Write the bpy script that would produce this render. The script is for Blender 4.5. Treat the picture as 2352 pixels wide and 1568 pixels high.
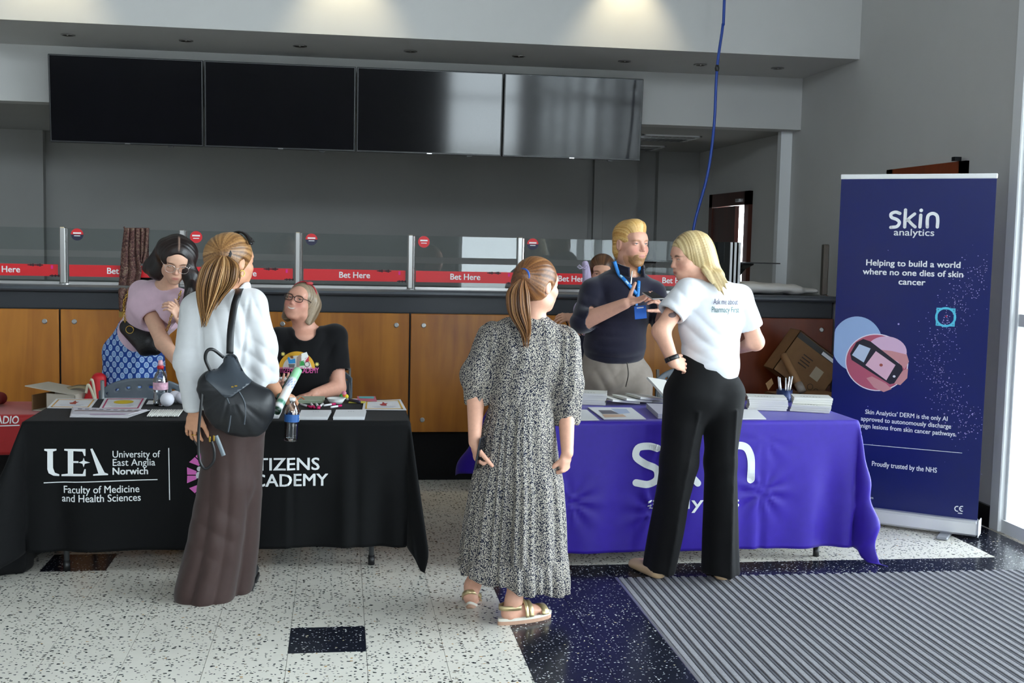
import bpy, bmesh, math, random
import numpy as np
from mathutils import Vector, Matrix
random.seed(7); rng = np.random.RandomState(7)
for o in list(bpy.data.objects): bpy.data.objects.remove(o)
scene = bpy.context.scene
COL = scene.collection
# ------------------------------------------------------------------ camera
# world: X to the right along the counter, Y into the room towards the counter, Z up; camera stands at the origin
FPX, CX, CY, EYE = 2700.0, 1176.0, 784.0, 1.65
YAW, PITCH, ROLL = math.radians(8.4), math.radians(4.95), math.radians(1.25)
fw = np.array([math.sin(YAW)*math.cos(PITCH), math.cos(YAW)*math.cos(PITCH), -math.sin(PITCH)])
r0 = np.array([math.cos(YAW), -math.sin(YAW), 0.0]); d0 = np.cross(fw, r0)
rt = math.cos(ROLL)*r0 - math.sin(ROLL)*d0
dn = math.sin(ROLL)*r0 + math.cos(ROLL)*d0
cam = bpy.data.cameras.new('camera'); cam_o = bpy.data.objects.new('camera', cam); COL.objects.link(cam_o)
m = Matrix(((rt[0], -dn[0], -fw[0], 0), (rt[1], -dn[1], -fw[1], 0), (rt[2], -dn[2], -fw[2], EYE), (0, 0, 0, 1)))
cam_o.matrix_world = m
cam.sensor_fit = 'HORIZONTAL'; cam.sensor_width = 36.0; cam.lens = 36.0*FPX/2352.0
cam.clip_start = 0.05; cam.clip_end = 200
scene.camera = cam_o
def P(px, py, Y):
    "the point of the place that stands at depth Y behind photograph position (px, py)"
    v = fw + rt*(px-CX)/FPX + dn*(py-CY)/FPX
    return np.array([0, 0, EYE]) + v*(Y/v[1])
def PZ(px, py, z):
    v = fw + rt*(px-CX)/FPX + dn*(py-CY)/FPX
    return np.array([0, 0, EYE]) + v*((z-EYE)/v[2])
# ------------------------------------------------------------------ world, lights, exposure
def srgb(h):
    h = h.lstrip('#'); c = [int(h[i:i+2], 16)/255 for i in (0, 2, 4)]
    return tuple((x/12.92 if x <= .04045 else ((x+.055)/1.055)**2.4) for x in c)
w = bpy.data.worlds.new('overcast_sky'); scene.world = w; w.use_nodes = True
bg = w.node_tree.nodes['Background']; bg.inputs[0].default_value = (0.86, 0.93, 1.0, 1); bg.inputs[1].default_value = 7.0
scene.view_settings.view_transform = 'Standard'; scene.view_settings.look = 'None'
scene.view_settings.gamma = 1.0; scene.view_settings.use_curve_mapping = False
scene.view_settings.exposure = 1.05
def portal(loc, rot, sx, sy):
    l = bpy.data.lights.new('window_portal', 'AREA'); l.shape = 'RECTANGLE'; l.size = sx; l.size_y = sy
    l.cycles.is_portal = True
    o = bpy.data.objects.new('window_portal', l); COL.objects.link(o); o.location = loc; o.rotation_euler = rot
portal((3.95, 0.2, 1.9), (0, math.radians(90), 0), 3.6, 12.2)      # daylight through the right window wall
portal((2.95, -5.95, 1.9), (math.radians(90), 0, 0), 1.5, 3.4); portal((-2.6, -5.95, 4.3), (math.radians(90), 0, 0), 9.4, 1.2)    # glazing behind the camera
for x in (-2.0, 0.02, 2.05):                                       # warm downlights washing the upper fascia
    l = bpy.data.lights.new('ceiling_spot', 'SPOT'); l.energy = 20; l.color = (1.0, .86, .55)
    l.spot_size = math.radians(74); l.spot_blend = .8; l.shadow_soft_size = .03
    o = bpy.data.objects.new('ceiling_spot', l); COL.objects.link(o); o.location = (x, 8.28, 3.86); o.rotation_euler = (math.radians(10), 0, 0)
# ------------------------------------------------------------------ materials
MATS = {}
def newmat(name):
    m = bpy.data.materials.new(name); m.use_nodes = True; nt = m.node_tree
    return m, nt, nt.nodes['Principled BSDF']
def N(nt, t, **k):
    n = nt.nodes.new(t)
    for a, b in k.items():
        if a.startswith('i_'):
            key = a[2:]; n.inputs[int(key) if key.isdigit() else key].default_value = b
        else: setattr(n, a, b)
    return n
def C4(c): return (c[0], c[1], c[2], 1) if not isinstance(c, str) else (*srgb(c), 1)
def mat(name, color, rough=.5, metal=0., noise=0., nscale=20., bump=0., bscale=200., attr=False, spec=.5, coat=0., sheen=0., stretch=None):
    "plain procedural material: colour (or the mesh's own colour attribute) with a little noise and fine relief"
    if name in MATS: return MATS[name]
    m, nt, b = newmat(name); L = nt.links.new
    b.inputs['Roughness'].default_value = rough; b.inputs['Metallic'].default_value = metal
    b.inputs['Specular IOR Level'].default_value = spec
    b.inputs['Coat Weight'].default_value = coat
    if sheen: b.inputs['Sheen Weight'].default_value = sheen
    tc = N(nt, 'ShaderNodeTexCoord'); vec = tc.outputs['Object']
    if stretch:
        mp = N(nt, 'ShaderNodeMapping'); mp.inputs['Scale'].default_value = stretch; L(vec, mp.inputs[0]); vec = mp.outputs[0]
    if attr:
        a = N(nt, 'ShaderNodeAttribute', attribute_name='Col'); src = a.outputs['Color']
    else:
        rgb = N(nt, 'ShaderNodeRGB'); rgb.outputs[0].default_value = C4(color); src = rgb.outputs[0]
    if noise:
        n = N(nt, 'ShaderNodeTexNoise', i_Scale=nscale, i_Detail=4.); L(vec, n.inputs['Vector'])
        mr = N(nt, 'ShaderNodeMapRange'); mr.inputs[3].default_value = 1-noise; mr.inputs[4].default_value = 1+noise
        mr.inputs[1].default_value = .25; mr.inputs[2].default_value = .75
        L(n.outputs[0], mr.inputs[0])
        mx = N(nt, 'ShaderNodeMix', data_type='RGBA', blend_type='MULTIPLY'); mx.inputs[0].default_value = 1
        L(src, mx.inputs[6]); L(mr.outputs[0], mx.inputs[7]); src = mx.outputs[2]
    L(src, b.inputs['Base Color'])
    if bump:
        n2 = N(nt, 'ShaderNodeTexNoise', i_Scale=bscale, i_Detail=3.); L(vec, n2.inputs['Vector'])
        bp = N(nt, 'ShaderNodeBump', i_Strength=bump, i_Distance=.01); L(n2.outputs[0], bp.inputs['Height']); L(bp.outputs[0], b.inputs['Normal'])
    MATS[name] = m
    return m
def terrazzo(name, base, chips, scale, thr, rough, base2):
    m, nt, b = newmat(name); L = nt.links.new
    g = N(nt, 'ShaderNodeNewGeometry')
    wn = N(nt, 'ShaderNodeTexNoise', i_Scale=45., i_Detail=2.); L(g.outputs['Position'], wn.inputs['Vector'])
    ad = N(nt, 'ShaderNodeMix', data_type='VECTOR'); ad.inputs[0].default_value = .02
    L(g.outputs['Position'], ad.inputs[4]); L(wn.outputs['Color'], ad.inputs[5])
    nz = N(nt, 'ShaderNodeTexNoise', i_Scale=9., i_Detail=5.); L(g.outputs['Position'], nz.inputs['Vector'])
    mx0 = N(nt, 'ShaderNodeMix', data_type='RGBA'); mx0.inputs[6].default_value = C4(base); mx0.inputs[7].default_value = C4(base2)
    L(nz.outputs[0], mx0.inputs[0]); src = mx0.outputs[2]
    for i, (c, sc, th, keep) in enumerate(chips):
        mp = N(nt, 'ShaderNodeMapping'); mp.inputs['Location'].default_value = (i*3.1, i*1.7, .37); L(ad.outputs[1], mp.inputs[0])
        mp.inputs['Scale'].default_value = (1, 1.25, 1)
        v = N(nt, 'ShaderNodeTexVoronoi', i_Scale=sc); L(mp.outputs[0], v.inputs['Vector'])
        lt = N(nt, 'ShaderNodeMath', operation='LESS_THAN'); lt.inputs[1].default_value = th; L(v.outputs['Distance'], lt.inputs[0])
        sp = N(nt, 'ShaderNodeSeparateColor'); L(v.outputs['Color'], sp.inputs[0])
        l2 = N(nt, 'ShaderNodeMath', operation='LESS_THAN'); l2.inputs[1].default_value = keep; L(sp.outputs[0], l2.inputs[0])
        mu = N(nt, 'ShaderNodeMath', operation='MULTIPLY'); L(lt.outputs[0], mu.inputs[0]); L(l2.outputs[0], mu.inputs[1])
        mx = N(nt, 'ShaderNodeMix', data_type='RGBA'); mx.inputs[7].default_value = C4(c); L(mu.outputs[0], mx.inputs[0]); L(src, mx.inputs[6]); src = mx.outputs[2]
    L(src, b.inputs['Base Color']); b.inputs['Roughness'].default_value = rough; b.inputs['Specular IOR Level'].default_value = .2
    MATS[name] = m; return m
def wood(name, c1, c2, rough=.35, axis='Z', seed=0.):
    if name in MATS: return MATS[name]
    m, nt, b = newmat(name); L = nt.links.new
    g = N(nt, 'ShaderNodeNewGeometry'); mp = N(nt, 'ShaderNodeMapping'); L(g.outputs['Position'], mp.inputs[0])
    mp.inputs['Scale'].default_value = (9, 9, .9) if axis == 'Z' else (1.2, 12, 12)
    mp.inputs['Location'].default_value = (seed, 0, 0)
    n1 = N(nt, 'ShaderNodeTexNoise', i_Scale=1.0, i_Detail=6., i_Distortion=1.2); L(mp.outputs[0], n1.inputs['Vector'])
    mp2 = N(nt, 'ShaderNodeMapping'); L(g.outputs['Position'], mp2.inputs[0]); mp2.inputs['Scale'].default_value = (1.6, 1.6, 1.2)
    n2 = N(nt, 'ShaderNodeTexNoise', i_Scale=1.5, i_Detail=3.); L(mp2.outputs[0], n2.inputs['Vector'])
    av = N(nt, 'ShaderNodeMath', operation='MULTIPLY_ADD'); av.inputs[1].default_value = .55; L(n1.outputs[0], av.inputs[0])
    a2 = N(nt, 'ShaderNodeMath', operation='MULTIPLY'); a2.inputs[1].default_value = .45; L(n2.outputs[0], a2.inputs[0]); L(a2.outputs[0], av.inputs[2])
    cr = N(nt, 'ShaderNodeValToRGB'); cr.color_ramp.elements[0].position = .3; cr.color_ramp.elements[1].position = .7
    cr.color_ramp.elements[0].color = C4(c1); cr.color_ramp.elements[1].color = C4(c2)
    L(av.outputs[0], cr.inputs[0]); L(cr.outputs[0], b.inputs['Base Color']); b.inputs['Roughness'].default_value = rough
    MATS[name] = m; return m
def glass(name, tint=(1, 1, 1), refl=1.0):
    if name in MATS: return MATS[name]
    m, nt, b = newmat(name); L = nt.links.new; nt.nodes.remove(b)
    out = nt.nodes['Material Output']
    tr = N(nt, 'ShaderNodeBsdfTransparent'); tr.inputs[0].default_value = (*tint, 1)
    gl = N(nt, 'ShaderNodeBsdfGlossy'); gl.inputs['Roughness'].default_value = .0
    fr = N(nt, 'ShaderNodeFresnel'); fr.inputs[0].default_value = 1.5
    mu = N(nt, 'ShaderNodeMath', operation='MULTIPLY'); mu.inputs[1].default_value = refl; L(fr.outputs[0], mu.inputs[0])
    mx = N(nt, 'ShaderNodeMixShader'); L(mu.outputs[0], mx.inputs[0]); L(tr.outputs[0], mx.inputs[1]); L(gl.outputs[0], mx.inputs[2])
    L(mx.outputs[0], out.inputs[0]); MATS[name] = m; return m
# ------------------------------------------------------------------ objects
def tag(o, label=None, cat=None, group=None, kind=None):
    if label: o['label'] = label
    if cat: o['category'] = cat
    if group: o['group'] = group
    if kind: o['kind'] = kind
    return o
def empty(name, loc, label=None, cat=None, group=None, rz=0.):
    o = bpy.data.objects.new(name, None); COL.objects.link(o); o.location = tuple(loc); o.rotation_euler = (0, 0, rz)
    o.empty_display_size = .05
    return tag(o, label, cat, group)
def wloc(o):
    v = np.zeros(3)
    while o is not None: v += np.array(o.location); o = o.parent
    return v
def mesh_from(name, V, F, mats, smooth=False, col=None, midx=None):
    V = np.asarray(V, dtype=np.float32).reshape(-1, 3)
    me = bpy.data.meshes.new(name)
    if isinstance(F, np.ndarray):
        n = len(F); k = F.shape[1]
        me.vertices.add(len(V)); me.vertices.foreach_set('co', V.ravel())
        me.loops.add(n*k); me.loops.foreach_set('vertex_index', F.astype(np.int32).ravel())
        me.polygons.add(n); me.polygons.foreach_set('loop_start', np.arange(0, n*k, k, dtype=np.int32))
        me.polygons.foreach_set('loop_total', np.full(n, k, dtype=np.int32))
        me.update(calc_edges=True)
    else:
        me.from_pydata([tuple(map(float, v)) for v in V], [], F); me.update()
    if smooth: me.polygons.foreach_set('use_smooth', np.ones(len(me.polygons), dtype=bool))
    for mm in (mats if isinstance(mats, (list, tuple)) else [mats]): me.materials.append(mm)
    if midx is not None: me.polygons.foreach_set('material_index', np.asarray(midx, dtype=np.int32))
    if col is not None:
        ca = me.color_attributes.new('Col', 'FLOAT_COLOR', 'POINT')
        c = np.ones((len(V), 4), dtype=np.float32); c[:, :3] = col; ca.data.foreach_set('color', c.ravel())
    return me
def obj(name, V, F, mats, parent=None, smooth=False, col=None, midx=None, local=False, kind=None):
    V = np.asarray(V, dtype=np.float64).reshape(-1, 3)
    if parent is not None and not local: V = V - wloc(parent)
    me = mesh_from(name, V, F, mats, smooth, col, midx)
    o = bpy.data.objects.new(name, me); COL.objects.link(o); o.parent = parent
    if kind: o['kind'] = kind
    return o
def copy_tree(o, parent=None):
    c = o.copy(); COL.objects.link(c); c.parent = parent
    for ch in list(o.children): copy_tree(ch, c)
    return c
class MB:
    "collects simple shapes into one mesh"
    def __init__(s): s.V = []; s.F = []; s.n = 0
    def add(s, V, F):
        V = np.asarray(V, float).reshape(-1, 3); s.V.append(V); s.F += [tuple(int(i)+s.n for i in f) for f in F]; s.n += len(V); return s
    def box(s, lo, hi, R=None, c=None, bev=0.):
        lo = np.array(lo, float); hi = np.array(hi, float)
        b = min(bev, *(abs(hi-lo)/2.01)) if bev else 0
        if b:
            V = []; 
            for ax in range(3):
                for sx in (0, 1):
                    for sy in (0, 1):
                        for sz in (0, 1):
                            q = [lo[i] if t == 0 else hi[i] for i, t in enumerate((sx, sy, sz))]
                            for i, t in enumerate((sx, sy, sz)):
                                if i != ax: q[i] += b if t == 0 else -b
                            V.append(q)
            V = np.array(V)
            I = lambda ax, x, y, z: ax*8+x*4+y*2+z
            F = []
            for ax in range(3):
                a1, a2 = [i for i in range(3) if i != ax]
                for t in (0, 1):
                    q = []
                    for u, v in ((0, 0), (1, 0), (1, 1), (0, 1)):
                        k = [0, 0, 0]; k[ax] = t; k[a1] = u; k[a2] = v; q.append(I(ax, *k))
                    F.append(q)
            for ax in range(3):           # edges along ax
                a1, a2 = [i for i in range(3) if i != ax]
                for u in (0, 1):
                    for v in (0, 1):
                        k0 = [0]*3; k1 = [0]*3; k0[a1] = k1[a1] = u; k0[a2] = k1[a2] = v; k0[ax] = 0; k1[ax] = 1
                        F.append([I(a1, *k0), I(a2, *k0), I(a2, *k1), I(a1, *k1)])
            for x in (0, 1):
                for y in (0, 1):
                    for z in (0, 1): F.append([I(0, x, y, z), I(1, x, y, z), I(2, x, y, z)])
            # consistent orientation
            ctr = (lo+hi)/2; FF = []
            for f in F:
                p = V[f]; nn = np.cross(p[1]-p[0], p[2]-p[0])
                FF.append(f if nn @ (p.mean(0)-ctr) > 0 else f[::-1])
            F = FF
        else:
            V = np.array([(x, y, z) for x in (lo[0], hi[0]) for y in (lo[1], hi[1]) for z in (lo[2], hi[2])])
            F = [(0, 1, 3, 2), (4, 6, 7, 5), (0, 4, 5, 1), (2, 3, 7, 6), (0, 2, 6, 4), (1, 5, 7, 3)]
        if R is not None:
            c = (lo+hi)/2 if c is None else np.array(c, float)
            V = (V-c) @ np.array(R).T + c
        return s.add(V, F)
    def tube(s, pts, r, n=8, cap=True, flat=1., up=(0, 0, 1)):
        V, F = tube_geo(pts, r, n, cap, flat, up); return s.add(V, F)
    def lathe(s, prof, c=(0, 0, 0), n=24, axis=None, cap=True):
        V = []; F = []
        for (r, z) in prof:
            for i in range(n):
                a = 2*math.pi*i/n; V.append((r*math.cos(a), r*math.sin(a), z))
        for j in range(len(prof)-1):
            for i in range(n): F.append((j*n+i, j*n+(i+1) % n, (j+1)*n+(i+1) % n, (j+1)*n+i))
        if cap: F.append(tuple(range(n))[::-1]); F.append(tuple(range((len(prof)-1)*n, len(prof)*n)))
        V = np.array(V)
        if axis is not None: V = V @ rot_to(axis).T
        return s.add(V+np.array(c), F)
    def sphere(s, c, r, n=16, R=None):
        r = np.array(r if hasattr(r, '__len__') else (r, r, r), float)
        V = [(0, 0, 1)]; F = []; m_ = n//2
        for j in range(1, m_):
            t = math.pi*j/m_
            for i in range(n): V.append((math.sin(t)*math.cos(2*math.pi*i/n), math.sin(t)*math.sin(2*math.pi*i/n), math.cos(t)))
        V.append((0, 0, -1)); V = np.array(V)*r
        for i in range(n): F.append((0, 1+i, 1+(i+1) % n))
        for j in range(m_-2):
            for i in range(n): F.append((1+j*n+i, 1+(j+1)*n+i, 1+(j+1)*n+(i+1) % n, 1+j*n+(i+1) % n))
        b = 1+(m_-2)*n
        for i in range(n): F.append((len(V)-1, b+(i+1) % n, b+i))
        if R is not None: V = V @ np.array(R).T
        return s.add(V+np.array(c), F)
    def poly(s, pts, thick, nrm):
        "flat outline (3-D points) given a thickness along nrm"
        p = np.asarray(pts, float); n = len(p); q = p+np.asarray(nrm, float)*thick
        F = [tuple(range(n))[::-1], tuple(range(n, 2*n))]+[(i, (i+1) % n, n+(i+1) % n, n+i) for i in range(n)]
        return s.add(np.vstack([p, q]), F)
    def build(s, name, mats, parent=None, smooth=False, local=False, col=None, kind=None):
        return obj(name, np.vstack(s.V), s.F, mats, parent, smooth, col=col, local=local, kind=kind)
def unit(v): v = np.asarray(v, float); return v/(np.linalg.norm(v)+1e-12)
def rot_to(ax):
    "rotation taking +Z to ax"
    z = unit(ax); x = np.cross((0, 0, 1), z)
    if np.linalg.norm(x) < 1e-6: return np.eye(3) if z[2] > 0 else np.diag([1., -1., -1.])
    x = unit(x); y = np.cross(z, x); return np.column_stack([x, y, z])
def rotz(a): c, s = math.cos(a), math.sin(a); return np.array([[c, -s, 0], [s, c, 0], [0, 0, 1.]])
def rotx(a): c, s = math.cos(a), math.sin(a); return np.array([[1., 0, 0], [0, c, -s], [0, s, c]])
def roty(a): c, s = math.cos(a), math.sin(a); return np.array([[c, 0, s], [0, 1., 0], [-s, 0, c]])
def spline(pts, n):
    "Catmull-Rom through pts, n samples"
    p = np.asarray(pts, float); p = np.vstack([2*p[0]-p[1], p, 2*p[-1]-p[-2]]); k = len(p)-3
    t = np.linspace(0, k-1e-9, n); i = t.astype(int); u = (t-i)[:, None]
    a, b, c, d = p[i], p[i+1], p[i+2], p[i+3]
    return .5*(2*b+(c-a)*u+(2*a-5*b+4*c-d)*u*u+(3*b-3*c+d-a)*u**3)
def tube_geo(pts, r, n=8, cap=True, flat=1., up=(0, 0, 1)):
    p = np.asarray(pts, float); k = len(p); r = np.broadcast_to(np.asarray(r, float), (k,))
    t = np.gradient(p, axis=0); t /= (np.linalg.norm(t, axis=1, keepdims=True)+1e-12)
    up = np.asarray(up, float); V = np.zeros((k, n, 3)); u = None
    for i in range(k):
        if u is None:
            u = np.cross(t[i], up)
            if np.linalg.norm(u) < .05: u = np.cross(t[i], (1, .3, 0))
        else: u = u-t[i]*(u@t[i])
        u = unit(u); v = np.cross(t[i], u)
        for j in range(n):
            a = 2*math.pi*j/n; V[i, j] = p[i]+r[i]*(math.cos(a)*u+flat*math.sin(a)*v)
    F = [(i*n+j, i*n+(j+1) % n, (i+1)*n+(j+1) % n, (i+1)*n+j) for i in range(k-1) for j in range(n)]
    if cap: F += [tuple(range(n))[::-1], tuple(range((k-1)*n, k*n))]
    return V.reshape(-1, 3), F
# ------------------------------------------------------------------ lettering
def text2d(s, size=1., bold=0., align='CENTER', spacing=1., shear=0.):
    cu = bpy.data.curves.new('t', 'FONT'); cu.body = s; cu.size = size; cu.align_x = align
    cu.space_character = spacing; cu.shear = shear; cu.resolution_u = 3
    o = bpy.data.objects.new('t', cu); COL.objects.link(o)
    dg = bpy.context.evaluated_depsgraph_get(); me = o.evaluated_get(dg).to_mesh()
    V = np.array([v.co[:] for v in me.vertices]).reshape(-1, 3)[:, :2]; F = [tuple(p.vertices) for p in me.polygons]
    o.evaluated_get(dg).to_mesh_clear(); bpy.data.objects.remove(o); bpy.data.curves.remove(cu)
    return V, F
def subdiv2d(V, F, step):
    "cut a flat mesh on a grid so that it can follow a curved surface"
    bm = bmesh.new(); vs = [bm.verts.new((v[0], v[1], 0)) for v in V]
    for f in F:
        try: bm.faces.new([vs[i] for i in f])
        except ValueError: pass
    V = np.asarray(V)
    for ax in (0, 1):
        lo, hi = V[:, ax].min(), V[:, ax].max()
        x = lo+step
        while x < hi:
            co = [0, 0, 0]; no = [0, 0, 0]; co[ax] = x; no[ax] = 1
            bmesh.ops.bisect_plane(bm, geom=bm.verts[:]+bm.edges[:]+bm.faces[:], plane_co=co, plane_no=no); x += step
    bm.verts.index_update()
    V2 = np.array([v.co[:2] for v in bm.verts]); F2 = [tuple(v.index for v in f.verts) for f in bm.faces]; bm.free()
    return V2, F2
class Print:
    "gathers flat print (letters, marks) in surface coordinates, then lays it on a surface"
    def __init__(s): s.parts = []
    def text(s, body, x, y, size, bold=0., align='CENTER', spacing=1., width=None, shear=0.):
        V, F = text2d(body, size, 0., align, spacing, shear); d = bold*size
        if width:
            w_ = V[:, 0].max()-V[:, 0].min(); V[:, 0] *= (width-2*d)/w_
        for n, (k, j) in enumerate(((-1, -.6), (1, -.6), (-1, .6), (1, .6), (0, 0)) if bold else ((0, 0),)):   # heavier strokes: the letters laid over each other
            s.parts.append((V+np.array([x+k*d, y+j*d]), F, .00012*n))
        return s
    def poly(s, pts): s.parts.append((np.array(pts, float), [tuple(range(len(pts)))])); return s
    def rect(s, x0, y0, x1, y1): return s.poly([(x0, y0), (x1, y0), (x1, y1), (x0, y1)])
    def disc(s, x, y, r, ry=None, n=28, a0=0., a1=2*math.pi):
        ry = ry or r; full = abs(a1-a0-2*math.pi) < 1e-6
        t = np.linspace(a0, a1, n, endpoint=not full)
        return s.poly(np.column_stack([x+r*np.cos(t), y+ry*np.sin(t)]))
    def ring(s, x, y, r, w_, n=28, a0=0., a1=2*math.pi, ry=None):
        ry = ry or r; t = np.linspace(a0, a1, n)
        o = np.column_stack([x+r*np.cos(t), y+ry*np.sin(t)]); i = np.column_stack([x+(r-w_)*np.cos(t), y+(ry-w_)*np.sin(t)])
        s.parts.append((np.vstack([o, i]), [(k, k+1, n+k+1, n+k) for k in range(n-1)])); return s
    def stroke(s, pts, w_):
        p = np.asarray(pts, float); t = np.gradient(p, axis=0); nrm = np.column_stack([-t[:, 1], t[:, 0]]); nrm /= np.linalg.norm(nrm, axis=1, keepdims=True)
        n = len(p); w_ = np.broadcast_to(np.asarray(w_, float), (n,))[:, None]/2
        s.parts.append((np.vstack([p+nrm*w_, p-nrm*w_]), [(k, k+1, n+k+1, n+k) for k in range(n-1)])); return s
    def lay(s, name, fn, material, parent, step=None):
        V = []; F = []; n = 0
        for part in s.parts:
            v, f = part[0], part[1]; up = part[2] if len(part) > 2 else 0.
            if step: v, f = subdiv2d(v, f, step)
            q = np.array([fn(a, b) for a, b in v])
            if up:                                           # a hair above the print below it
                e_ = .002; a, b = v[:, 0].mean(), v[:, 1].mean(); p0 = np.array(fn(a, b)); nn = np.cross(np.array(fn(a+e_, b))-p0, np.array(fn(a, b+e_))-p0); q = q+unit(nn)*up
            V.append(q); F += [tuple(i+n for i in g) for g in f]; n += len(v)
        return obj(name, np.vstack(V), F, material, parent)
# ------------------------------------------------------------------ the setting
paint = mat('wall_paint', (.56, .556, .545), .75, noise=.02, nscale=3)
paint_d = mat('dimmed_wall_paint', (.36, .36, .35), .8, noise=.02, nscale=3)  # same wall paint; the back room's dimness is put into this darker colour
white_p = mat('white_frame_paint', (.80, .81, .82), .4)
tz_light = terrazzo('light_terrazzo', '#e2ded3', [('#23272c', 40, .27, .50), ('#3b4046', 62, .30, .42), ('#8a8375', 45, .26, .16), ('#b08a55', 30, .16, .10)], 60, .3, .22, '#d3cfc6')
tz_dark = terrazzo('dark_terrazzo', '#171a24', [('#d9d9d4', 48, .20, .42), ('#a8a8aa', 75, .23, .45), ('#d8c8a0', 34, .14, .2)], 90, .3, .2, '#1f222e')
grout = mat('tile_grout', '#b9b5ab', .8)
grout_d = mat('dark_grout', '#3a3a3c', .8)
def structure(name, mb, m_, **k): o = mb.build(name, m_, **k); o['kind'] = 'structure'; return o
floor = structure('floor', MB().box((-8, -6, -.12), (5, 12.7, -.016)), tz_light)
T = .309; X0, Y0 = -.190, 5.53
gap = .0009
def tile_mesh(sx, sy, m_):
    mb = MB().box((0, 0, -.016), (sx, sy, 0)); return mesh_from('floor_tile', np.vstack(mb.V), mb.F, m_)
me_light = tile_mesh(T-2*gap, T-2*gap, tz_light); me_dark = tile_mesh(T-2*gap, T-2*gap, tz_dark)
me_band = tile_mesh(T-2*gap, .225-2*gap, tz_dark); me_back = tile_mesh(T-2*gap, 5.839-5.775-2*gap, tz_light)
def put_tile(me, x, y):
    o = bpy.data.objects.new('floor_tile', me); COL.objects.link(o); o.parent = floor; o.location = (x+gap, y+gap, 0)
for i in range(-8, 13):
    x = X0+T*i
    for j in range(-5, 8):
        y = Y0+T*j
        if x > .73:                                      # right of the dark strip
            if x < 1.35 and j < 0: put_tile(me_dark, x, y)
            elif j == 0 and x < 3.45: put_tile(me_back, x, 5.775)
            elif j > 0 and x < 3.45: put_tile(me_light, x, y)
            elif j > 0 : put_tile(me_dark, x, y)
        else:
            dk = (i == 0 and j == -3) or (i == -4 and j == 1)
            put_tile(me_dark if dk else me_light, x, y)
    if x > .73: put_tile(me_band, x, 5.55)
structure('floor_dark_border', MB().box((3.515, 5.775, -.016), (3.86, 5.838, 0)).box((.738, 5.531, -.016), (3.86, 5.549, 0)).box((3.515, 8.0, -.016), (3.86, 8.4, 0)), tz_dark, parent=floor)
structure('floor_dark_unseen', MB().box((-8, -6, -.016), (1.34, 2.4, -.008)), mat('reflection_darkener', (.03, .032, .036), .9, noise=.2, nscale=80), parent=floor)  # unseen dark floor added behind the camera so the wall screens reflect dark
structure('ceiling', MB().box((-8, -6, 5.0), (4.06, 8.54, 5.2)), paint)
structure('wall_bulkhead', MB().box((-8, 8.54, 3.06), (3.86, 9.64, 5.2)), paint)
structure('wall_fascia', MB().box((-8, 9.64, 2.63), (3.86, 9.85, 3.06)), paint)
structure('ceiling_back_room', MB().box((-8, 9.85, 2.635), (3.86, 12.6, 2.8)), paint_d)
structure('wall_right', MB().box((3.86, 6.38, 0), (4.06, 10.75, 5.2)).box((3.86, 10.75, 2.16), (4.06, 11.96, 5.2)).box((3.86, 11.96, 0), (4.06, 12.7, 5.2)).box((3.86, -6.2, 3.95), (4.06, 6.38, 5.2)), paint)
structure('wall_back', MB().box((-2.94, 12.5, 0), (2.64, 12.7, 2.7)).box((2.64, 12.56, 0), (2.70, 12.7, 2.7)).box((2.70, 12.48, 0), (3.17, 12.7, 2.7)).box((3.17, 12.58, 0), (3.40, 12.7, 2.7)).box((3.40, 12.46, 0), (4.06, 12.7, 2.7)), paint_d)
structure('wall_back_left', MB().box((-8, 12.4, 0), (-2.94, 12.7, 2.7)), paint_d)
structure('wall_left', MB().box((-8.2, -6, 0), (-8, 12.7, 5.2)), paint)
structure('wall_front', MB().box((-8, -6.2, 0), (2.2, -6, 3.7)).box((-8, -6.2, 4.9), (2.2, -6, 5.2)).box((-8, -6.2, 3.7), (-7.3, -6, 4.9)).box((2.1, -6.2, 3.7), (2.2, -6, 4.9)).box((2.2, -6.2, 3.6), (4.06, -6, 5.2)).box((2.2, -6.2, 0), (4.06, -6, .15)).box((3.7, -6.2, 0), (4.06, -6, 5.2)), mat('darkened_unseen_wall', (.10, .095, .09), .8))  # unseen wall, coloured dark to darken what the left screens reflect
structure('trim_1', MB().box((3.76, 9.82, 1.0), (3.86, 9.90, 2.63)), white_p)
# wall hatch outlined on the pilaster of the back wall
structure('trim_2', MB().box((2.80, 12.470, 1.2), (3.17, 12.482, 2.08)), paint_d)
skirt = mat('dark_skirting', '#15171b', .25)
structure('baseboard_right', MB().box((3.84, 6.40, 0), (3.865, 8.0, .13)), skirt)
# windows: right wall (towards the camera) and behind the camera
wglass = glass('window_glass', (.95, .98, .98), .8)
wi = 1
def window(y0, y1):
    global wi
    e = empty('window_%d' % wi, (3.93, (y0+y1)/2, 0)); e['kind'] = 'structure'; wi += 1
    f = MB()
    f.box((3.86, y0, 0), (4.0, y1, .075)).box((3.86, y0, 3.75), (4.0, y1, 3.95))
    f.build('sill', white_p, e)
    for yy in (y0, y1-.055):
        MB().box((3.87, yy, .075), (3.98, yy+.055, 3.75), bev=.004).build('mullion', white_p, e)
    for z0, z1 in ((1.215, 1.285), (2.60, 2.67)):
        MB().box((3.88, y0+.055, z0), (3.97, y1-.055, z1)).build('transom', white_p, e)
    for z0, z1 in ((.075, 1.215), (1.285, 2.60), (2.67, 3.75)):
        MB().box((3.922, y0+.05, z0), (3.928, y1-.05, z1)).build('pane', wglass, e)
yy = 6.33
for k in range(9): window(yy-1.36, yy); yy -= 1.36
structure('trim_3', MB().box((3.84, 6.30, 0), (4.0, 6.40, 3.95), bev=.006), white_p)
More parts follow.
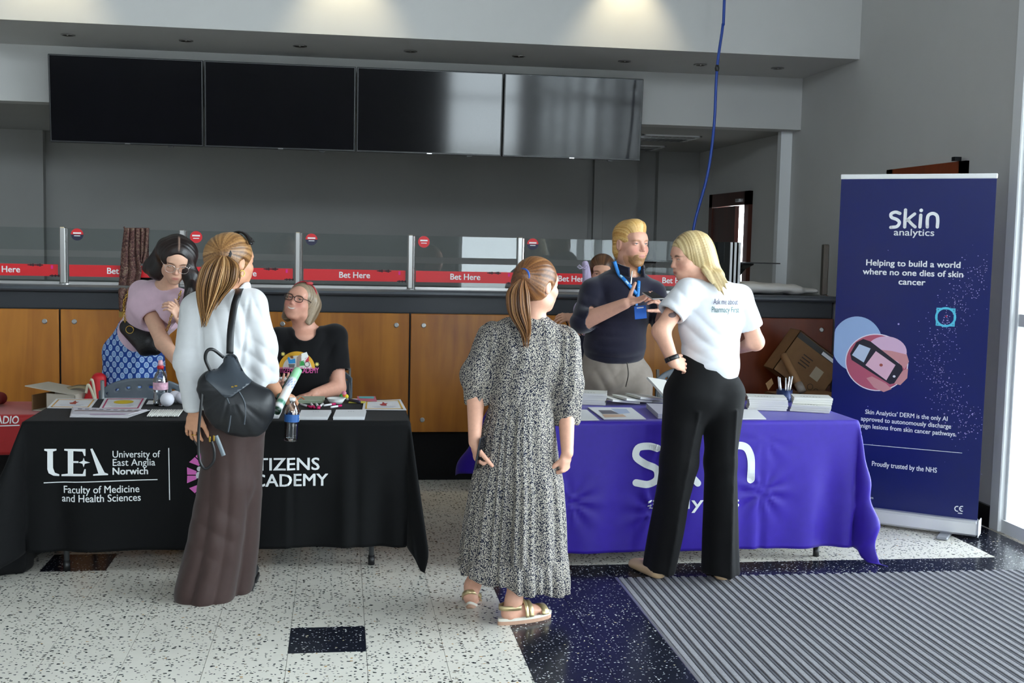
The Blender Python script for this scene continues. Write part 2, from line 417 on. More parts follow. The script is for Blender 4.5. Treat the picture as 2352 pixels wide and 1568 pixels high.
for k in range(1):
    x0 = 2.2+k*1.55; e = empty('window_%d' % wi, (x0+.77, -6.1, 0)); e['kind'] = 'structure'; wi += 1
    MB().box((x0, -6.15, .15), (x0+.06, -6.05, 3.6)).box((x0, -6.15, 2.4), (x0+1.55, -6.05, 2.47)).build('frame', white_p, e)
    MB().box((x0+.06, -6.103, .15), (x0+1.55, -6.097, 3.6)).build('pane', wglass, e)
for k in range(6):
    x0 = -7.3+k*1.567; e = empty('window_%d' % wi, (x0+.78, -6.1, 3.7)); e['kind'] = 'structure'; wi += 1
    MB().box((x0, -6.15, 3.7), (x0+.06, -6.05, 4.9)).box((x0, -6.15, 3.7), (x0+1.567, -6.05, 3.75)).build('frame', white_p, e)
    MB().box((x0+.06, -6.103, 3.75), (x0+1.567, -6.097, 4.9)).build('pane', wglass, e)
structure('ground_outside', MB().box((3.99, -30, -.3), (40, 30, -.02)).box((-30, -40, -.3), (3.99, -6.2, -.02)), mat('pale_paving', (.6, .6, .58), .8, noise=.1))
# door of the back room (right wall), ajar
dwood = wood('dark_wood', '#3c1407', '#5a2410', .35)
d1 = empty('door_1', (3.86, 11.35, 0)); d1['kind'] = 'structure'
MB().box((3.82, 10.75, 0), (4.02, 10.87, 2.16)).box((3.82, 11.86, 0), (4.02, 11.96, 2.16)).box((3.82, 10.75, 2.03), (4.02, 11.96, 2.16)).build('frame', dwood, d1)
MB().box((3.84, 10.95, .01), (3.88, 11.86, 2.02), R=rotz(math.radians(-5)), c=(3.86, 11.86, 1)).build('leaf', dwood, d1)
MB().box((3.80, 10.98, 2.06), (3.82, 11.08, 2.09)).build('door_closer', mat('dull_metal', (.6, .6, .6), .35, .9), d1)
# door beyond the banner: only its top shows
rwood = wood('red_wood', '#6e2c10', '#8d3d16', .35)
d2 = empty('door_2', (3.86, 7.3, 0)); d2['kind'] = 'structure'
MB().box((3.835, 6.88, 0), (3.862, 6.96, 2.20)).box((3.835, 7.86, 0), (3.862, 7.95, 2.20)).box((3.835, 6.88, 2.10), (3.862, 7.95, 2.20)).build('frame', rwood, d2)
MB().box((3.85, 6.96, 0.01), (3.863, 7.86, 2.10)).build('leaf', rwood, d2)
MB().box((3.79, 6.93, 2.20), (3.835, 6.97, 2.225)).build('door_closer', skirt, d2)
# ------------------------------------------------------------------ recessed lights
chrome = mat('chrome', (.75, .75, .75), .15, 1.)
blackp = mat('black_plastic', (.012, .012, .013), .4)
dl_pos = [(-1.964, 9.06), (-1.135, 9.08), (-.309, 9.095), (.517, 9.108), (1.35, 9.11), (2.188, 9.125), (2.802, 9.13), (3.443, 9.134)]
dl_lab = ['leftmost small round downlight in the bulkhead above the screens', 'second small round downlight from the left in the bulkhead', 'third small round downlight from the left in the bulkhead',
          'fourth small round downlight from the left in the bulkhead', 'fourth small round downlight from the right in the bulkhead', 'third small round downlight from the right in the bulkhead',
          'small round downlight in the bulkhead just left of the hanging blue cable', 'rightmost small round downlight in the bulkhead near the side wall']
def downlight():
    e = empty('recessed_downlight', (0, 0, 0))
    MB().lathe([(.036, 0), (.052, 0), (.052, -.006), (.040, -.008), (.036, -.003)], n=20, cap=False).build('bezel', mat('brushed_metal', (.30, .29, .28), .35, .8), e, True, True)
    MB().lathe([(.039, -.002), (.030, .0), (.001, .0)], n=20, cap=False).build('lamp_recess', mat('lamp_dark', (.02, .02, .02), .4), e, True, True)
    MB().sphere((0, -.012, -.004), (.009, .009, .006), 8).build('bulb', chrome, e, True, True)
    return e
dlp = downlight()
for i, (x, y) in enumerate(dl_pos):
    o = dlp if i == 0 else copy_tree(dlp); o.location = (x, y, 3.0595); tag(o, dl_lab[i], 'downlight', 'downlights in the bulkhead')
for i, (x0, y0, lab) in enumerate([(2.72, 10.55, 'louvred ceiling light in the back room beside the right screen'), (2.72, 11.75, 'far louvred ceiling light at the back of the back room')]):
    e = empty('louvre_light', (x0+.28, y0+.28, 2.63), lab, 'ceiling light', 'back room ceiling lights')
    f = MB().box((x0, y0, 2.622), (x0+.56, y0+.02, 2.636)).box((x0, y0+.54, 2.622), (x0+.56, y0+.56, 2.636)).box((x0, y0, 2.622), (x0+.02, y0+.56, 2.636)).box((x0+.54, y0, 2.622), (x0+.56, y0+.56, 2.636))
    f.build('frame', white_p, e)
    for k in range(1, 4): MB().box((x0+.02, y0+.02+.13*k, 2.61), (x0+.54, y0+.026+.13*k, 2.634)).build('louvre', chrome, e)
    for k in range(1, 8): MB().box((x0+.02+.065*k, y0+.02, 2.612), (x0+.024+.065*k, y0+.54, 2.634)).build('louvre', chrome, e)
    MB().box((x0+.02, y0+.02, 2.6335), (x0+.54, y0+.54, 2.6365)).build('reflector', mat('reflector', (.85, .85, .85), .2, .9), e)
# ------------------------------------------------------------------ wall screens
scr = mat('screen_glass', (.004, .004, .006), .07, spec=.45)
bez = mat('screen_bezel', (.012, .012, .014), .3)
tvx = [-2.19, -1.047, .116, 1.278, 2.423]
tlab = ['leftmost black wall screen hung from the fascia', 'second black wall screen from the left', 'third black wall screen from the left, reflecting the room', 'rightmost black wall screen, reflecting bright curtains']
tilt = rotx(math.radians(4.0))
for i in range(4):
    x0, x1 = tvx[i]+.004, tvx[i+1]-.004; c = np.array([(x0+x1)/2, 9.40, 2.965])
    e = empty('wall_screen', c, tlab[i], 'screen', 'row of four wall screens')
    def tb(lo, hi, **k): return MB().box(np.array(lo)+c, np.array(hi)+c, R=tilt, c=c, **k)
    hw = (x1-x0)/2
    tb((-hw, 0, -.655), (hw, .05, 0), bev=.004).build('casing', bez, e)
    tb((-hw+.012, -.0015, -.640), (hw-.012, .002, -.010)).build('display', scr, e)
    b = MB()
    tb((-.02, -.004, -.652), (.02, 0, -.645)).build('logo_plate', chrome, e)
    tb((.30, .005, -.665), (.34, .03, -.655)).build('sensor', blackp, e)
    MB().box((c[0]-.2, 9.44, 2.66), (c[0]+.2, 9.645, 2.94)).build('wall_bracket', blackp, e)
# ------------------------------------------------------------------ counter
honey = wood('honey_wood', '#8a4c0e', '#bf7c24', .38)
redw = wood('red_brown_wood', '#5a210c', '#78330f', .38, seed=3.)
slate = mat('slate_laminate', '#43484f', .35, noise=.04, nscale=40)
slate_d = mat('dark_slate_laminate', '#23272d', .45)
steel = mat('brushed_steel', (.42, .41, .40), .32, .95)
jx = [-2.52, -1.772, -1.025, -.278, .468, 1.214, 1.960, 2.706, 3.45]
clab = ['leftmost honey wood counter cabinet cut by the picture edge', 'honey wood counter cabinet behind the woman in pink', 'honey wood counter cabinet behind the white blouse', 'honey wood counter cabinet behind the seated woman',
        'honey wood counter cabinet between the two tables', 'honey wood counter cabinet behind the bearded man', 'honey wood counter cabinet behind the white T-shirt', 'red-brown counter cabinet at the right end behind the cardboard boxes']
for i in range(8):
    a, b = jx[i]+.006, jx[i+1]-.006
    e = empty('counter_cabinet', ((a+b)/2, 7.95, 0), clab[i], 'cabinet', 'counter cabinets')
    MB().box((a-.005, 7.892, .337), (b+.005, 8.5, 1.262)).build('body', slate_d, e)
    MB().box((a, 7.848, .344), (b, 7.874, 1.143), bev=.003).build('panel', redw if i == 7 else honey, e)
    for sx in (a+.085, b-.085):
        for sz in (.427, 1.065):
            cap_o = MB().lathe([(.0165, 0), (.0165, .004), (.012, .006)], (sx, 7.848, sz), 14, axis=(0, -1, 0)).build('screw_cap', steel, e, False)
    MB().box((a-.005, 7.93, 0.0), (b+.005, 8.4, .335)).build('plinth', mat('black_plinth', (.006, .006, .007), .6, spec=.2, noise=.3, nscale=60), e)
e = empty('counter_worktop', (.5, 8.1, 1.26), 'long slate grey counter worktop under the glass screens', 'worktop')
MB().box((-2.53, 7.80, 1.262), (3.455, 8.62, 1.301), bev=.012).build('slab', slate, e)
tag(MB().box((-2.53, 7.872, 1.15), (3.44, 7.89, 1.262)).build('counter_fascia', slate_d), 'dark slate fascia strip between worktop and wood panels', 'fascia')
tag(MB().box((3.46, 7.83, 0), (3.485, 8.6, 1.262)).build('counter_end_panel', paint), 'pale end panel closing the right end of the counter', 'panel')
# glass screens
pane_m = glass('screen_pane_glass', (.90, .93, .93), .8)
redv = mat('red_vinyl', '#d80d1c', .4); whitev = mat('white_print', (.86, .87, .88), .5)
navyv = mat('navy_print', '#1d1b3c', .5); magv = mat('magenta_print', '#e0108c', .5); dkred = mat('dark_print', '#3c0614', .5)
gx = [-2.5, -1.762, -1.015, -.270, .476, 1.219, 1.963, 2.69]
glab = ['leftmost glass counter screen with red band, cut by the picture edge', 'glass counter screen with a scarf draped over its top', 'glass counter screen behind the ponytail of the white blouse woman', 'glass counter screen right above the seated woman, with Bet Here band',
        'glass counter screen with Bet Here band left of the patterned dress', 'glass counter screen behind the bearded man', 'rightmost standing glass counter screen beside the folded panes']
for i in range(7):
    a, b = gx[i]+.028, gx[i+1]-.028; c = (a+b)/2
    e = empty('glass_screen', (c, 7.95, 1.30), glab[i], 'glass screen', 'glass counter screens')
    MB().box((a, 7.947, 1.316), (b, 7.953, 1.478)).build('lower_pane', pane_m, e)
    MB().box((a, 7.947, 1.520), (b, 7.953, 1.662)).build('upper_pane', pane_m, e)
    MB().box((a, 7.94, 1.301), (b, 7.96, 1.318)).build('channel', steel, e)
    bd = MB().box((a+.004, 7.9445, 1.351), (b-.010, 7.9468, 1.427)).build('band', redv, e)
    fn = lambda u, v: (u, 7.9438, v)
    Print().text('Bet Here', c-.005, 1.372, .057, .018, width=.205).lay('lettering', fn, whitev, bd)
    q = Print()
    for k in range(7): q.disc(c+.15+k*.014, 1.421, .007+.003*(k % 2), .004+.003*(k % 3), 10)
    for k in range(6): q.disc(c+.285+k*.010, 1.354, .007, .004+.004*(k % 2), 8)
    q.lay('dark_pattern', fn, dkred, bd)['kind'] = 'stuff'
    Print().rect(c+.288, 1.398, c+.301, 1.421).lay('pink_mark', fn, magv, bd)
    if i > 0:
        st = MB().lathe([(.039, 0), (.039, .0015)], (a+.055, 7.9465, 1.622), 24, axis=(0, -1, 0)).build('sticker', redv if i in (2, 4) else navyv, e)
        fs = lambda u, v: (u, 7.9446, v)
        if i not in (2, 4): Print().disc(a+.055, 1.622, .039, n=20, a0=0, a1=math.pi).lay('sticker_top', fs, redv, st)
        Print().rect(a+.030, 1.626, a+.080, 1.636).rect(a+.036, 1.611, a+.074, 1.616).lay('sticker_print', lambda u, v: (u, 7.9436, v), whitev, st)
plab = ['leftmost steel post of the glass counter screens', 'steel screen post behind the dark haired woman', 'steel screen post above the seated woman', 'steel screen post in the middle of the counter', 'steel screen post behind the patterned dress ponytail', 'steel screen post behind the bearded man', None, None]
for i, x in enumerate(gx):
    if i == 0 or i == 7 or i == 6: 
        if i != 6: continue
    lab = {1: plab[0], 2: plab[1], 3: plab[2], 4: plab[3], 5: plab[4], 6: plab[5]}[i]
    e = empty('screen_post', (x, 7.95, 1.30), lab, 'post', 'screen posts')
    MB().box((x-.024, 7.925, 1.306), (x+.012, 7.975, 1.668), bev=.006).build('post', steel, e)
    MB().box((x+.010, 7.935, 1.306), (x+.024, 7.965, 1.662), bev=.004).build('clamp_strip', chrome, e)
    MB().lathe([(.036, 1.301), (.036, 1.306), (.020, 1.309)], (x, 7.95, 0), 18).build('foot_plate', chrome, e)
e = empty('folded_glass_stack', (2.66, 8.05, 1.30), 'stack of folded glass panes standing on the counter behind the blonde woman', 'glass panes')
for k in range(3):
    MB().box((2.70+k*.03, 7.93, 1.302), (2.706+k*.03, 8.30, 1.665), R=rotz(math.radians(6*k)), c=(2.70+k*.03, 7.93, 1.4)).build('pane', glass('edge_glass', (.88, .90, .90), 1.), e)
    MB().box((2.695+k*.03, 7.918, 1.302), (2.711+k*.03, 7.93, 1.665)).build('edge_strip', mat('satin_strip', (.5, .5, .5), .4, .5), e)
e = empty('end_post', (3.41, 7.95, 1.30), 'lone dark steel post at the right end of the counter', 'post')
MB().box((3.385, 7.925, 1.306), (3.425, 7.975, 1.665), bev=.006).build('post', mat('dark_steel', (.16, .14, .12), .4, .8), e)
MB().lathe([(.036, 1.301), (.036, 1.306), (.020, 1.309)], (3.405, 7.95, 0), 18).build('foot_plate', chrome, e)
# monitor stands behind the counter
for (x, y, lab, s) in [(2.93, 8.45, 'black terminal stand on the counter beside the doorway', 1), (2.18, 8.45, 'black terminal stand on the counter between the man and the blonde woman', 1)]:
    e = empty('terminal_stand', (x, y, 1.30), lab, 'stand', 'terminal stands')
    MB().lathe([(.10, 1.302), (.10, 1.31), (.035, 1.33), (.03, 1.42), (.07, 1.47), (.13, 1.50), (.13, 1.512)], (x, y, 0), 4).build('column', blackp, e)
    MB().box((x-.16, y-.1, 1.512), (x+.30, y+.1, 1.520)).build('shelf', blackp, e)
# glass wiping: white padded bag lying on the counter

for i, x in enumerate((-2.0, 0.02, 2.05)):
    e = empty('wall_spotlight', (x, 8.28, 3.86), ('left', 'middle', 'right')[i]+' spotlight bracketed to the upper fascia above the picture', 'spotlight', 'fascia spotlights')
    MB().lathe([(.05, .0), (.055, .03), (.05, .12), (.02, .14)], (x, 8.28, 3.87), 18, None, False).build('housing', white_p, e, True)
    MB().tube([(x, 8.28, 3.98), (x, 8.54, 3.98)], .012, 8).build('bracket', white_p, e, True)
# ------------------------------------------------------------------ entrance mat: ribs one by one
def rib_mat(name, c1, c2):
    return mat(name, c1, .95, noise=.28, nscale=260, bump=.6, bscale=500, spec=.15)
em = empty('entrance_mat', (2.6, 4.2, 0), 'ribbed grey entrance mat set into the dark floor at the lower right', 'mat')
tag(MB().box((1.37, 2.4, -.016), (3.86, 5.548, -.009)).build('mat_base', mat('mat_rubber', (.03, .03, .033), .9), em), None)
MB().box((1.356, 2.4, -.016), (1.372, 5.548, .001), bev=.002).build('edge_trim', mat('alu_trim', (.55, .55, .56), .4, .9), em)
pitch = .045
mb = MB().box((0, 0, 0), (.0265, 3.14, .010), bev=.003)
rib1 = mesh_from('rib', np.vstack(mb.V), mb.F, rib_mat('mat_fibre', '#96959a', 0))
mb = MB().box((0, 0, 0), (.0130, 3.14, .0078), bev=.0022)
rib2 = mesh_from('rib', np.vstack(mb.V), mb.F, rib_mat('mat_fibre_dark', '#67686e', 0))
x = 1.374
while x < 3.82:
    for me, dx in ((rib1, 0), (rib2, .0290)):
        o = bpy.data.objects.new('rib', me); COL.objects.link(o); o.parent = em; o.location = (x+dx-2.6, 2.405-4.2, -.009)
    x += pitch
# ------------------------------------------------------------------ tables with cloths
tabletop = mat('table_plastic', (.62, .62, .60), .5); legm = mat('table_leg_metal', (.12, .125, .13), .35, .6)
class Cloth:
    "a rectangular cloth laid over a table: flat top, hanging sides, ears at the corners"
    def __init__(s, x0, x1, y0, y1, z, of, ob, ol, orr, rz=0., folds=None, ear=(.3, .3, .3, .3)):
        s.c = np.array([(x0+x1)/2, (y0+y1)/2, z]); s.hx = (x1-x0)/2; s.hy = (y1-y0)/2; s.o = (of, ob, ol, orr); s.R = rotz(rz); s.folds = folds; s.ear = ear
    def at(s, a, b, lift=0.):
        "a, b: flat cloth coordinates from the table centre (b negative towards the front)"
        ax = max(abs(a)-s.hx, 0.); by = max(abs(b)-s.hy, 0.); sx = 1 if a > 0 else -1; sy = 1 if b > 0 else -1
        p = np.array([min(max(a, -s.hx), s.hx), min(max(b, -s.hy), s.hy), 0.]); n = np.array([0., 0, 1])
        rr = .012                                       # rounded edge
        r = math.hypot(ax, by)
        if r > 0:
            d = np.array([sx*ax, sy*by, 0.])/r
            w_ = 1-abs(2*math.atan2(by, ax)/(math.pi/2)-1)
            e_ = s.ear[(0 if sx < 0 else 1)+(0 if sy < 0 else 2)]
            out = e_*math.sin(w_*math.pi/2)**1.5
            if r < rr*1.57:
                t = r/rr; p = p+d*rr*math.sin(t); p[2] -= rr*(1-math.cos(t)); n = d*math.sin(t)+np.array([0, 0, math.cos(t)])
            else:
                h = r-rr*1.57; p = p+d*rr; p[2] -= rr; n = d.copy()
                ho = out*h
                zz = math.sqrt(max(h*h-ho*ho, 0)); room = s.c[2]+p[2]-.006
                if zz > room: ho += (zz-room)*.8; zz = room+.0 - .002*math.sin(a*40)
                p = p+d*ho; p[2] -= zz
                g = min(1., h/.35)
                if s.folds is not None:
                    f = s.folds(a, b, h, ax, by); p = p+n*f*g
        q = s.R @ (p+n*lift)+s.c
        return q
    def build(s, name, material, parent, step=.016):
        of, ob, ol, orr = s.o
        A = np.arange(-s.hx-ol, s.hx+orr+step/2, step); B = np.arange(-s.hy-of, s.hy+ob+step/2, step)
        V = np.array([s.at(a, b) for a in A for b in B]); nb = len(B)
        I = np.arange(len(A)*nb).reshape(len(A), nb)
        F = np.stack([I[:-1, :-1], I[1:, :-1], I[1:, 1:], I[:-1, 1:]], -1).reshape(-1, 4)
        o = obj(name, V, F, material, parent, True)
        md = o.modifiers.new('thick', 'SOLIDIFY'); md.thickness = .0025; md.offset = -1
        return o
    def front(s, u, z, lift=.0028):
        "point on the front drop: u along the table from its centre, z height above the floor"
        h = s.c[2]-z; return s.at(u, -(s.hy+h+.0068), lift)
def ridge(x, c, w_): return math.exp(-((x-c)/w_)**2)
def folds_black(a, b, h, ax, by):
    if b < 0 and by > 0 and ax == 0:
        return .010*math.sin(a*9+1)*(.4+h)+.012*ridge(a, .60, .03)-.010*ridge(a, .66, .02)+.008*ridge(a, .32, .018)-.008*ridge(a, .345, .012)+.020*math.sin(a*21+h*3)*max(0, h-.15)*ridge(a, .55, .5)*.8+.03*h*ridge(a, -.86, .07)-.045*h*ridge(a, -.74, .05)+.03*h*ridge(a, .87, .07)-.05*h*ridge(a, .78, .06)+.012*h*math.sin(a*14+4)
    return .02*h*math.sin((a+b)*17)
def folds_purple(a, b, h, ax, by):
    if b < 0 and by > 0 and ax == 0:
        v = .012*math.sin(a*11+.6)*(.3+h)+.008*math.sin(a*27+h*5)*h
        for cx_, ch in ((.40, .08), (.40, .36), (-.16, .10), (-.18, .46), (-.62, .40)):     # little gathers with radiating creases
            dx, dz = a-cx_, h-ch; rr = math.hypot(dx, dz)+1e-6; th = math.atan2(dz, dx)
            v += .008*math.cos(th*9)*math.exp(-(rr/.12)**2)*min(1, rr/.02)
        v += -.05*h*ridge(a, .77, .07)+.03*h*ridge(a, .88, .06)-.014*ridge(a, .40, .02)*max(0, h-.36)*4+.010*ridge(a, .36, .05)
        return v
    return .03*h*math.sin((a-b)*19)
def table(name, x0, x1, y0, y1, rz, label):
    c = np.array([(x0+x1)/2, (y0+y1)/2, 0]); e = empty(name, c, label, 'table', rz=rz)
    hx, hy = (x1-x0)/2-.004, (y1-y0)/2-.004
    MB().box((-hx, -hy, .70), (hx, hy, .733), bev=.008).build('tabletop', tabletop, e, local=True)
    for sx in (-1, 1):
        for sy in (-1, 1):
            lx = sx*(hx-.17); ly = sy*(hy-.05)
            lg = MB().tube([(lx, ly, .70), (lx, ly, .03)], .0135, 12).build('leg', legm, e, True, True)
            MB().tube([(lx, ly, .05), (lx, ly, 0.001)], .0165, 12).build('foot_cap', blackp, lg, True, True)
        MB().tube([(sx*(hx-.17), -hy+.05, .40), (sx*(hx-.17), hy-.05, .40)], .009, 8).build('stretcher', legm, e, True, True)
    return e
def cloth_mat(name, color, rough, sheen=.2, bs=900):
    return mat(name, color, rough, noise=.06, nscale=30, bump=.15, bscale=bs, sheen=sheen, spec=.35)
BT = table('folding_table', -1.475, .345, 5.80, 6.57, 0, 'folding trestle table under the black cloth')
PT = table('folding_table', .87, 2.70, 5.79, 6.55, math.radians(1.2), 'folding trestle table under the purple cloth')
bk = Cloth(-1.475, .345, 5.80, 6.57, .742, .64, .35, .86, .44, 0, folds_black, ear=(.42, .20, .2, .2))
e_bk = empty('black_tablecloth', (-.56, 6.18, .742), 'black cloth with white lettering over the left table', 'tablecloth')
bk.build('cloth', mat('black_cloth', '#07080a', .75, noise=.06, nscale=30, bump=.15, bscale=900, sheen=.03, spec=.2), e_bk)
pk = Cloth(.87, 2.70, 5.79, 6.55, .742, .685, .30, .42, .42, math.radians(1.2), folds_purple, ear=(.2, .22, .5, .2))
e_pk = empty('purple_tablecloth', (1.78, 6.17, .742), 'purple cloth with white lettering over the right table', 'tablecloth')
pk.build('cloth', cloth_mat('purple_cloth', '#331a9e', .42, .10), e_pk)
wprint = mat('white_cloth_print', (.82, .84, .85), .6); pinkp = mat('pink_cloth_print', '#d667b8', .6); greyp = mat('grey_cloth_print', '#c9ccd0', .6)
# print on the black cloth. Flat marks are set out in (u, z) of the front drop
def uz(px, py):                                          # photograph position -> (u, z) on the front drop
    q = P(px, py, 5.78); return q[0]-bk.c[0], q[2]
def pxscale(): return 5.9/2700.
pb = Print()
S = pxscale()
def txt(p_, body, px, py, hpx, bold=0., align='CENTER', wpx=None, **k):
    u, z = uz(px, py); p_.text(body, u, z, hpx*S*1.38, bold, align, width=wpx*S if wpx else None, **k)
# UEA serif monogram drawn as outlines
def L2(pts): return [uz(x_, y_) for x_, y_ in pts]
U0 = [(101, 1031), (129, 1031), (129, 1035), (121, 1037), (121, 1075), (125, 1086), (135, 1090), (135, 1094), (122, 1093), (111, 1087), (108, 1078), (108, 1037), (101, 1035)]
pb.poly(L2(U0))
E0 = [(147, 1031), (196, 1031), (196, 1047), (193, 1047), (189, 1037), (168, 1036), (168, 1059), (180, 1059), (180, 1063), (168, 1063), (168, 1088), (190, 1088), (194, 1077), (197, 1077), (197, 1093), (140, 1094), (140, 1090), (155, 1088), (155, 1036), (147, 1035)]
pb.poly(L2(E0))
pb.poly(L2([(192, 1051), (194.5, 1058.5), (207, 1062), (194.5, 1065), (192, 1073), (189.5, 1065), (180, 1062), (189.5, 1058.5)]))
pb.poly(L2([(207, 1031), (212, 1030), (240, 1085), (248, 1088), (248, 1091), (214, 1092), (214, 1089), (226, 1087)]))
pn = Print(); pf = Print(); pl1 = Print(); pl2 = Print()
txt(pn, 'University of', 257, 1051, 16, .006, 'LEFT', 101)
txt(pn, 'East Anglia', 257, 1070, 16, .006, 'LEFT', 90)
txt(pn, 'Norwich', 257, 1090, 16, .022, 'LEFT', 75)
txt(pf, 'Faculty of Medicine', 232, 1132, 17, .008, 'CENTER', 160)
txt(pf, 'and Health Sciences', 232, 1152, 17, .008, 'CENTER', 167)
a, b = uz(100, 1109), uz(361, 1102); pl1.stroke(np.linspace(a, b, 12), .0045)
a, b = uz(387, 1029), uz(389, 1149); pl2.stroke(np.linspace(a, b, 12), .0045)
pc = Print(); txt(pc, 'CITIZENS', 640, 1080, 29, .017, 'CENTER', 180)
txt(pc, 'ACADEMY', 652, 1117, 29, .017, 'CENTER', 196)
for nm_, pr_ in (('monogram', pb), ('university_name', pn), ('faculty_name', pf), ('academy_name', pc), ('rule_line', pl1), ('divider_line', pl2)): pr_.lay(nm_, lambda u, z: bk.front(u, z), wprint, e_bk, .03)
pp = Print(); cen = np.array(uz(492, 1091))
for k in range(8):
    an = math.pi/8+k*math.pi/4+math.pi/8
    for sgn in (-1, 1):
        pts = []
        for r_, t_ in ((.086, .03), (.086, .030+.20), (.135, .035+.26), (.128, .02)):
            pts.append((cen[0]+r_*math.cos(an+sgn*t_), cen[1]+r_*math.sin(an+sgn*t_)))
        pp.poly(pts[::sgn])
pp.lay('petal_emblem', lambda u, z: bk.front(u, z), pinkp, e_bk, .03)
pg = Print(); u, z = uz(456, 1077); pg.disc(u+.003, z, .012, n=16)
pg.poly([(u-.013, z-.046), (u+.02, z-.046), (u+.02, z-.018), (u+.01, z-.014), (u-.006, z-.015), (u-.013, z-.024)])
pg.lay('figure_emblem', lambda u, z: bk.front(u, z), greyp, e_bk, .03)
# print on the purple cloth
def uzp(px, py):
    q = P(px, py, 5.765); return q[0]-pk.c[0], q[2]
pw = Print()
def stroke_px(p_, pts, wpx, fn=uzp, n=40):
    p_.stroke(spline([fn(*q) for q in pts], n), wpx*S)
    for q in (pts[0], pts[-1]):
        u, z = fn(*q); p_.disc(u, z, wpx*S/2, n=14)
stroke_px(pw, [(1508, 1030), (1487, 1025), (1463, 1029), (1458, 1049), (1478, 1065), (1505, 1078), (1507, 1101), (1487, 1113), (1458, 1109)], 17)   # s
stroke_px(pw, [(1548, 1000), (1548, 1055), (1548, 1112)], 17); stroke_px(pw, [(1598, 1026), (1575, 1052), (1560, 1068)], 16); stroke_px(pw, [(1562, 1066), (1582, 1090), (1600, 1110)], 16)  # k
stroke_px(pw, [(1630, 1030), (1630, 1070), (1630, 1112)], 17); u, z = uzp(1630, 1005); pw.disc(u, z, .02, n=18)                               # i
stroke_px(pw, [(1668, 1110), (1667, 1060), (1676, 1032), (1694, 1024), (1714, 1030), (1724, 1055), (1724, 1103)], 18)                        # n
u, z = uzp(1592, 1168); pw.text('analytics', u, z, .095, .010, width=.492)
pw.lay('lettering', lambda u, z: pk.front(u, z), wprint, e_pk, .025)
# ------------------------------------------------------------------ roll-up banner
bR = np.array([3.632, 6.17, 0]); bL = np.array([2.945, 6.69, 0]); bw = np.linalg.norm(bR-bL); bx = (bR-bL)/bw; bn = np.array([bx[1], -bx[0], 0.])
e_b = empty('rollup_banner', (bR+bL)/2, 'tall dark blue roll-up banner with white lettering beside the window', 'banner')
def BN(u, z, d=.0015): return bL+bx*u+np.array([0, 0, z])+bn*d       # u 0..bw from left
def bbox_(u0, u1, d0, d1, z0, z1, bev=0.):
    mb = MB().box((u0, -d1, z0), (u1, -d0, z1), bev=bev); R_ = np.column_stack([bx, -bn, (0, 0, 1)]); mb.V = [v @ R_.T+bL for v in mb.V]; return mb
silver = mat('silver_cassette', (.78, .78, .80), .3, .55)
bnavy = mat('banner_print', '#06165c', .32, noise=.05, nscale=2., spec=.5)
bbox_(0.0, bw, -.0015, .0, .10, 2.055).build('sheet', bnavy, e_b)
bbox_(-.004, bw+.004, -.008, .006, 2.05, 2.078, bev=.004).build('top_rail', mat('white_rail', (.85, .85, .85), .35), e_b)
c_ = bbox_(-.01, bw+.01, -.05, .055, .018, .105, bev=.012).build('cassette', silver, e_b)
bbox_(bw+.01, bw+.016, -.05, .055, .018, .112, bev=.004).build('end_cap', white_p, e_b); bbox_(-.016, -.01, -.05, .055, .018, .112, bev=.004).build('end_cap', white_p, e_b)
for u in (.19, .665): bbox_(u, u+.065, -.02, .17, 0.001, .018, bev=.006).build('foot', mat('grey_foot', (.35, .36, .38), .4, .5), e_b)
tp = bL+bx*bw/2+bn*-.02; MB().tube([tp+np.array([0, 0, .1]), tp+np.array([0, 0, 2.06])], .008, 8).build('pole', chrome, e_b, True)
def uvb(px, py):                                         # photograph -> (u, z) on the banner plane
    v = fw+rt*(px-CX)/FPX+dn*(py-CY)/FPX; o_ = np.array([0, 0, EYE]); t_ = ((bL-o_) @ bn)/(v @ bn); q = o_+v*t_
    return (q-bL) @ bx, q[2]
def btxt(p_, body, px0, px1, py, h, bold=0.):
    (u0, z0), (u1, z1) = uvb(px0, py), uvb(px1, py); p_.text(body, (u0+u1)/2, (z0+z1)/2, h, bold, width=abs(u1-u0))
bwp = Print()
def sb(pts, wpx): stroke_px(bwp, pts, wpx*1.13, uvb)
sb([(2067, 490), (2057, 487), (2047, 491), (2048, 499), (2060, 504), (2066, 511), (2060, 520), (2046, 522)], 7.5)
sb([(2080, 482), (2079, 500), (2078, 521)], 7.5); sb([(2101, 491), (2091, 499), (2084, 506)], 7); sb([(2086, 505), (2094, 514), (2102, 521)], 7)
sb([(2115, 494), (2114, 508), (2113, 521)], 7.5); u, z = uvb(2116, 483); bwp.disc(u, z, .0105, n=14)
sb([(2130, 521), (2130, 505), (2133, 494), (2143, 490), (2152, 495), (2154, 506), (2153, 521)], 7.5)
bw2 = Print(); bw3 = Print(); bw4 = Print(); bw5 = Print(); bw6 = Print(); bw7 = Print()
btxt(bwp, 'analytics', 2053, 2146, 541, .056, .010)
for t_, a_, b_, y_ in (('Helping to build a world', 1989, 2206, 612), ('where no one dies of skin', 1982, 2213, 633), ('cancer', 2063, 2125, 654)): bh = Print(); btxt(bh, t_, a_, b_, y_, .050, .022); bh.lay('headline', lambda u, z: BN(u, z), whitev, e_b)
for t_, a_, b_, y_ in (('Skin Analytics’ DERM is the only AI', 1987, 2177, 958), ('approved to autonomously discharge', 1977, 2185, 974.5), ('benign lesions from skin cancer pathways.', 1965, 2197, 991)): btxt(bw3, t_, a_, b_, y_, .038, .012)
btxt(bw4, 'Proudly trusted by the NHS', 2002, 2152, 1077, .042, .012)
btxt(bw5, 'skinanalytics.com', 1945, 2006, 1142, .022, .006); btxt(bw5, '@skinanalytics', 1945, 1994, 1151, .020, .006)
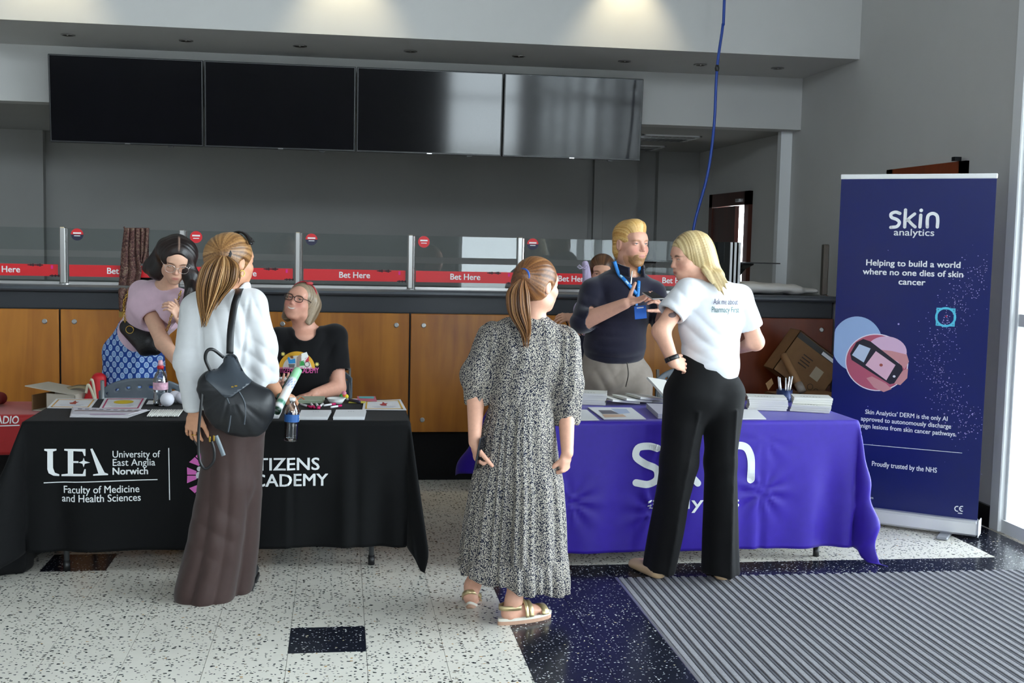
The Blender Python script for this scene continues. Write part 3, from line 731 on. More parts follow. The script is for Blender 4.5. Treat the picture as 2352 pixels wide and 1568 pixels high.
a, b = uvb(1962, 1018), uvb(2210, 1040); bw6.stroke(np.linspace(a, b, 4), .003)
u, z = uvb(2199, 1168); bw7.ring(u, z, .017, .0055, 14, math.pi*.4, math.pi*1.6); u, z = uvb(2210, 1168); bw7.ring(u, z, .017, .0055, 14, math.pi*.4, math.pi*1.6); bw7.rect(u-.016, z-.0025, u-.002, z+.0025); bw7.rect(u-.022, z-.030, u+.002, z-.025)
for nm_, pr_ in (('logo_lettering', bwp), ('paragraph', bw3), ('closing_line', bw4), ('web_address', bw5), ('rule_line', bw6), ('conformity_mark', bw7)): pr_.lay(nm_, lambda u, z: BN(u, z), whitev, e_b)
pr = Print(); pr2 = Print()
path_ = [(2262, 610), (2215, 665), (2175, 745), (2150, 830), (2170, 890), (2200, 950), (2238, 1005)]
pl = spline(path_, 200)
for k in range(560):
    q = pl[rng.randint(200)]+rng.normal(0, 1, 2)*np.array([24, 16]); 
    if q[0] > 2268: continue
    u, z = uvb(*q); 
    if u < bw-.004: pr.disc(u, z, rng.uniform(.0012, .0042), rng.uniform(.001, .0032), 5)
for k in range(22):
    q = (rng.uniform(1940, 2260), rng.uniform(560, 1150)); u, z = uvb(*q); pr.disc(u, z, rng.uniform(.001, .003), None, 6)
pr.disc(*uvb(2064, 744), .0055, None, 10)
pr.lay('spark_pattern', lambda u, z: BN(u, z, .001), mat('lilac_print', '#b9a8dc', .5), e_b)['kind'] = 'stuff'
u, z = uvb(2172, 728); q = Print(); w2 = .052
q.ring(u, z, .058, .012, 24); q.lay('cyan_ring', lambda u, z: BN(u, z, .0015), mat('cyan_print', '#55c3de', .5), e_b)
q = Print(); q.rect(u-w2, z-w2, u+w2, z-w2+.008); q.rect(u-w2, z+w2-.008, u+w2, z+w2); q.rect(u-w2, z-w2, u-w2+.008, z+w2); q.rect(u+w2-.008, z-w2, u+w2, z+w2); q.lay('cyan_frame', lambda u, z: BN(u, z, .0018), MATS['cyan_print'], e_b)
Print().disc(u+.004, z+.004, .005, None, 8).lay('cyan_dot', lambda u, z: BN(u, z, .0018), mat('red_print', '#c8204a', .5), e_b)
def clip(pts): return [(min(max(a_, .002), bw-.002), b_) for a_, b_ in pts]
u, z = uvb(1968, 790); t = np.linspace(0, 2*math.pi, 48, endpoint=False)
Print().poly(clip(np.column_stack([u+.150*np.cos(t), z+.165*np.sin(t)]))).lay('pale_disc', lambda u, z: BN(u, z, .0008), mat('pale_blue_print', '#94aed6', .5), e_b)
u0_, z0_ = uvb(2013, 832)
def PD(name, pr_, d, c): pr_.lay(name, lambda u, z: BN(u, z, d), mat(name+'_ink', c, .5), e_b)
PD('photo_rim', Print().disc(u0_, z0_, .182, .170, 48), .0011, '#e6dde8')
PD('photo_skin', Print().disc(u0_, z0_, .176, .164, 48), .0014, '#b5556a')
PD('photo_pale', Print().disc(u0_+.055, z0_+.07, .115, .088, 30), .0017, '#d8b2cc')
def uvl(pts): return [uvb(*q) for q in pts]
PD('photo_finger', Print().poly(uvl([(1990, 868), (2003, 864), (2035, 880), (2048, 893), (2030, 900), (2008, 890)])).poly(uvl([(2017, 802), (2050, 806), (2083, 814), (2088, 830), (2078, 848), (2062, 830), (2035, 818)])).poly(uvl([(2086, 846), (2070, 852), (2052, 880), (2068, 884), (2084, 868)])), .002, '#c98a8c')
PD('photo_phone', Print().poly(uvl([(1953, 812), (1967, 786), (1983, 778), (2000, 784), (2072, 840), (2074, 850), (2054, 880), (2044, 882), (1956, 826)])), .0023, '#1d1a28')
PD('photo_screen', Print().poly(uvl([(1957, 815), (1974, 790), (2000, 800), (1984, 832)])), .0026, '#b8c6dc')
PD('photo_lesion_view', Print().poly(uvl([(1988, 838), (2012, 806), (2057, 838), (2036, 873)])), .0026, '#e0b2c2')
PD('photo_lesion', Print().disc(*uvb(2024, 838), .010, .009, 12), .0029, '#9c4a3c')
PD('photo_nail', Print().disc(*uvb(2054, 864), .008, .007, 10), .0029, '#e8e6ea')
# ------------------------------------------------------------------ hanging cable
cpts = [(2.283, 3.95), (2.285, 3.12), (2.281, 2.965), (2.255, 2.712), (2.249, 2.364), (2.219, 2.074), (2.147, 1.768), (2.10, 1.50), (2.10, 1.32)]
e = empty('hanging_cable', (2.2, 8.2, 1.32), 'blue cable hanging from the ceiling beside the screens', 'cable')
kk = 8.2/7.0
cp = [(x*kk, 8.2, EYE+(z-EYE)*kk) for x, z in cpts[1:-2]]; cp = [(cp[0][0], 8.2, 4.995)]+cp+[(2.50, 8.2, 1.55), (2.48, 8.2, 1.303)]
MB().tube(spline(cp, 60), .0105, 8).build('cable', mat('blue_cable', '#0d3c96', .4), e, True)
kq = np.array([cp[3][0], 8.2, cp[3][2]]); MB().lathe([(.006, -.03), (.014, -.015), (.017, 0), (.013, .02), (.006, .03)], kq, 10).build('tie', blackp, e, True)
# ------------------------------------------------------------------ organic shapes: smooth unions meshed with surface nets
f32 = np.float32
class Prim:
    def __init__(s, fn, lo, hi): s.fn = fn; s.lo = np.array(lo, float); s.hi = np.array(hi, float)
def cone(a, b, ra, rb):
    a = np.array(a, float); b = np.array(b, float); ab = b-a; L2_ = float(ab @ ab)+1e-9
    def fn(X, Y, Z):
        x, y, z = X-f32(a[0]), Y-f32(a[1]), Z-f32(a[2])
        t = np.clip((x*f32(ab[0])+y*f32(ab[1])+z*f32(ab[2]))/f32(L2_), 0, 1)
        return np.sqrt((x-t*f32(ab[0]))**2+(y-t*f32(ab[1]))**2+(z-t*f32(ab[2]))**2)-(f32(ra)+t*f32(rb-ra))
    r = max(ra, rb); return Prim(fn, np.minimum(a, b)-r, np.maximum(a, b)+r)
def econe(a, b, wa, da, wb, db, wdir):
    "cone of elliptical section: half-width w along wdir, half-depth d across"
    a = np.array(a, float); b = np.array(b, float); ab = b-a; Ln = np.linalg.norm(ab); t_ = ab/Ln
    u = np.array(wdir, float); u = u-t_*(u @ t_); u /= np.linalg.norm(u); v = np.cross(t_, u)
    def fn(X, Y, Z):
        x, y, z = X-f32(a[0]), Y-f32(a[1]), Z-f32(a[2])
        s = x*f32(t_[0])+y*f32(t_[1])+z*f32(t_[2]); t = np.clip(s/f32(Ln), 0, 1); rs = s-t*f32(Ln)
        p = x*f32(u[0])+y*f32(u[1])+z*f32(u[2]); q = x*f32(v[0])+y*f32(v[1])+z*f32(v[2])
        W = f32(wa)+t*f32(wb-wa); D = f32(da)+t*f32(db-da); m_ = np.minimum(W, D)
        k = np.sqrt((p/W)**2+(q/D)**2+(rs/m_)**2)+f32(1e-6)
        g = np.sqrt((p/W**2)**2+(q/D**2)**2+(rs/m_**2)**2)+f32(1e-6)
        return np.where(k < .2, (k-1)*m_, k*(k-1)/g)
    r = max(wa, da, wb, db); return Prim(fn, np.minimum(a, b)-r, np.maximum(a, b)+r)
def ell(c, r, R=None):
    c = np.array(c, float); r = np.array(r, float); R = np.eye(3) if R is None else np.array(R, float)
    def fn(X, Y, Z):
        x, y, z = X-f32(c[0]), Y-f32(c[1]), Z-f32(c[2])
        q = [(x*f32(R[0, i])+y*f32(R[1, i])+z*f32(R[2, i])) for i in range(3)]
        k = np.sqrt(sum((q[i]/f32(r[i]))**2 for i in range(3)))+f32(1e-6)
        g = np.sqrt(sum((q[i]/f32(r[i]**2))**2 for i in range(3)))+f32(1e-6)
        return np.where(k < .2, (k-1)*f32(min(r)), k*(k-1)/g)
    e_ = np.sqrt((R**2) @ (r**2)); return Prim(fn, c-e_, c+e_)
def half(p, n, big=3.):
    "everything on the side of n from p (used for cutting); small ones only reach a ball round p"
    p = np.array(p, float); n = unit(n)
    if big < 1:
        c = p+n*big*.35; rad = big*.8
        def fn(X, Y, Z):
            a = -((X-f32(p[0]))*f32(n[0])+(Y-f32(p[1]))*f32(n[1])+(Z-f32(p[2]))*f32(n[2]))
            return np.maximum(a, np.sqrt((X-f32(c[0]))**2+(Y-f32(c[1]))**2+(Z-f32(c[2]))**2)-f32(rad))
        return Prim(fn, c-rad, c+rad)
    return Prim(lambda X, Y, Z: -((X-f32(p[0]))*f32(n[0])+(Y-f32(p[1]))*f32(n[1])+(Z-f32(p[2]))*f32(n[2])), p-big, p+big)
def axis_coords(lo, hi, h, fine):
    c = [lo]; x = lo
    while x < hi:
        hh = h
        for a, b, hf in fine:
            if a <= x < b: hh = min(hh, hf)
            elif x < a < x+hh: hh = min(hh, max(a-x, hf))
        x += hh; c.append(x)
    return np.array(c, dtype=f32)
class Field:
    def __init__(s, ops, h, fine=(), pad=.012):
        lo = np.min([p.lo for p, k, o in ops if o == '+'], axis=0)-pad; hi = np.max([p.hi for p, k, o in ops if o == '+'], axis=0)+pad
        s.ax = [axis_coords(lo[i], hi[i], h, [(f[0][i], f[1][i], f[2]) for f in fine]) for i in range(3)]
        s.d = np.full([len(a) for a in s.ax], 1., dtype=f32)
        for p, k, o in ops: s.apply(p, k, o)
    def apply(s, p, k, o):
        m_ = max(k, .004)*1.2+.01; sl = []
        for i in range(3):
            a = np.searchsorted(s.ax[i], p.lo[i]-m_); b = np.searchsorted(s.ax[i], p.hi[i]+m_)
            if b <= a: return
            sl.append(slice(max(a-1, 0), b+1))
        X = s.ax[0][sl[0]][:, None, None]; Y = s.ax[1][sl[1]][None, :, None]; Z = s.ax[2][sl[2]][None, None, :]
        d2 = p.fn(X, Y, Z).astype(f32); d1 = s.d[tuple(sl)]; k = f32(max(k, 1e-5))
        if o == '+':
            h = np.clip(.5+.5*(d1-d2)/k, 0, 1); s.d[tuple(sl)] = d1*(1-h)+d2*h-k*h*(1-h)
        else:
            d2 = -d2; h = np.clip(.5+.5*(d2-d1)/k, 0, 1); s.d[tuple(sl)] = d1*(1-h)+d2*h+k*h*(1-h)
    def mesh(s, smooth=1):
        d = s.d; d[0] = d[-1] = 1; d[:, 0] = d[:, -1] = 1; d[:, :, 0] = d[:, :, -1] = 1
        S = d < 0; c = np.zeros(np.array(d.shape)-1, dtype=np.int8)
        for a in (0, 1):
            for b in (0, 1):
                for e_ in (0, 1): c += S[a:S.shape[0]-1+a, b:S.shape[1]-1+b, e_:S.shape[2]-1+e_]
        act = (c > 0) & (c < 8); I, J, K = np.nonzero(act); n = len(I)
        vid = np.full(act.shape, -1, dtype=np.int32); vid[act] = np.arange(n)
        acc = np.zeros((n, 3)); cnt = np.zeros(n); xs, ys, zs = s.ax
        for ax in range(3):
            for u in (0, 1):
                for v in (0, 1):
                    o1 = [0, 0, 0]; o1[(ax+1) % 3] = u; o1[(ax+2) % 3] = v; o2 = list(o1); o2[ax] = 1
                    i1 = (I+o1[0], J+o1[1], K+o1[2]); i2 = (I+o2[0], J+o2[1], K+o2[2])
                    a, b = d[i1], d[i2]; m_ = (a < 0) != (b < 0); t = np.where(m_, a/(a-b+1e-20), 0)
                    for q, cc in enumerate((xs, ys, zs)): acc[:, q] += np.where(m_, cc[i1[q]]*(1-t)+cc[i2[q]]*t, 0)
                    cnt += m_
        V = acc/cnt[:, None]; F = []
        for ax in range(3):
            a = [slice(None)]*3; b = [slice(None)]*3; a[ax] = slice(None, -1); b[ax] = slice(1, None)
            ch = S[tuple(a)] != S[tuple(b)]; e1, e2 = (ax+1) % 3, (ax+2) % 3
            ii = np.array(np.nonzero(ch)); ok = (ii[e1] > 0) & (ii[e2] > 0); ii = ii[:, ok]
            pos = S[tuple(a)][tuple(ii)]
            def g(du, dv):
                j = ii.copy(); j[e1] -= du; j[e2] -= dv; return vid[tuple(j)]
            q = np.stack([g(1, 1), g(0, 1), g(0, 0), g(1, 0)], -1); q[~pos] = q[~pos][:, ::-1]; F.append(q)
        F = np.vstack(F); F = F[(F >= 0).all(1)]
        V = relax(V, F, smooth)
        return V, F
def edges_of(F):
    E = np.vstack([F[:, [0, 1]], F[:, [1, 2]], F[:, [2, 3]], F[:, [3, 0]]]); return np.vstack([E, E[:, ::-1]])
def relax(V, F, it, lam=.5):
    if it <= 0: return V
    E = edges_of(F); n = len(V); deg = np.bincount(E[:, 0], minlength=n)+1e-9
    for _ in range(it):
        V = V*(1-lam)+lam*np.stack([np.bincount(E[:, 0], V[E[:, 1], i], n)/deg for i in range(3)], -1)
    return V
def normals(V, F):
    nf = np.cross(V[F[:, 2]]-V[F[:, 0]], V[F[:, 3]]-V[F[:, 1]]); n = np.zeros_like(V)
    for i in range(4):
        for q in range(3): n[:, q] += np.bincount(F[:, i], nf[:, q], len(V))
    return n/(np.linalg.norm(n, axis=1, keepdims=True)+1e-12)
TAB = np.random.RandomState(3).rand(4096)
def vn(x, seed=0):
    x = np.asarray(x, float); i = np.floor(x).astype(int); t = x-i; t = t*t*(3-2*t)
    return TAB[(i+seed*131) % 4096]*(1-t)+TAB[(i+1+seed*131) % 4096]*t
def vn3(p, sc, seed=0):
    "cheap smooth noise of a point, -1..1"
    p = np.asarray(p)*sc
    s = np.sin(p[:, 0]*1.0+2.1*np.sin(p[:, 1]*.7+seed)+seed*1.3)+np.sin(p[:, 1]*1.1+1.7*np.sin(p[:, 2]*.8+seed*2)+seed)+np.sin(p[:, 2]*.9+1.9*np.sin(p[:, 0]*.75+seed*.7)+2*seed)
    return s/3
def sm(x, a, b): t = np.clip((x-a)/(b-a), 0, 1); return t*t*(3-2*t)
def field_obj(name, ops, h, material, parent, fine=(), smooth=1, disp=None, colfn=None, cut=None):
    V, F = Field(ops, h, fine).mesh(smooth)
    if disp is not None:
        nr = normals(V, F); V = V+nr*disp(V, nr)[:, None]
    col = colfn(V) if colfn is not None else None
    return obj(name, V, F, material, parent, True, col=col)
# ------------------------------------------------------------------ people: shared builders
def frame_of(fwd, up=(0, 0, 1)):
    y = unit(fwd); x = unit(np.cross(y, up)); z = np.cross(x, y); return np.column_stack([x, y, z])
class Head:
    "a head in local axes: x to the right of the face, y forward, z up; origin between the ears"
    def __init__(s, c, fwd, sc=1., up=(0, 0, 1), jaw=1., nose=1., male=False):
        s.c = np.array(c, float); s.R = frame_of(fwd, up); s.sc = sc; s.jaw = jaw; s.nose = nose; s.male = male
    def w(s, *p): return s.c+s.R @ (np.array(p, float)*s.sc)
    def l(s, V): return ((np.asarray(V)-s.c) @ s.R)/s.sc
    def E(s, p, r): return ell(s.w(*p), np.array(r)*s.sc, s.R)
    def Cn(s, a, b, ra, rb): return cone(s.w(*a), s.w(*b), ra*s.sc, rb*s.sc)
    def ops(s, neck_to, rn=.05, mouth=0.):
        j = s.jaw; o = []
        o.append((s.E((0, -.016, .032), (.073, .093, .080)), .01, '+'))
        o.append((s.E((0, .022, -.040), (.057*j, .066, .072)), .03, '+'))
        o.append((s.E((0, .060, -.096), (.025*j, .021, .018)), .028, '+'))
        o.append((s.E((0, .058, -.050), (.036*j, .030, .036)), .03, '+'))
        for q in (-1, 1):
            o.append((s.E((q*.040, .050, -.026), (.024, .026, .022)), .025, '+'))
            o.append((s.E((q*.046*j, .005, -.070), (.016, .03, .020)), .025, '+'))
        o.append((s.E((0, .062, .034), (.050, .026, .030)), .03, '+'))
        o.append((s.Cn((-.034, .076, .020), (.034, .076, .020), .010, .010), .016, '+'))
        for q in (-1, 1):
            o.append((s.E((q*.031, .096, .006), (.018, .017, .010)), .014, '-'))
            o.append((s.E((q*.031, .072, .004), (.0165, .013, .011)), .006, '+'))
            o.append((s.E((q*.031, .088, .0025), (.0115, .012, .0032)), .002, '-'))
        n = s.nose
        o.append((s.Cn((0, .082, .012), (0, .097*n, -.024), .0065, .0090), .010, '+'))
        o.append((s.E((0, .097*n, -.028), (.0100, .011, .0090)), .006, '+'))
        for q in (-1, 1): o.append((s.E((q*.0105, .089*n, -.032), (.0065, .009, .0065)), .005, '+'))
        o.append((s.E((0, .080, -.060), (.026, .014, .016)), .014, '+'))
        o.append((s.Cn((-.014, .090, -.0555), (.014, .090, -.0555), .0042, .0042), .005, '+'))
        o.append((s.Cn((-.012, .089, -.0655), (.012, .089, -.0655), .0050, .0050), .005, '+'))
        if mouth: o.append((s.E((0, .094, -.0605), (.017, .010, mouth)), .003, '-'))
        for q in (-1, 1):
            o.append((s.E((q*.073, -.012, -.006), (.008, .019, .031)), .006, '+'))
            o.append((s.E((q*.081, -.009, -.004), (.006, .011, .020)), .004, '-'))
        o.append((cone(s.w(0, -.020, -.045), neck_to, rn, rn*1.08), .03, '+'))
        return o
    def fine(s, h=.0032):
        r = np.array([.10, .12, .13])*s.sc; e_ = np.sqrt((s.R**2) @ (r**2)); return (s.c-e_, s.c+e_, h)
    def paint(s, V, col, lip='#b0625c', brow='#5a4030', cheek=.35, beard=None, browk=.8, teeth=False, smile=0.):
        L = s.l(V).copy(); L0 = L; col = col.copy(); near = (np.abs(L) < .16).all(1) & (L[:, 1] > .02)
        def mixc(m_, c):
            m_ = np.clip(m_, 0, 1)[:, None]*near[:, None]; col[:] = col*(1-m_)+np.array(srgb(c))*m_
        for q in (-1, 1): mixc(cheek*np.exp(-(((L[:, 0]-q*.038)/.022)**2+((L[:, 2]+.03)/.024)**2)), '#c9736a')
        mixc(.3*np.exp(-((L[:, 0]/.012)**2+((L[:, 2]+.028)/.012)**2)), '#c9736a')
        if beard is not None:
            m_ = sm(-L[:, 2], .050, .066)*(1-.6*np.exp(-(((L[:, 0])/.020)**2+((L[:, 2]+.0605)/.009)**2)))*sm(L[:, 1], -.01, .03)
            mo = np.exp(-((L[:, 0]/.028)**4+((L[:, 2]+.047)/.0055)**2))
            sp_ = .75+.25*vn3(V, 900., 2); mixc(np.maximum(m_, mo)*.85*sp_, beard)
        wm = 1+.35*(smile > 0); L = L0.copy(); L[:, 2] -= smile*L[:, 0]**2; L[:, 0] /= wm
        mixc(.75*np.exp(-((L[:, 0]/.019)**4+((L[:, 2]+.0605)/.0085)**4)), lip)
        mixc(.8*np.exp(-((L[:, 0]/.019)**4+((L[:, 2]+.0605)/.0014)**2)), '#6e332f')
        if teeth: mixc(1.5*np.exp(-((L[:, 0]/.015)**4+((L[:, 2]+.0598)/.0036)**4)), '#e8e0d6')
        L = L0
        for q in (-1, 1):
            bx_ = (L[:, 0]-q*.032); bz = L[:, 2]-(.0215-14.*bx_**2-q*bx_*.10*0)
            mixc(browk*np.exp(-((bx_/.0185)**4+(bz/.0042)**2)), brow)
            mixc(.95*np.exp(-((bx_/.014)**4+((L[:, 2]-.0058)/.0021)**2)), '#2e2019')
        return col
    def eyes(s, parent, look=(0, 1, 0), iris='#4a5a60', closed=False):
        for q in (-1, 1):
            c = np.array([q*.031, .0688, .003]); mb = MB().sphere((0, 0, 0), .0125*s.sc, 16); V = np.vstack(mb.V)
            d = unit(look); cs = (V/(.0125*s.sc)) @ (s.R @ d)
            col = np.tile(srgb('#d9d3cd'), (len(V), 1)); col[cs > .86] = srgb(iris); col[cs > .965] = (.01, .01, .01)
            obj('eye', V+s.w(*c), mb.F, mat('eye_surface', (1, 1, 1), .15, attr=True), parent, True, col=col)
def hand_ops(wr, f, n, side, curl=(.5, .6, .5), sc=1., spread=.06, thumb=(.55, .75, .25), tcurl=.4, fcurl=None):
    "wrist point, direction of the fingers, direction the palm faces, side +1/-1 for the thumb"
    f = unit(f); n = np.array(n, float); n = unit(n-f*(n @ f)); t = np.cross(f, n)*side; wr = np.array(wr, float); o = []
    def pt(a, b, c): return wr+(f*a+t*b+n*c)*sc
    o.append((econe(pt(-.01, 0, 0), pt(.035, .002, .002), .024*sc, .017*sc, .034*sc, .015*sc, t), .012, '+'))
    o.append((econe(pt(.035, .002, .002), pt(.078, .0, .003), .034*sc, .015*sc, .038*sc, .012*sc, t), .012, '+'))
    o.append((cone(pt(.020, .020, .008), pt(.050, .030, .010), .014*sc, .012*sc), .012, '+'))
    for i, (b, L, r) in enumerate(((.030, .070, .0086), (.0105, .078, .0089), (-.0095, .072, .0085), (-.0285, .056, .0076))):
        cu = curl if fcurl is None else fcurl[i]
        p = pt(.083-.004*abs(i-1.2), b, .002); a = 0.; dirl = unit(f+t*(spread*(1.5-i)))
        for (fr, c) in zip((.44, .31, .25), cu):
            a += c; q = p+(dirl*math.cos(a)+n*math.sin(a))*L*fr*sc
            o.append((cone(p, q, r*sc, r*.90*sc), .0035, '+')); p = q; r *= .92
    p = pt(.026, .030, .006); d = unit(f*thumb[0]+t*thumb[1]+n*thumb[2])
    for k, (L, r) in enumerate(((.042, .0120), (.032, .0102), (.024, .0090))):
        q = p+d*L*sc; o.append((cone(p, q, r*sc, r*.9*sc), .006 if k == 0 else .004, '+')); p = q; d = unit(d+unit(f*.8+n*.7)*tcurl*.6)
    return o
def hand_box(wr, f, sc=1., h=.0036):
    c = np.array(wr)+unit(f)*.08*sc; return (c-.11*sc, c+.11*sc, h)
SKIN = {}
def skin_mat(): return mat('skin', (1, 1, 1), .48, noise=.05, nscale=60, attr=True, spec=.4, bump=.05, bscale=700)
def body_obj(ops, parent, tone, fine, heads=(), h=.0115, name='body', **paint):
    V, F = Field(ops, h, fine).mesh(1)
    col = np.tile(np.array(srgb(tone)), (len(V), 1))
    for hd in heads: col = hd.paint(V, col, **paint)
    return obj(name, V, F, skin_mat(), parent, True, col=col)
hair_m = None
def hair_mat():
    return mat('hair', (1, 1, 1), .38, attr=True, noise=.10, nscale=120, spec=.45)
def ramp_cols(t, cols):
    c = np.array([srgb(q) for q in cols]); x = np.clip(t, 0, 1)*(len(c)-1); i = np.minimum(x.astype(int), len(c)-2); u = (x-i)[:, None]
    return c[i]*(1-u)+c[i+1]*u
def strands(name, curves, cols, parent, r=.004, taper=.35, n=6, flat=.6, rs=11):
    "a bundle of hair locks, each a tapered tube along its own curve, joined as one head of hair"
    V = []; F = []; C_ = []; k = 0; rr = np.random.RandomState(rs); up = (.3, .2, .1)
    for c in curves:
        m_ = len(c); t = np.linspace(0, 1, m_); ra = r*rr.uniform(.7, 1.25)*np.clip(np.minimum(1, .55+t*3)*(1-(1-taper)*sm(t, .6, 1.)), .05, 2)
        v, f = tube_geo(c, ra, n, True, flat, up); V.append(v); F += [tuple(i+k for i in q) for q in f]; k += len(v)
        base = rr.rand(); C_.append(np.tile(ramp_cols(np.array([base]), cols)[0], (len(v), 1)))
    return np.vstack(V), F, np.vstack(C_)
def shape_fn(*terms):
    return lambda V, N_: sum(t(V, N_) for t in terms)
def person(name_loc, label): return empty('person', name_loc, label, 'person')
# ------------------------------------------------------------------ people
def hair_cap(hd, parent, ops, tie, cols, freq=60, groove=.0016, h=.0042, name='hair', axis=None, extra=None):
    "pulled-back hair: a shell over the skull combed towards the tie point"
    V, F = Field(ops, h, ()).mesh(2)
    ax = unit(np.array(tie)-hd.c) if axis is None else unit(axis); t1 = unit(np.cross(ax, (.2, .1, 1))); t2 = np.cross(ax, t1)
    q = V-np.array(tie); ang = np.arctan2(q @ t2, q @ t1)
    rad = np.linalg.norm(q, axis=1)
    g = vn(ang*freq/6.283*1.0+50, 1)*.6+vn(ang*freq/2.2+90+rad*8, 2)*.4
    nr = normals(V, F); V = V+nr*((g-.5)*2*groove)[:, None]
    col = ramp_cols(g*.8+.1+.15*vn3(V, 30., 4), cols)
    return V, F, col
def pony(tie, pts, n, spread, cols, rs=1, r=.0045, end=.7):
    rr = np.random.RandomState(rs); cs = []
    base = spline(pts, 22); tang = np.gradient(base, axis=0)
    for i in range(n):
        a = rr.uniform(0, 6.283); q = math.sqrt(rr.rand())
        L = rr.uniform(end, 1.); m_ = 20; t = np.linspace(0, L, m_); c = np.stack([np.interp(t*21, np.arange(22), base[:, q_]) for q_ in range(3)], -1)
        prof = (.22+.78*sm(t, 0, .35))*(1-.85*sm(t, .45, 1.02))
        ox = np.array([math.cos(a), math.sin(a)*.75, 0])*q
        c += ox[None, :]*(spread*prof)[:, None]
        c += np.column_stack([.004*np.sin(t*9+a*3), .004*np.cos(t*8+a), 0*t])*sm(t, .2, 1)[:, None]
        cs.append(c)
    return strands('pony', cs, cols, None, r, .3, 6, .7, rs)
def join_hair(name, parts, parent):
    "parts: list of (V, F, col) -> one head of hair"
    V = []; F = []; C_ = []; k = 0
    for v, f, c in parts:
        V.append(v); C_.append(c); F += [tuple(int(i)+k for i in q) for q in (f.tolist() if isinstance(f, np.ndarray) else f)]; k += len(v)
    return obj(name, np.vstack(V), F, hair_mat(), parent, True, col=np.vstack(C_))
def skull_shell(hd, t=.010):
    return [(hd.E((0, -.018, .034), (.073+t, .094+t, .081+t)), .01, '+'), (hd.E((0, -.040, -.012), (.064+t, .062+t, .070)), .03, '+')]
def band(name, pts, wid, th, nrm, material, parent, n=40):
    "a flat strap along a curve; nrm: outward direction(s)"
    c = spline(pts, n); t = np.gradient(c, axis=0); t /= np.linalg.norm(t, axis=1, keepdims=True)
    nr = np.array(nrm, float) if np.ndim(nrm) == 1 else spline(nrm, n); nr = np.broadcast_to(nr, c.shape)
    s_ = np.cross(t, nr); s_ /= np.linalg.norm(s_, axis=1, keepdims=True); nn = np.cross(s_, t)
    V = np.stack([c-s_*wid/2, c+s_*wid/2, c+s_*wid/2+nn*th, c-s_*wid/2+nn*th], 1).reshape(-1, 3)
    F = [(i*4+j, i*4+(j+1) % 4, i*4+4+(j+1) % 4, i*4+4+j) for i in range(n-1) for j in range(4)]+[(3, 2, 1, 0), (n*4-4, n*4-3, n*4-2, n*4-1)]
    return obj(name, V, F, material, parent, True)
def folds_v(amp, fx, seed, zlo=None, zhi=None):
    "hanging folds that follow the vertical"
    def f(V, N_):
        th = V[:, 0]*fx+V[:, 1]*fx*.8; a = amp if zlo is None else amp*sm(V[:, 2], zhi, zlo)
        return a*(vn(th+3*vn(V[:, 2]*2.2, seed)+100, seed)-.5)*2
    return f
def folds_n(amp, sc, seed):
    return lambda V, N_: amp*vn3(V, sc, seed)
def folds_dir(amp, d, fr, seed, c=None, rad=None):
    "creases running across direction d, optionally only near c"
    d = unit(d)
    def f(V, N_):
        ph = (V @ d)*fr+1.5*vn3(V, 9., seed); w_ = 1. if c is None else np.exp(-np.sum((V-np.array(c))**2, 1)/rad**2)
        return amp*w_*(np.abs(np.sin(ph))-.6)
    return f
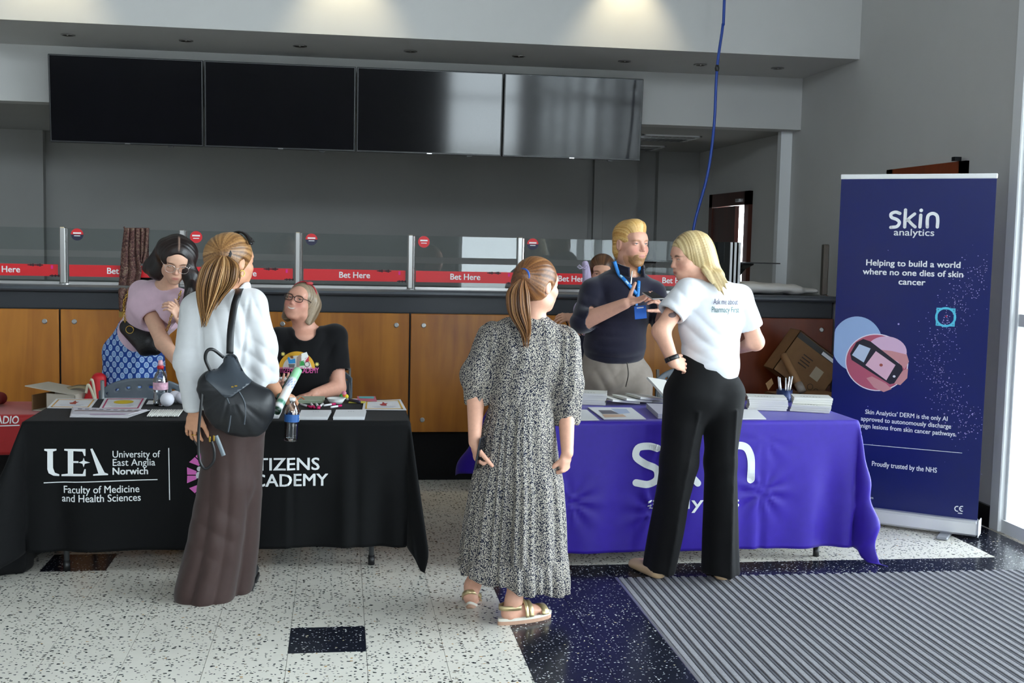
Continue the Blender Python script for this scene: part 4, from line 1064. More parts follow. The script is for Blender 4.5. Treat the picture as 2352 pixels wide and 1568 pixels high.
# ================================================================== woman in the long patterned dress (back view)
def dress_mat():
    m, nt, b = newmat('ditsy_print'); L = nt.links.new
    tc = N(nt, 'ShaderNodeTexCoord'); v = N(nt, 'ShaderNodeTexVoronoi', i_Scale=235.); L(tc.outputs['Object'], v.inputs['Vector'])
    cr = N(nt, 'ShaderNodeValToRGB'); e_ = cr.color_ramp.elements; cr.color_ramp.interpolation = 'LINEAR'
    e_[0].position = .38; e_[0].color = C4('#b9b1a4'); e_[1].position = .56; e_[1].color = C4('#1c2032')
    L(v.outputs['Distance'], cr.inputs[0])
    L(cr.outputs[0], b.inputs['Base Color']); b.inputs['Roughness'].default_value = .75; b.inputs['Specular IOR Level'].default_value = .2
    return m
def build_dress_woman():
    Y = 5.02; e = person((.70, 5.03, 0), 'woman with brown ponytail in a long patterned dress seen from behind')
    hd = Head(P(1235, 655, Y), (.80, .60, -.02), 1.0)
    nb = P(1222, 735, Y); sL, sR = P(1130, 772, Y), P(1298, 783, Y)
    eL, wL = P(1093, 905, Y+.02), P(1090, 1015, Y-.08); eR, wR = P(1300, 930, Y+.02), P(1303, 1040, Y-.10)
    chest = P(1212, 800, Y); waist = P(1200, 905, Y); pel = P(1195, 1000, Y)
    aR = PZ(1182, 1372, .10); aR = P(1180, 1378, 4.90); aL = P(1085, 1345, 5.20)
    o = hd.ops(nb, .050)
    W = (1, .05, 0)
    o += [(econe(chest+np.array([0, 0, -.02]), waist, .125, .075, .10, .075, W), .03, '+'), (econe(waist, pel, .10, .075, .14, .09, W), .03, '+')]
    o += [(cone(nb, sL, .04, .036), .03, '+'), (cone(nb, sR, .04, .036), .03, '+')]
    for s_, el_, w_ in ((sL, eL, wL), (sR, eR, wR)): o += [(cone(s_, el_, .040, .037), .02, '+'), (cone(el_, w_, .041, .026), .02, '+')]
    kL, kR = P(1150, 1190, Y+.03), P(1215, 1190, Y-.05)
    o += [(cone(P(1165, 1000, Y), kL, .08, .055), .02, '+'), (cone(kL, aL, .055, .036), .02, '+'), (cone(P(1225, 1000, Y), kR, .08, .055), .02, '+'), (cone(kR, aR, .055, .036), .02, '+')]
    # feet
    fR = unit(np.array([.92, .38, 0])); hR = np.array([aR[0]-.02, aR[1], .045])
    o += [(cone(aR, hR, .034, .030), .02, '+'), (cone(hR, hR+fR*.10+np.array([0, 0, -.002]), .030, .030), .02, '+'), (econe(hR+fR*.10, hR+fR*.165, .036, .020, .040, .014, np.cross(fR, (0, 0, 1))), .02, '+')]
    for k in range(5):
        sd = np.cross(fR, (0, 0, 1)); b_ = hR+fR*(.17-.006*k)+sd*(-.030+.0155*k)+np.array([0, 0, -.010]); o.append((cone(b_, b_+fR*(.032-.003*k), .0095 if k == 0 else .0075, .0075), .004, '+'))
    fL = unit(np.array([.25, .80, -.55])); hL = aL+np.array([-.01, -.025, -.045])
    o += [(cone(aL, hL, .034, .029), .02, '+'), (cone(hL, hL+fL*.10, .029, .030), .02, '+'), (econe(hL+fL*.10, hL+fL*.16, .036, .02, .038, .013, (1, 0, 0)), .02, '+')]
    hLf = unit(np.array([.10, .12, -1])); hRf = unit(np.array([-.05, .15, -1]))
    o += hand_ops(wL, hLf, (1, .15, 0), 1, (.9, 1.0, .6), .95, .03, (.75, .5, .5)); o += hand_ops(wR, hRf, (-.75, .65, 0), -1, (1.0, 1.25, .8), .95, .03, (.75, .4, .6))
    body_obj(o, e, '#d9a48c', [hd.fine(), hand_box(wL, hLf, .95), hand_box(wR, hRf, .95), (hR-.06, hR+.26, .005)], [hd], brow='#6b4a34')
    # hair
    tie = P(1203, 634, Y-.085); cols = ['#3c2414', '#5f3a20', '#86572f', '#a57a4d']
    ho = skull_shell(hd, .011)+[(cone(hd.w(0, -.06, .01), tie, .07, .022), .04, '+'), (hd.E((0, .090, -.050), (.084, .075, .112)), .012, '-'), (hd.E((0, .105, .02), (.070, .050, .052)), .012, '-'), (hd.E((0, -.030, -.125), (.12, .09, .065)), .012, '-')]
    for q in (-1, 1): ho.append((hd.E((q*.088, -.004, -.022), (.026, .032, .040)), .008, '-'))
    cap = hair_cap(hd, e, ho, tie, cols, 120, .0011)
    pt = pony(tie, [tie, P(1190, 665, Y-.125), P(1192, 715, Y-.145), P(1206, 760, Y-.13), P(1208, 800, Y-.12)], 230, .050, cols, 5, .0032, .62)
    join_hair('hair', [cap, pt], e)
    ring = np.array([tie+unit(tie-hd.c)*.004+.028*(math.cos(t)*unit(np.cross(tie-hd.c, (0, 0, 1)))+math.sin(t)*np.array([0, 0, 1])) for t in np.linspace(0, 6.283, 20)])
    MB().tube(ring, .006, 8, False).build('hair_tie', mat('blue_hair_tie', '#1f4f9e', .7), e, True)
    # dress: bodice and sleeves
    dm = dress_mat(); T0 = P(1214, 748, Y)
    so = [(econe(P(1214, 765, Y), P(1208, 815, Y), .125, .085, .160, .108, W), .03, '+'), (econe(P(1208, 815, Y), P(1198, 900, Y), .160, .110, .132, .098, W), .03, '+'), (econe(P(1198, 900, Y), P(1196, 925, Y), .133, .098, .142, .105, W), .02, '+'),
          (cone(P(1220, 752, Y), sL+np.array([.01, 0, .0]), .062, .056), .03, '+'), (cone(P(1220, 752, Y), sR, .062, .056), .03, '+')]
    for s_, m_, c_, r1, r2, r3 in ((sL, P(1098, 860, Y+.01), P(1095, 930, Y+.03), .062, .070, .050), (sR, P(1297, 880, Y), P(1297, 972, Y+.03), .064, .076, .066)):
        so += [(cone(s_, m_, r1, r2), .02, '+'), (cone(m_, c_, r2, r3), .02, '+')]
    for c_, d_, r_ in ((P(1095, 930, Y+.03), (0, 0, -1), .043), (P(1297, 972, Y+.03), (.05, 0, -1), .056)):
        so += [(half(c_, d_, .16), .004, '-'), (cone(c_+np.array([0, 0, .05]), c_-np.array([0, 0, .05]), r_*.9, r_), .006, '-')]
    so += [(hd_neck := (cone(P(1226, 724, Y), P(1226, 690, Y), .050, .07), .006, '-'))]
    field_obj('dress_bodice', so, .0065, dm, e, smooth=2, disp=shape_fn(folds_v(.006, 60, 1), folds_n(.004, 26, 2), folds_dir(.004, (0, .2, 1), 70, 3, P(1200, 905, Y), .14)))
    # skirt: rings with gathers
    levels = [(898, 1200, 66, .098, 0.), (935, 1198, 73, .110, .006), (1000, 1193, 85, .132, .013), (1068, 1191, 95, .150, .017), (1072, 1191, 97, .154, .007), (1130, 1192, 106, .172, .024), (1230, 1188, 117, .198, .034), (1300, 1185, 122, .215, .038), (1306, 1185, 123, .218, .014), (1345, 1185, 130, .23, .034), (1364, 1186, 128, .228, .040)]
    n = 220; V = []; th = np.linspace(0, 2*math.pi, n, endpoint=False)
    pl_ = vn(th/6.283*26, 5)[None, :]; 
    for li, (py, px, hw, dep, am) in enumerate(levels):
        c = P(px, py, Y); c[2] = P(px, py, Y-dep)[2]; hwm = hw*Y/2680
        f = (vn(np.r_[th]/6.283*30+40, 6)-.5)*.7+(vn(th/6.283*75+9, 7 if li < 8 else 9)-.5)*.6
        wrap = sm(th, 0, .5)*sm(6.283-th, 0, .5); f = f*wrap
        x = c[0]+(hwm+am*f*1.6)*np.cos(th); y = c[1]+(dep+am*f*1.6)*np.sin(th)
        z = np.full(n, c[2])
        if li >= 8: z = z+.028*np.sin(th+.6)*0+(.045*np.cos(th-math.pi)-.004)*(li >= 9)+.008*np.sin(th*9)*(li == 10)
        V.append(np.column_stack([x, y, z]))
    V = np.array(V); k = []
    for j in range(len(levels)-1):
        st = 1 if levels[j+1][0]-levels[j][0] < 10 else 6
        for q in range(st): t = q/st; k.append(V[j]*(1-t)+V[j+1]*t)
    k.append(V[-1]); V = np.array(k); m_ = len(V); I = np.arange(m_*n).reshape(m_, n); J = np.roll(I, -1, 1)
    F = np.stack([I[:-1], I[1:], J[1:], J[:-1]], -1).reshape(-1, 4)
    sk = obj('dress_skirt', V.reshape(-1, 3), F, dm, e, True); md = sk.modifiers.new('t', 'SOLIDIFY'); md.thickness = .003; md.offset = -1
    # sandals
    gold = mat('gold_leather', '#cdb98c', .32, .6); sole = mat('cork_sole', '#b58f78', .7); insole = mat('white_midsole', '#d9d3c6', .6)
    def sandal(heel, f, up, lab):
        f = unit(f); up = unit(np.array(up)-f*(np.array(up) @ f)); sd = np.cross(f, up)
        out = []
        for t in np.linspace(0, 2*math.pi, 36, endpoint=False):
            a = math.cos(t); w_ = .040+.008*a; out.append(heel+f*(.105+.135*a)+sd*w_*math.sin(t)*(1 if abs(a) < .8 else .95))
        s1 = MB().poly(np.array(out), .016, up).build('sole', sole, e, False)
        MB().poly(np.array(out)+up*.016+f*.001, .012, up).build('midsole', insole, e, False)
        def strap(nm, a, hgt, w_, th=.004, hw=.044, back=False):
            c = heel+f*a+up*.028; pts = []
            if back:
                for q in np.linspace(-1.35, 1.35, 9): pts.append(heel+f*(.085-.105*math.cos(q))+sd*.043*math.sin(q)+up*hgt)
                nr = [p_-(heel+f*.085+up*hgt) for p_ in pts]
            else:
                for q in np.linspace(-1, 1, 9): pts.append(c+sd*hw*math.sin(q*math.pi/2)+up*hgt*math.cos(q*math.pi/2))
                nr = [sd*math.sin(q*math.pi/2)+up*math.cos(q*math.pi/2) for q in np.linspace(-1, 1, 9)]
            band(nm, pts, w_, th, nr, gold, e, 24)
        strap('toe_strap', .185, .032, .034); strap('instep_strap', .115, .058, .020); strap('instep_strap', .092, .066, .016); strap('heel_strap', 0, .075, .020, back=True)
        b_ = heel+f*.06+up*.075-sd*.046; MB().box(b_-.008, b_+.008, bev=.002).build('buckle', chrome, e)
    sandal(hR-fR*.025+np.array([0, 0, -.045]), fR, (0, 0, 1), 'r'); sandal(hL-fL*.02-unit(np.cross((1, 0, 0), fL))*.062, fL, np.cross((1, 0, 0), fL), 'l')
    # phone held against the dress
    ph = empty('mobile_phone', P(1101, 1040, Y-.10), 'dark mobile phone in the left hand of the woman in the patterned dress', 'phone')
    c = P(1103, 1040, Y-.10); R_ = rotz(math.radians(62)) @ rotx(math.radians(10))
    MB().box(c-np.array([.036, .004, .072]), c+np.array([.036, .004, .072]), R_, c, bev=.004).build('case', mat('dark_phone', (.02, .022, .03), .35), ph)
    MB().box(c+np.array([-.033, -.0048, -.069]), c+np.array([.033, -.004, .069]), R_, c).build('screen', scr_m(), ph)
def scr_m(): return mat('phone_glass', (.01, .01, .012), .08)
build_dress_woman()
def texture_print(obj_parent, name, pr_, target, direction, material, origin, ux, uz_, lift=.002):
    "lays flat print on an already built garment by casting the marks onto it"
    import mathutils.bvhtree as bt
    me = target.data; off = wloc(target)
    bv = bt.BVHTree.FromPolygons([tuple(np.array(v.co)+off) for v in me.vertices], [tuple(p_.vertices) for p_ in me.polygons])
    d = Vector(direction)
    def fn(u, z):
        q = np.array(origin)+np.array(ux)*u+np.array(uz_)*z; h_ = bv.ray_cast(Vector(q)-d*.6, d)
        
        if h_[0] is None: h_ = bv.find_nearest(Vector(q))
        return np.array(h_[0])-unit(direction)*lift
    return pr_.lay(name, fn, material, obj_parent, .012)
def shoe_pair(): pass
# ================================================================== woman in the white T-shirt and black trousers (back view)
def build_tshirt_woman():
    Y = 5.55; e = person((1.72, 5.55, 0), 'blonde woman in a white T-shirt and wide black trousers seen from behind')
    hd = Head(P(1586, 590, Y), (-.965, -.16, -.20), 1.0, nose=1.02)
    nb = P(1625, 655, Y+.02); sL, sR = P(1580, 668, Y-.06), P(1700, 682, Y+.06)
    eL, wL = P(1518, 760, Y-.12), P(1547, 832, Y-.16); eR, wR = P(1735, 785, Y+.07), P(1700, 800, Y+.26)
    W = (.97, .25, 0); F_ = np.array([-.25, .97, 0])
    chest = P(1635, 725, Y); waist = P(1622, 825, Y); pel = P(1617, 895, Y)
    o = hd.ops(nb, .050)
    o += [(econe(chest, waist, .13, .085, .115, .085, W), .03, '+'), (econe(waist, pel, .115, .085, .15, .10, W), .03, '+'), (cone(nb, sL, .042, .036), .03, '+'), (cone(nb, sR, .042, .036), .03, '+')]
    o += [(cone(sL, eL, .044, .041), .02, '+'), (cone(eL, wL, .043, .027), .02, '+'), (cone(sR, eR, .044, .042), .02, '+'), (cone(eR, wR, .043, .027), .02, '+')]
    hf = unit(np.array([.74, .50, -.18])); o += hand_ops(wL, hf, (-.4, .75, -.3), 1, (.35, .5, .4), .95, .03, (.9, .35, .2))
    hr = unit(wR-eR); o += hand_ops(wR, hr, (0, 0, -1), 1, (.6, .6, .4), .95)
    aL, aR = P(1508, 1300, 5.55), P(1655, 1305, 5.50)
    for h_, a_ in ((P(1580, 900, Y), aL), (P(1660, 905, Y), aR)): o += [(cone(h_, a_, .075, .034), .02, '+')]
    for a_, f_ in ((aL, (-.35, .93, 0)), (aR, (.1, .99, 0))):
        f_ = unit(f_); b_ = np.array([a_[0], a_[1], .04]); o += [(cone(a_, b_, .032, .028), .02, '+'), (econe(b_, b_+f_*.15, .032, .026, .036, .016, np.cross(f_, (0, 0, 1))), .02, '+')]
    bo = body_obj(o, e, '#dba78f', [hd.fine(), hand_box(wL, hf, .95)], [hd], brow='#4a3526', lip='#a85a56', browk=1.)
    hd.eyes(e, (0, .75, -.65), '#56666e')
    # hair: straight, parted, over the ear to the shoulder blade
    cols = ['#6b5132', '#a08457', '#cbb382', '#e2cfa2']
    ho = skull_shell(hd, .012)+[(hd.E((0, .105, -.050), (.098, .088, .110)), .012, '-'), (hd.E((0, .110, .03), (.065, .050, .045)), .012, '-')]
    ho += [(cone(hd.w(.03, -.055, .0), P(1645, 635, Y-.04), .066, .042), .04, '+'), (cone(hd.w(-.03, -.05, 0), P(1640, 640, Y+.04), .06, .03), .03, '+'), (hd.E((.066, -.035, -.02), (.026, .045, .075)), .02, '+')]
    for (x0_, y0_, x1_, y1_, r_) in ((1628, 625, 1652, 668, .020), (1640, 630, 1663, 678, .022), (1650, 630, 1669, 664, .020), (1618, 620, 1637, 652, .016), (1655, 630, 1672, 650, .014)):
        ho.append((cone(P(x0_, y0_, Y-.075), P(x1_, y1_, Y-.10), r_, .003), .012, '+'))
    V, F = Field(ho, .0036, ()).mesh(2); nr = normals(V, F); L = hd.l(V)
    u_ = L[:, 1]-.28*np.clip(-L[:, 2]+.02, 0, .2)*-1+.5*np.clip(-L[:, 2]-.05, 0, 1)
    u_ = L[:, 1]+.30*.02*np.log1p(np.exp((.0-L[:, 2])/.02)); g = .6*vn(u_*210+100, 3)+.4*vn(u_*520+50, 4)
    V = V+nr*((g-.5)*.0022)[:, None]
    col = ramp_cols(g*.75+.22-.45*np.exp(-(L[:, 0]/.012)**2)*sm(L[:, 2], .07, .11), cols)
    join_hair('hair', [(V, F, col)], e)
    # T-shirt
    ts = mat('white_jersey', (.68, .69, .73), .8, noise=.02, nscale=40, sheen=.2, bump=.06, bscale=600)
    cuL, cuR = P(1540, 722, Y-.10), P(1720, 752, Y+.08)
    so = [(econe(P(1632, 690, Y), P(1632, 745, Y), .150, .092, .160, .112, W), .03, '+'), (econe(P(1632, 745, Y), P(1632, 825, Y), .160, .112, .150, .115, W), .03, '+'), (econe(P(1634, 825, Y), P(1646, 846, Y), .150, .115, .118, .110, W), .02, '+'),
          (cone(P(1626, 662, Y+.01), sL, .058, .054), .03, '+'), (cone(P(1626, 662, Y+.01), sR, .058, .058), .03, '+'),
          (cone(sL, cuL, .060, .072), .025, '+'), (cone(sR, cuR, .062, .072), .025, '+'),
          (half(cuL, cuL-sL, .14), .004, '-'), (cone(cuL-unit(cuL-sL)*.04, cuL+unit(cuL-sL)*.03, .052, .060), .006, '-'), (half(cuR, cuR-sR, .14), .004, '-'), (cone(cuR-unit(cuR-sR)*.04, cuR+unit(cuR-sR)*.03, .054, .06), .006, '-'),
          (cone(P(1622, 640, Y), P(1615, 605, Y), .054, .07), .006, '-')]
    tsh = field_obj('t_shirt', so, .0065, ts, e, smooth=2, disp=shape_fn(folds_n(.004, 13, 3), folds_dir(.010, (.5, 0, .85), 46, 5, P(1590, 770, Y-.1), .12), folds_dir(.006, (-.3, 0, 1), 60, 6, P(1620, 822, Y-.1), .10), folds_dir(.008, (.9, 0, .5), 60, 7, P(1565, 690, Y-.1), .07), folds_dir(.007, (.8, 0, -.6), 55, 8, P(1690, 745, Y-.06), .09)))
    vd = unit(P(1667, 702, Y)-np.array([0, 0, EYE])); R_ = P(1700, 704, Y)-P(1634, 703, Y)
    ux = np.array([R_[0], R_[1], 0])/np.linalg.norm(R_[:2]); ink = mat('ink_navy', '#2b2a52', .6); ink2 = mat('ink_teal', '#235a5c', .6)
    o_ = P(1667, 699, Y); s_ = Y*1.02/2700
    texture_print(e, 'lettering', Print().text('Ask me about', 0, 0, .040, .003, width=59*s_), tsh, vd, ink, o_, ux, (0, 0, 1), .007)
    o_ = P(1666, 717, Y); texture_print(e, 'lettering', Print().text('Pharmacy First', 0, 0, .040, .003, width=66*s_), tsh, vd, ink2, o_, ux, (0, 0, 1), .007)
    # trousers
    tr = mat('black_trouser_cloth', '#060608', .75, sheen=.05, spec=.2, noise=.1, nscale=40)
    to = [(econe(P(1620, 845, Y), P(1616, 905, Y), .158, .112, .180, .135, W), .03, '+')]
    kL, kR = P(1560, 1060, Y), P(1655, 1060, Y-.02)
    to += [(econe(P(1574, 905, Y), kL, .108, .115, .088, .098, W), .05, '+'), (econe(kL, P(1512, 1315, 5.55), .088, .098, .066, .105, W), .03, '+'),
           (econe(P(1663, 905, Y), kR, .102, .115, .070, .095, W), .04, '+'), (econe(kR, P(1657, 1318, 5.50), .070, .095, .092, .110, W), .03, '+'), (half((1.7, 5.5, .028), (0, 0, -1), 2), .004, '-')]
    def crease(V, N_):
        L_ = 0
        for (a, b) in ((P(1600, 960, Y-.1), P(1535, 1315, Y-.1)), (P(1688, 960, Y-.1), P(1668, 1315, Y-.1))):
            t = np.clip((V[:, 2]-b[2])/(a[2]-b[2]), 0, 1); xc = b[0]+(a[0]-b[0])*t; L_ = L_+.010*np.exp(-np.abs(V[:, 0]-xc)/.010)*(N_[:, 1] < 0)*(V[:, 2] < .85)
        return L_
    field_obj('trousers', to, .008, tr, e, smooth=2, disp=shape_fn(crease, folds_v(.006, 26, 4, .1, .8), folds_n(.003, 14, 5)))
    bt_ = [P(1533, 845, Y-.14), P(1570, 838, Y-.15), P(1620, 842, Y-.13), P(1690, 850, Y-.10)]
    # shoes, wrist band
    sh = mat('tan_flats', '#c3a581', .5)
    for a_, f_ in ((aL, (-.35, .93, 0)), (aR, (.1, .99, 0))):
        f_ = unit(f_); b_ = np.array([a_[0], a_[1]-.03, .0])
        field_obj('shoe', [(econe(b_+np.array([0, 0, .03]), b_+f_*.19+np.array([0, 0, .026]), .041, .036, .044, .028, np.cross(f_, (0, 0, 1))), .01, '+'), (half((0, 0, .003), (0, 0, -1), 8), .003, '-'), (cone(a_, b_+f_*.06+np.array([0, 0, .07]), .03, .03), .005, '-')], .006, sh, e)
    d_ = unit(wL-eL); c_ = wL-d_*.02; t1 = unit(np.cross(d_, (0, 0, 1))); t2 = np.cross(d_, t1)
    rg = [c_+.0315*(math.cos(a)*t1+math.sin(a)*t2) for a in np.linspace(0, 6.283, 24)]; band('wrist_band', rg, .022, .004, [q-c_ for q in rg], blackp, e)
    # tattoo on the upper arm
    texture_print(e, 'tattoo', Print().disc(0, 0, .020, .012, 14).disc(.012, .010, .010, .008, 10), bo, vd, mat('tattoo_ink', '#6d5a5c', .5), P(1537, 722, Y-.11)+np.array([0, -.05, 0]), ux, (0, 0, 1), .0012)
build_tshirt_woman()
# ================================================================== woman in the white blouse and brown trousers (back view)
def build_blouse_woman():
    Y = 5.42; e = person((-.53, 5.43, 0), 'woman with caramel ponytail in a white blouse and wide brown trousers, backpack on one shoulder')
    hd = Head(P(534, 600, Y), (.70, .71, -.03), 1.02)
    W = (1, -.08, 0)
    nb = P(522, 672, Y); sL, sR = P(448, 708, Y), P(578, 700, Y)
    eL, wL = P(432, 830, Y-.04), P(446, 945, Y-.13); eR, wR = P(606, 856, Y-.02), P(638, 900, Y+.13)
    chest, waist, pel = P(508, 760, Y), P(510, 880, Y), P(515, 945, Y)
    o = hd.ops(nb, .049)
    o += [(econe(chest, waist, .125, .08, .11, .08, W), .03, '+'), (econe(waist, pel, .11, .08, .14, .10, W), .03, '+'), (cone(nb, sL, .04, .036), .03, '+'), (cone(nb, sR, .04, .036), .03, '+')]
    o += [(cone(sL, eL, .042, .038), .02, '+'), (cone(eL, wL, .038, .025), .02, '+'), (cone(sR, eR, .042, .039), .02, '+'), (cone(eR, wR, .040, .026), .02, '+')]
    hLf = unit(np.array([-.12, .05, -1])); o += hand_ops(wL, hLf, (.35, .9, 0), 1, (.35, .35, .25), .98, .07, (.85, .4, .3))
    hRf = unit(np.array([.80, .45, -.30])); o += hand_ops(wR, hRf, (.25, .25, -.95), -1, (.75, .9, .6), .98, .03, (.75, .30, .75), .5)
    for h_, k_, a_ in ((P(508, 955, Y), P(518, 1110, Y-.03), P(468, 1335, Y-.03)), (P(548, 955, Y), P(555, 1110, Y+.03), P(556, 1325, Y+.05))): o += [(cone(h_, k_, .075, .055), .02, '+'), (cone(k_, a_, .055, .034), .02, '+')]
    body_obj(o, e, '#cf9878', [hd.fine(), hand_box(wL, hLf), hand_box(wR, hRf)], [hd], brow='#6b4a34')
    cols = ['#4a2f1a', '#7a5430', '#a87c4c', '#cfa878']
    tie = P(513, 583, Y-.095)
    ho = skull_shell(hd, .013)+[(cone(hd.w(0, -.06, .02), tie, .075, .024), .04, '+'), (hd.E((0, .090, -.055), (.084, .072, .108)), .012, '-'), (hd.E((0, .108, .02), (.070, .050, .050)), .012, '-'), (hd.E((0, -.030, -.128), (.12, .09, .065)), .012, '-')]
    for q in (-1, 1): ho.append((hd.E((q*.090, -.004, -.022), (.024, .030, .038)), .008, '-'))
    cap = hair_cap(hd, e, ho, tie, cols, 110, .0011)
    pt = pony(tie, [tie, P(497, 605, Y-.155), P(482, 655, Y-.17), P(474, 705, Y-.16), P(468, 752, Y-.15)], 230, .060, cols, 8, .0034, .72)
    pt2 = pony(tie, [tie, P(520, 605, Y-.15), P(515, 645, Y-.165), P(500, 680, Y-.16), P(488, 715, Y-.155)], 170, .058, cols, 12, .0034, .6)
    pt3 = pony(tie, [tie, P(533, 605, Y-.13), P(545, 630, Y-.12), P(545, 652, Y-.11)], 40, .022, cols, 14, .003, .6)
    join_hair('hair', [cap, pt, pt2, pt3], e)
    ax = unit(tie-hd.c); t1 = unit(np.cross(ax, (0, 0, 1))); t2 = np.cross(ax, t1)
    MB().tube([tie+ax*.004+.031*(math.cos(t)*t1+math.sin(t)*t2) for t in np.linspace(0, 6.283, 20)], .010, 8, False).build('hair_tie', mat('black_hair_tie', (.015, .015, .017), .8), e, True)
    # sunglasses pushed up on the head
    tort = mat('dark_shell', (.012, .010, .010), .2)
    arc = [hd.w(.088*math.sin(a), .040-.012*abs(math.sin(a)), .040+.086*math.cos(a)) for a in np.linspace(-1.15, 1.15, 17)]
    band('sunglass_frame', arc, .016, .009, [q-hd.w(0, .03, .02) for q in arc], tort, e)
    for q in (-1, 1):
        pts = [hd.w(.088*math.sin(a), .052, .036+.084*math.cos(a)) for a in np.linspace(q*.18, q*.85, 8)]
        band('sunglass_lens', pts, .030, .004, [p_-hd.w(0, .02, .02) for p_ in pts], tort, e)
    gold = mat('gold', '#d9b35a', .25, 1.)
    ec = hd.w(.080, -.012, -.050); MB().tube([ec+.013*(math.cos(t)*np.array(hd.R[:, 1])+math.sin(t)*np.array(hd.R[:, 2])) for t in np.linspace(0, 6.283, 18)], .0022, 6, False).build('earring', gold, e, True)
    # blouse
    bl = mat('white_cotton', (.66, .665, .68), .75, noise=.02, nscale=40, sheen=.15, bump=.05, bscale=500)
    cuR = P(607, 872, Y-.01)
    so = [(econe(P(510, 705, Y), P(507, 770, Y), .148, .090, .165, .115, W), .03, '+'), (econe(P(507, 770, Y), P(500, 930, Y-.01), .165, .118, .160, .125, W), .03, '+'),
          (cone(P(520, 680, Y), sL+np.array([.01, 0, 0]), .060, .062), .03, '+'), (cone(P(520, 680, Y), sR, .060, .062), .03, '+'),
          (cone(sL, eL, .066, .060), .03, '+'), (cone(eL, wL+np.array([0, 0, .004]), .060, .040), .025, '+'), (cone(sR, P(597, 790, Y-.01), .072, .070), .03, '+'), (cone(P(597, 790, Y-.01), cuR, .074, .066), .025, '+'),
          (cone(cuR+np.array([-.004, 0, .02]), cuR, .067, .068), .006, '+'),
          (half(wL+np.array([0, 0, .004]), (0, 0, -1), .09), .004, '-'), (half(cuR+np.array([.01, 0, -.015]), (.35, .25, -.9), .13), .004, '-'), (half(P(500, 944, Y-.1), (0, 0, -1), 2), .004, '-'),
          (cone(P(534, 652, Y), P(540, 610, Y), .052, .07), .006, '-')]
    def seam(V, N_):
        z = P(470, 705, Y-.1)[2]; return -.003*np.exp(-((V[:, 2]-z-.02*(V[:, 0]+.6))/.004)**2)*(V[:, 0] > -.66)*(V[:, 0] < -.36)*(N_[:, 1] < 0)
    field_obj('blouse', so, .0065, bl, e, smooth=2, disp=shape_fn(seam, folds_v(.009, 20, 3, .95, 1.5), folds_n(.004, 17, 6), folds_dir(.012, (.6, 0, .8), 48, 5, P(600, 830, Y-.06), .11), folds_dir(.011, (.9, 0, .25), 46, 6, P(560, 740, Y-.1), .12), folds_dir(.008, (.95, 0, .3), 40, 9, P(540, 820, Y-.1), .10), folds_dir(.007, (0, 0, 1), 60, 8, P(437, 840, Y-.06), .09), lambda V, N_: -.012*np.exp(-((V[:, 0]-(P(468, 800, Y)[0]+.04*(1.2-V[:, 2])))/.008)**2)*(N_[:, 1] < -.2)*sm(V[:, 2], 1.38, 1.25), lambda V, N_: -.012*np.exp(-((V[:, 0]-(P(566, 760, Y)[0]+.10*(V[:, 2]-1.2)))/.008)**2)*(N_[:, 1] < -.2)*sm(V[:, 2], 1.40, 1.28)))
    co = [(cone(P(521, 668, Y-.01), P(553, 660, Y+.01), .050, .046), .02, '+'), (cone(P(534, 652, Y), P(540, 610, Y), .050, .07), .006, '-'), (half(P(530, 650, Y), (-.1, 0, 1), .2), .004, '-')]
    field_obj('collar', co, .005, bl, e)
    # trousers
    tr = mat('brown_trouser_cloth', '#3c2b28', .65, sheen=.15, noise=.08, nscale=35, spec=.3)
    to = [(econe(P(522, 930, Y), P(525, 985, Y), .150, .105, .168, .125, W), .03, '+'), (econe(P(527, 985, Y-.02), P(522, 1110, Y-.04), .122, .118, .114, .110, W), .04, '+'), (econe(P(522, 1110, Y-.04), P(474, 1352, Y-.04), .114, .110, .137, .145, W), .04, '+'),
          (econe(P(562, 985, Y+.02), P(566, 1130, Y+.04), .092, .11, .072, .10, W), .012, '+'), (econe(P(566, 1130, Y+.04), P(552, 1342, Y+.06), .072, .10, .056, .115, W), .010, '+'), (half((0, 0, .034), (0, 0, -1), 3), .004, '-'), (cone(P(562, 1352, Y-.10), P(575, 1210, Y-.08), .026, .006), .012, '-')]
    def tf(V, N_):
        t = sm(V[:, 2], .95, .05); ph = (V[:, 0]+.10*V[:, 2]*0+.13*(1-V[:, 2]))*34+2.2*vn3(V, 4., 2); return .018*t*(np.abs(np.sin(ph))-.5)
    field_obj('trousers', to, .0075, tr, e, smooth=2, disp=shape_fn(tf, folds_n(.004, 15, 3), folds_dir(.008, (.5, 0, .9), 34, 4, P(490, 1230, Y-.14), .14), folds_dir(.006, (.8, 0, -.5), 38, 6, P(470, 1310, Y-.14), .10)))
    sh = mat('charcoal_boot', '#24272b', .5); sole_ = mat('black_sole', (.02, .02, .022), .7)
    for b_, f_ in ((PZ(437, 1369, 0), (-.10, .99, 0)), (PZ(561, 1356, 0), (.05, .99, 0))):
        f_ = unit(f_); b_ = b_+f_*.035; sd = np.cross(f_, (0, 0, 1))
        field_obj('shoe', [(econe(b_+np.array([0, 0, .05]), b_+f_*.18+np.array([0, 0, .042]), .040, .042, .042, .032, sd), .01, '+'), (half((0, 0, .018), (0, 0, -1), 8), .003, '-')], .006, sh, e)
        MB().poly([b_+sd*x_*.040+f_*y_ for x_, y_ in ((-1, -.034), (-.6, -.045), (.6, -.045), (1, -.034), (1, .05), (-1, .05))], .020, (0, 0, 1)).build('shoe_heel', sole_, e)
        MB().poly([b_+sd*x_*.043+f_*y_ for x_, y_ in ((-1, .08), (1, .08), (1, .20), (.6, .228), (-.6, .228), (-1, .20))], .018, (0, 0, 1)).build('shoe_sole', sole_, e)
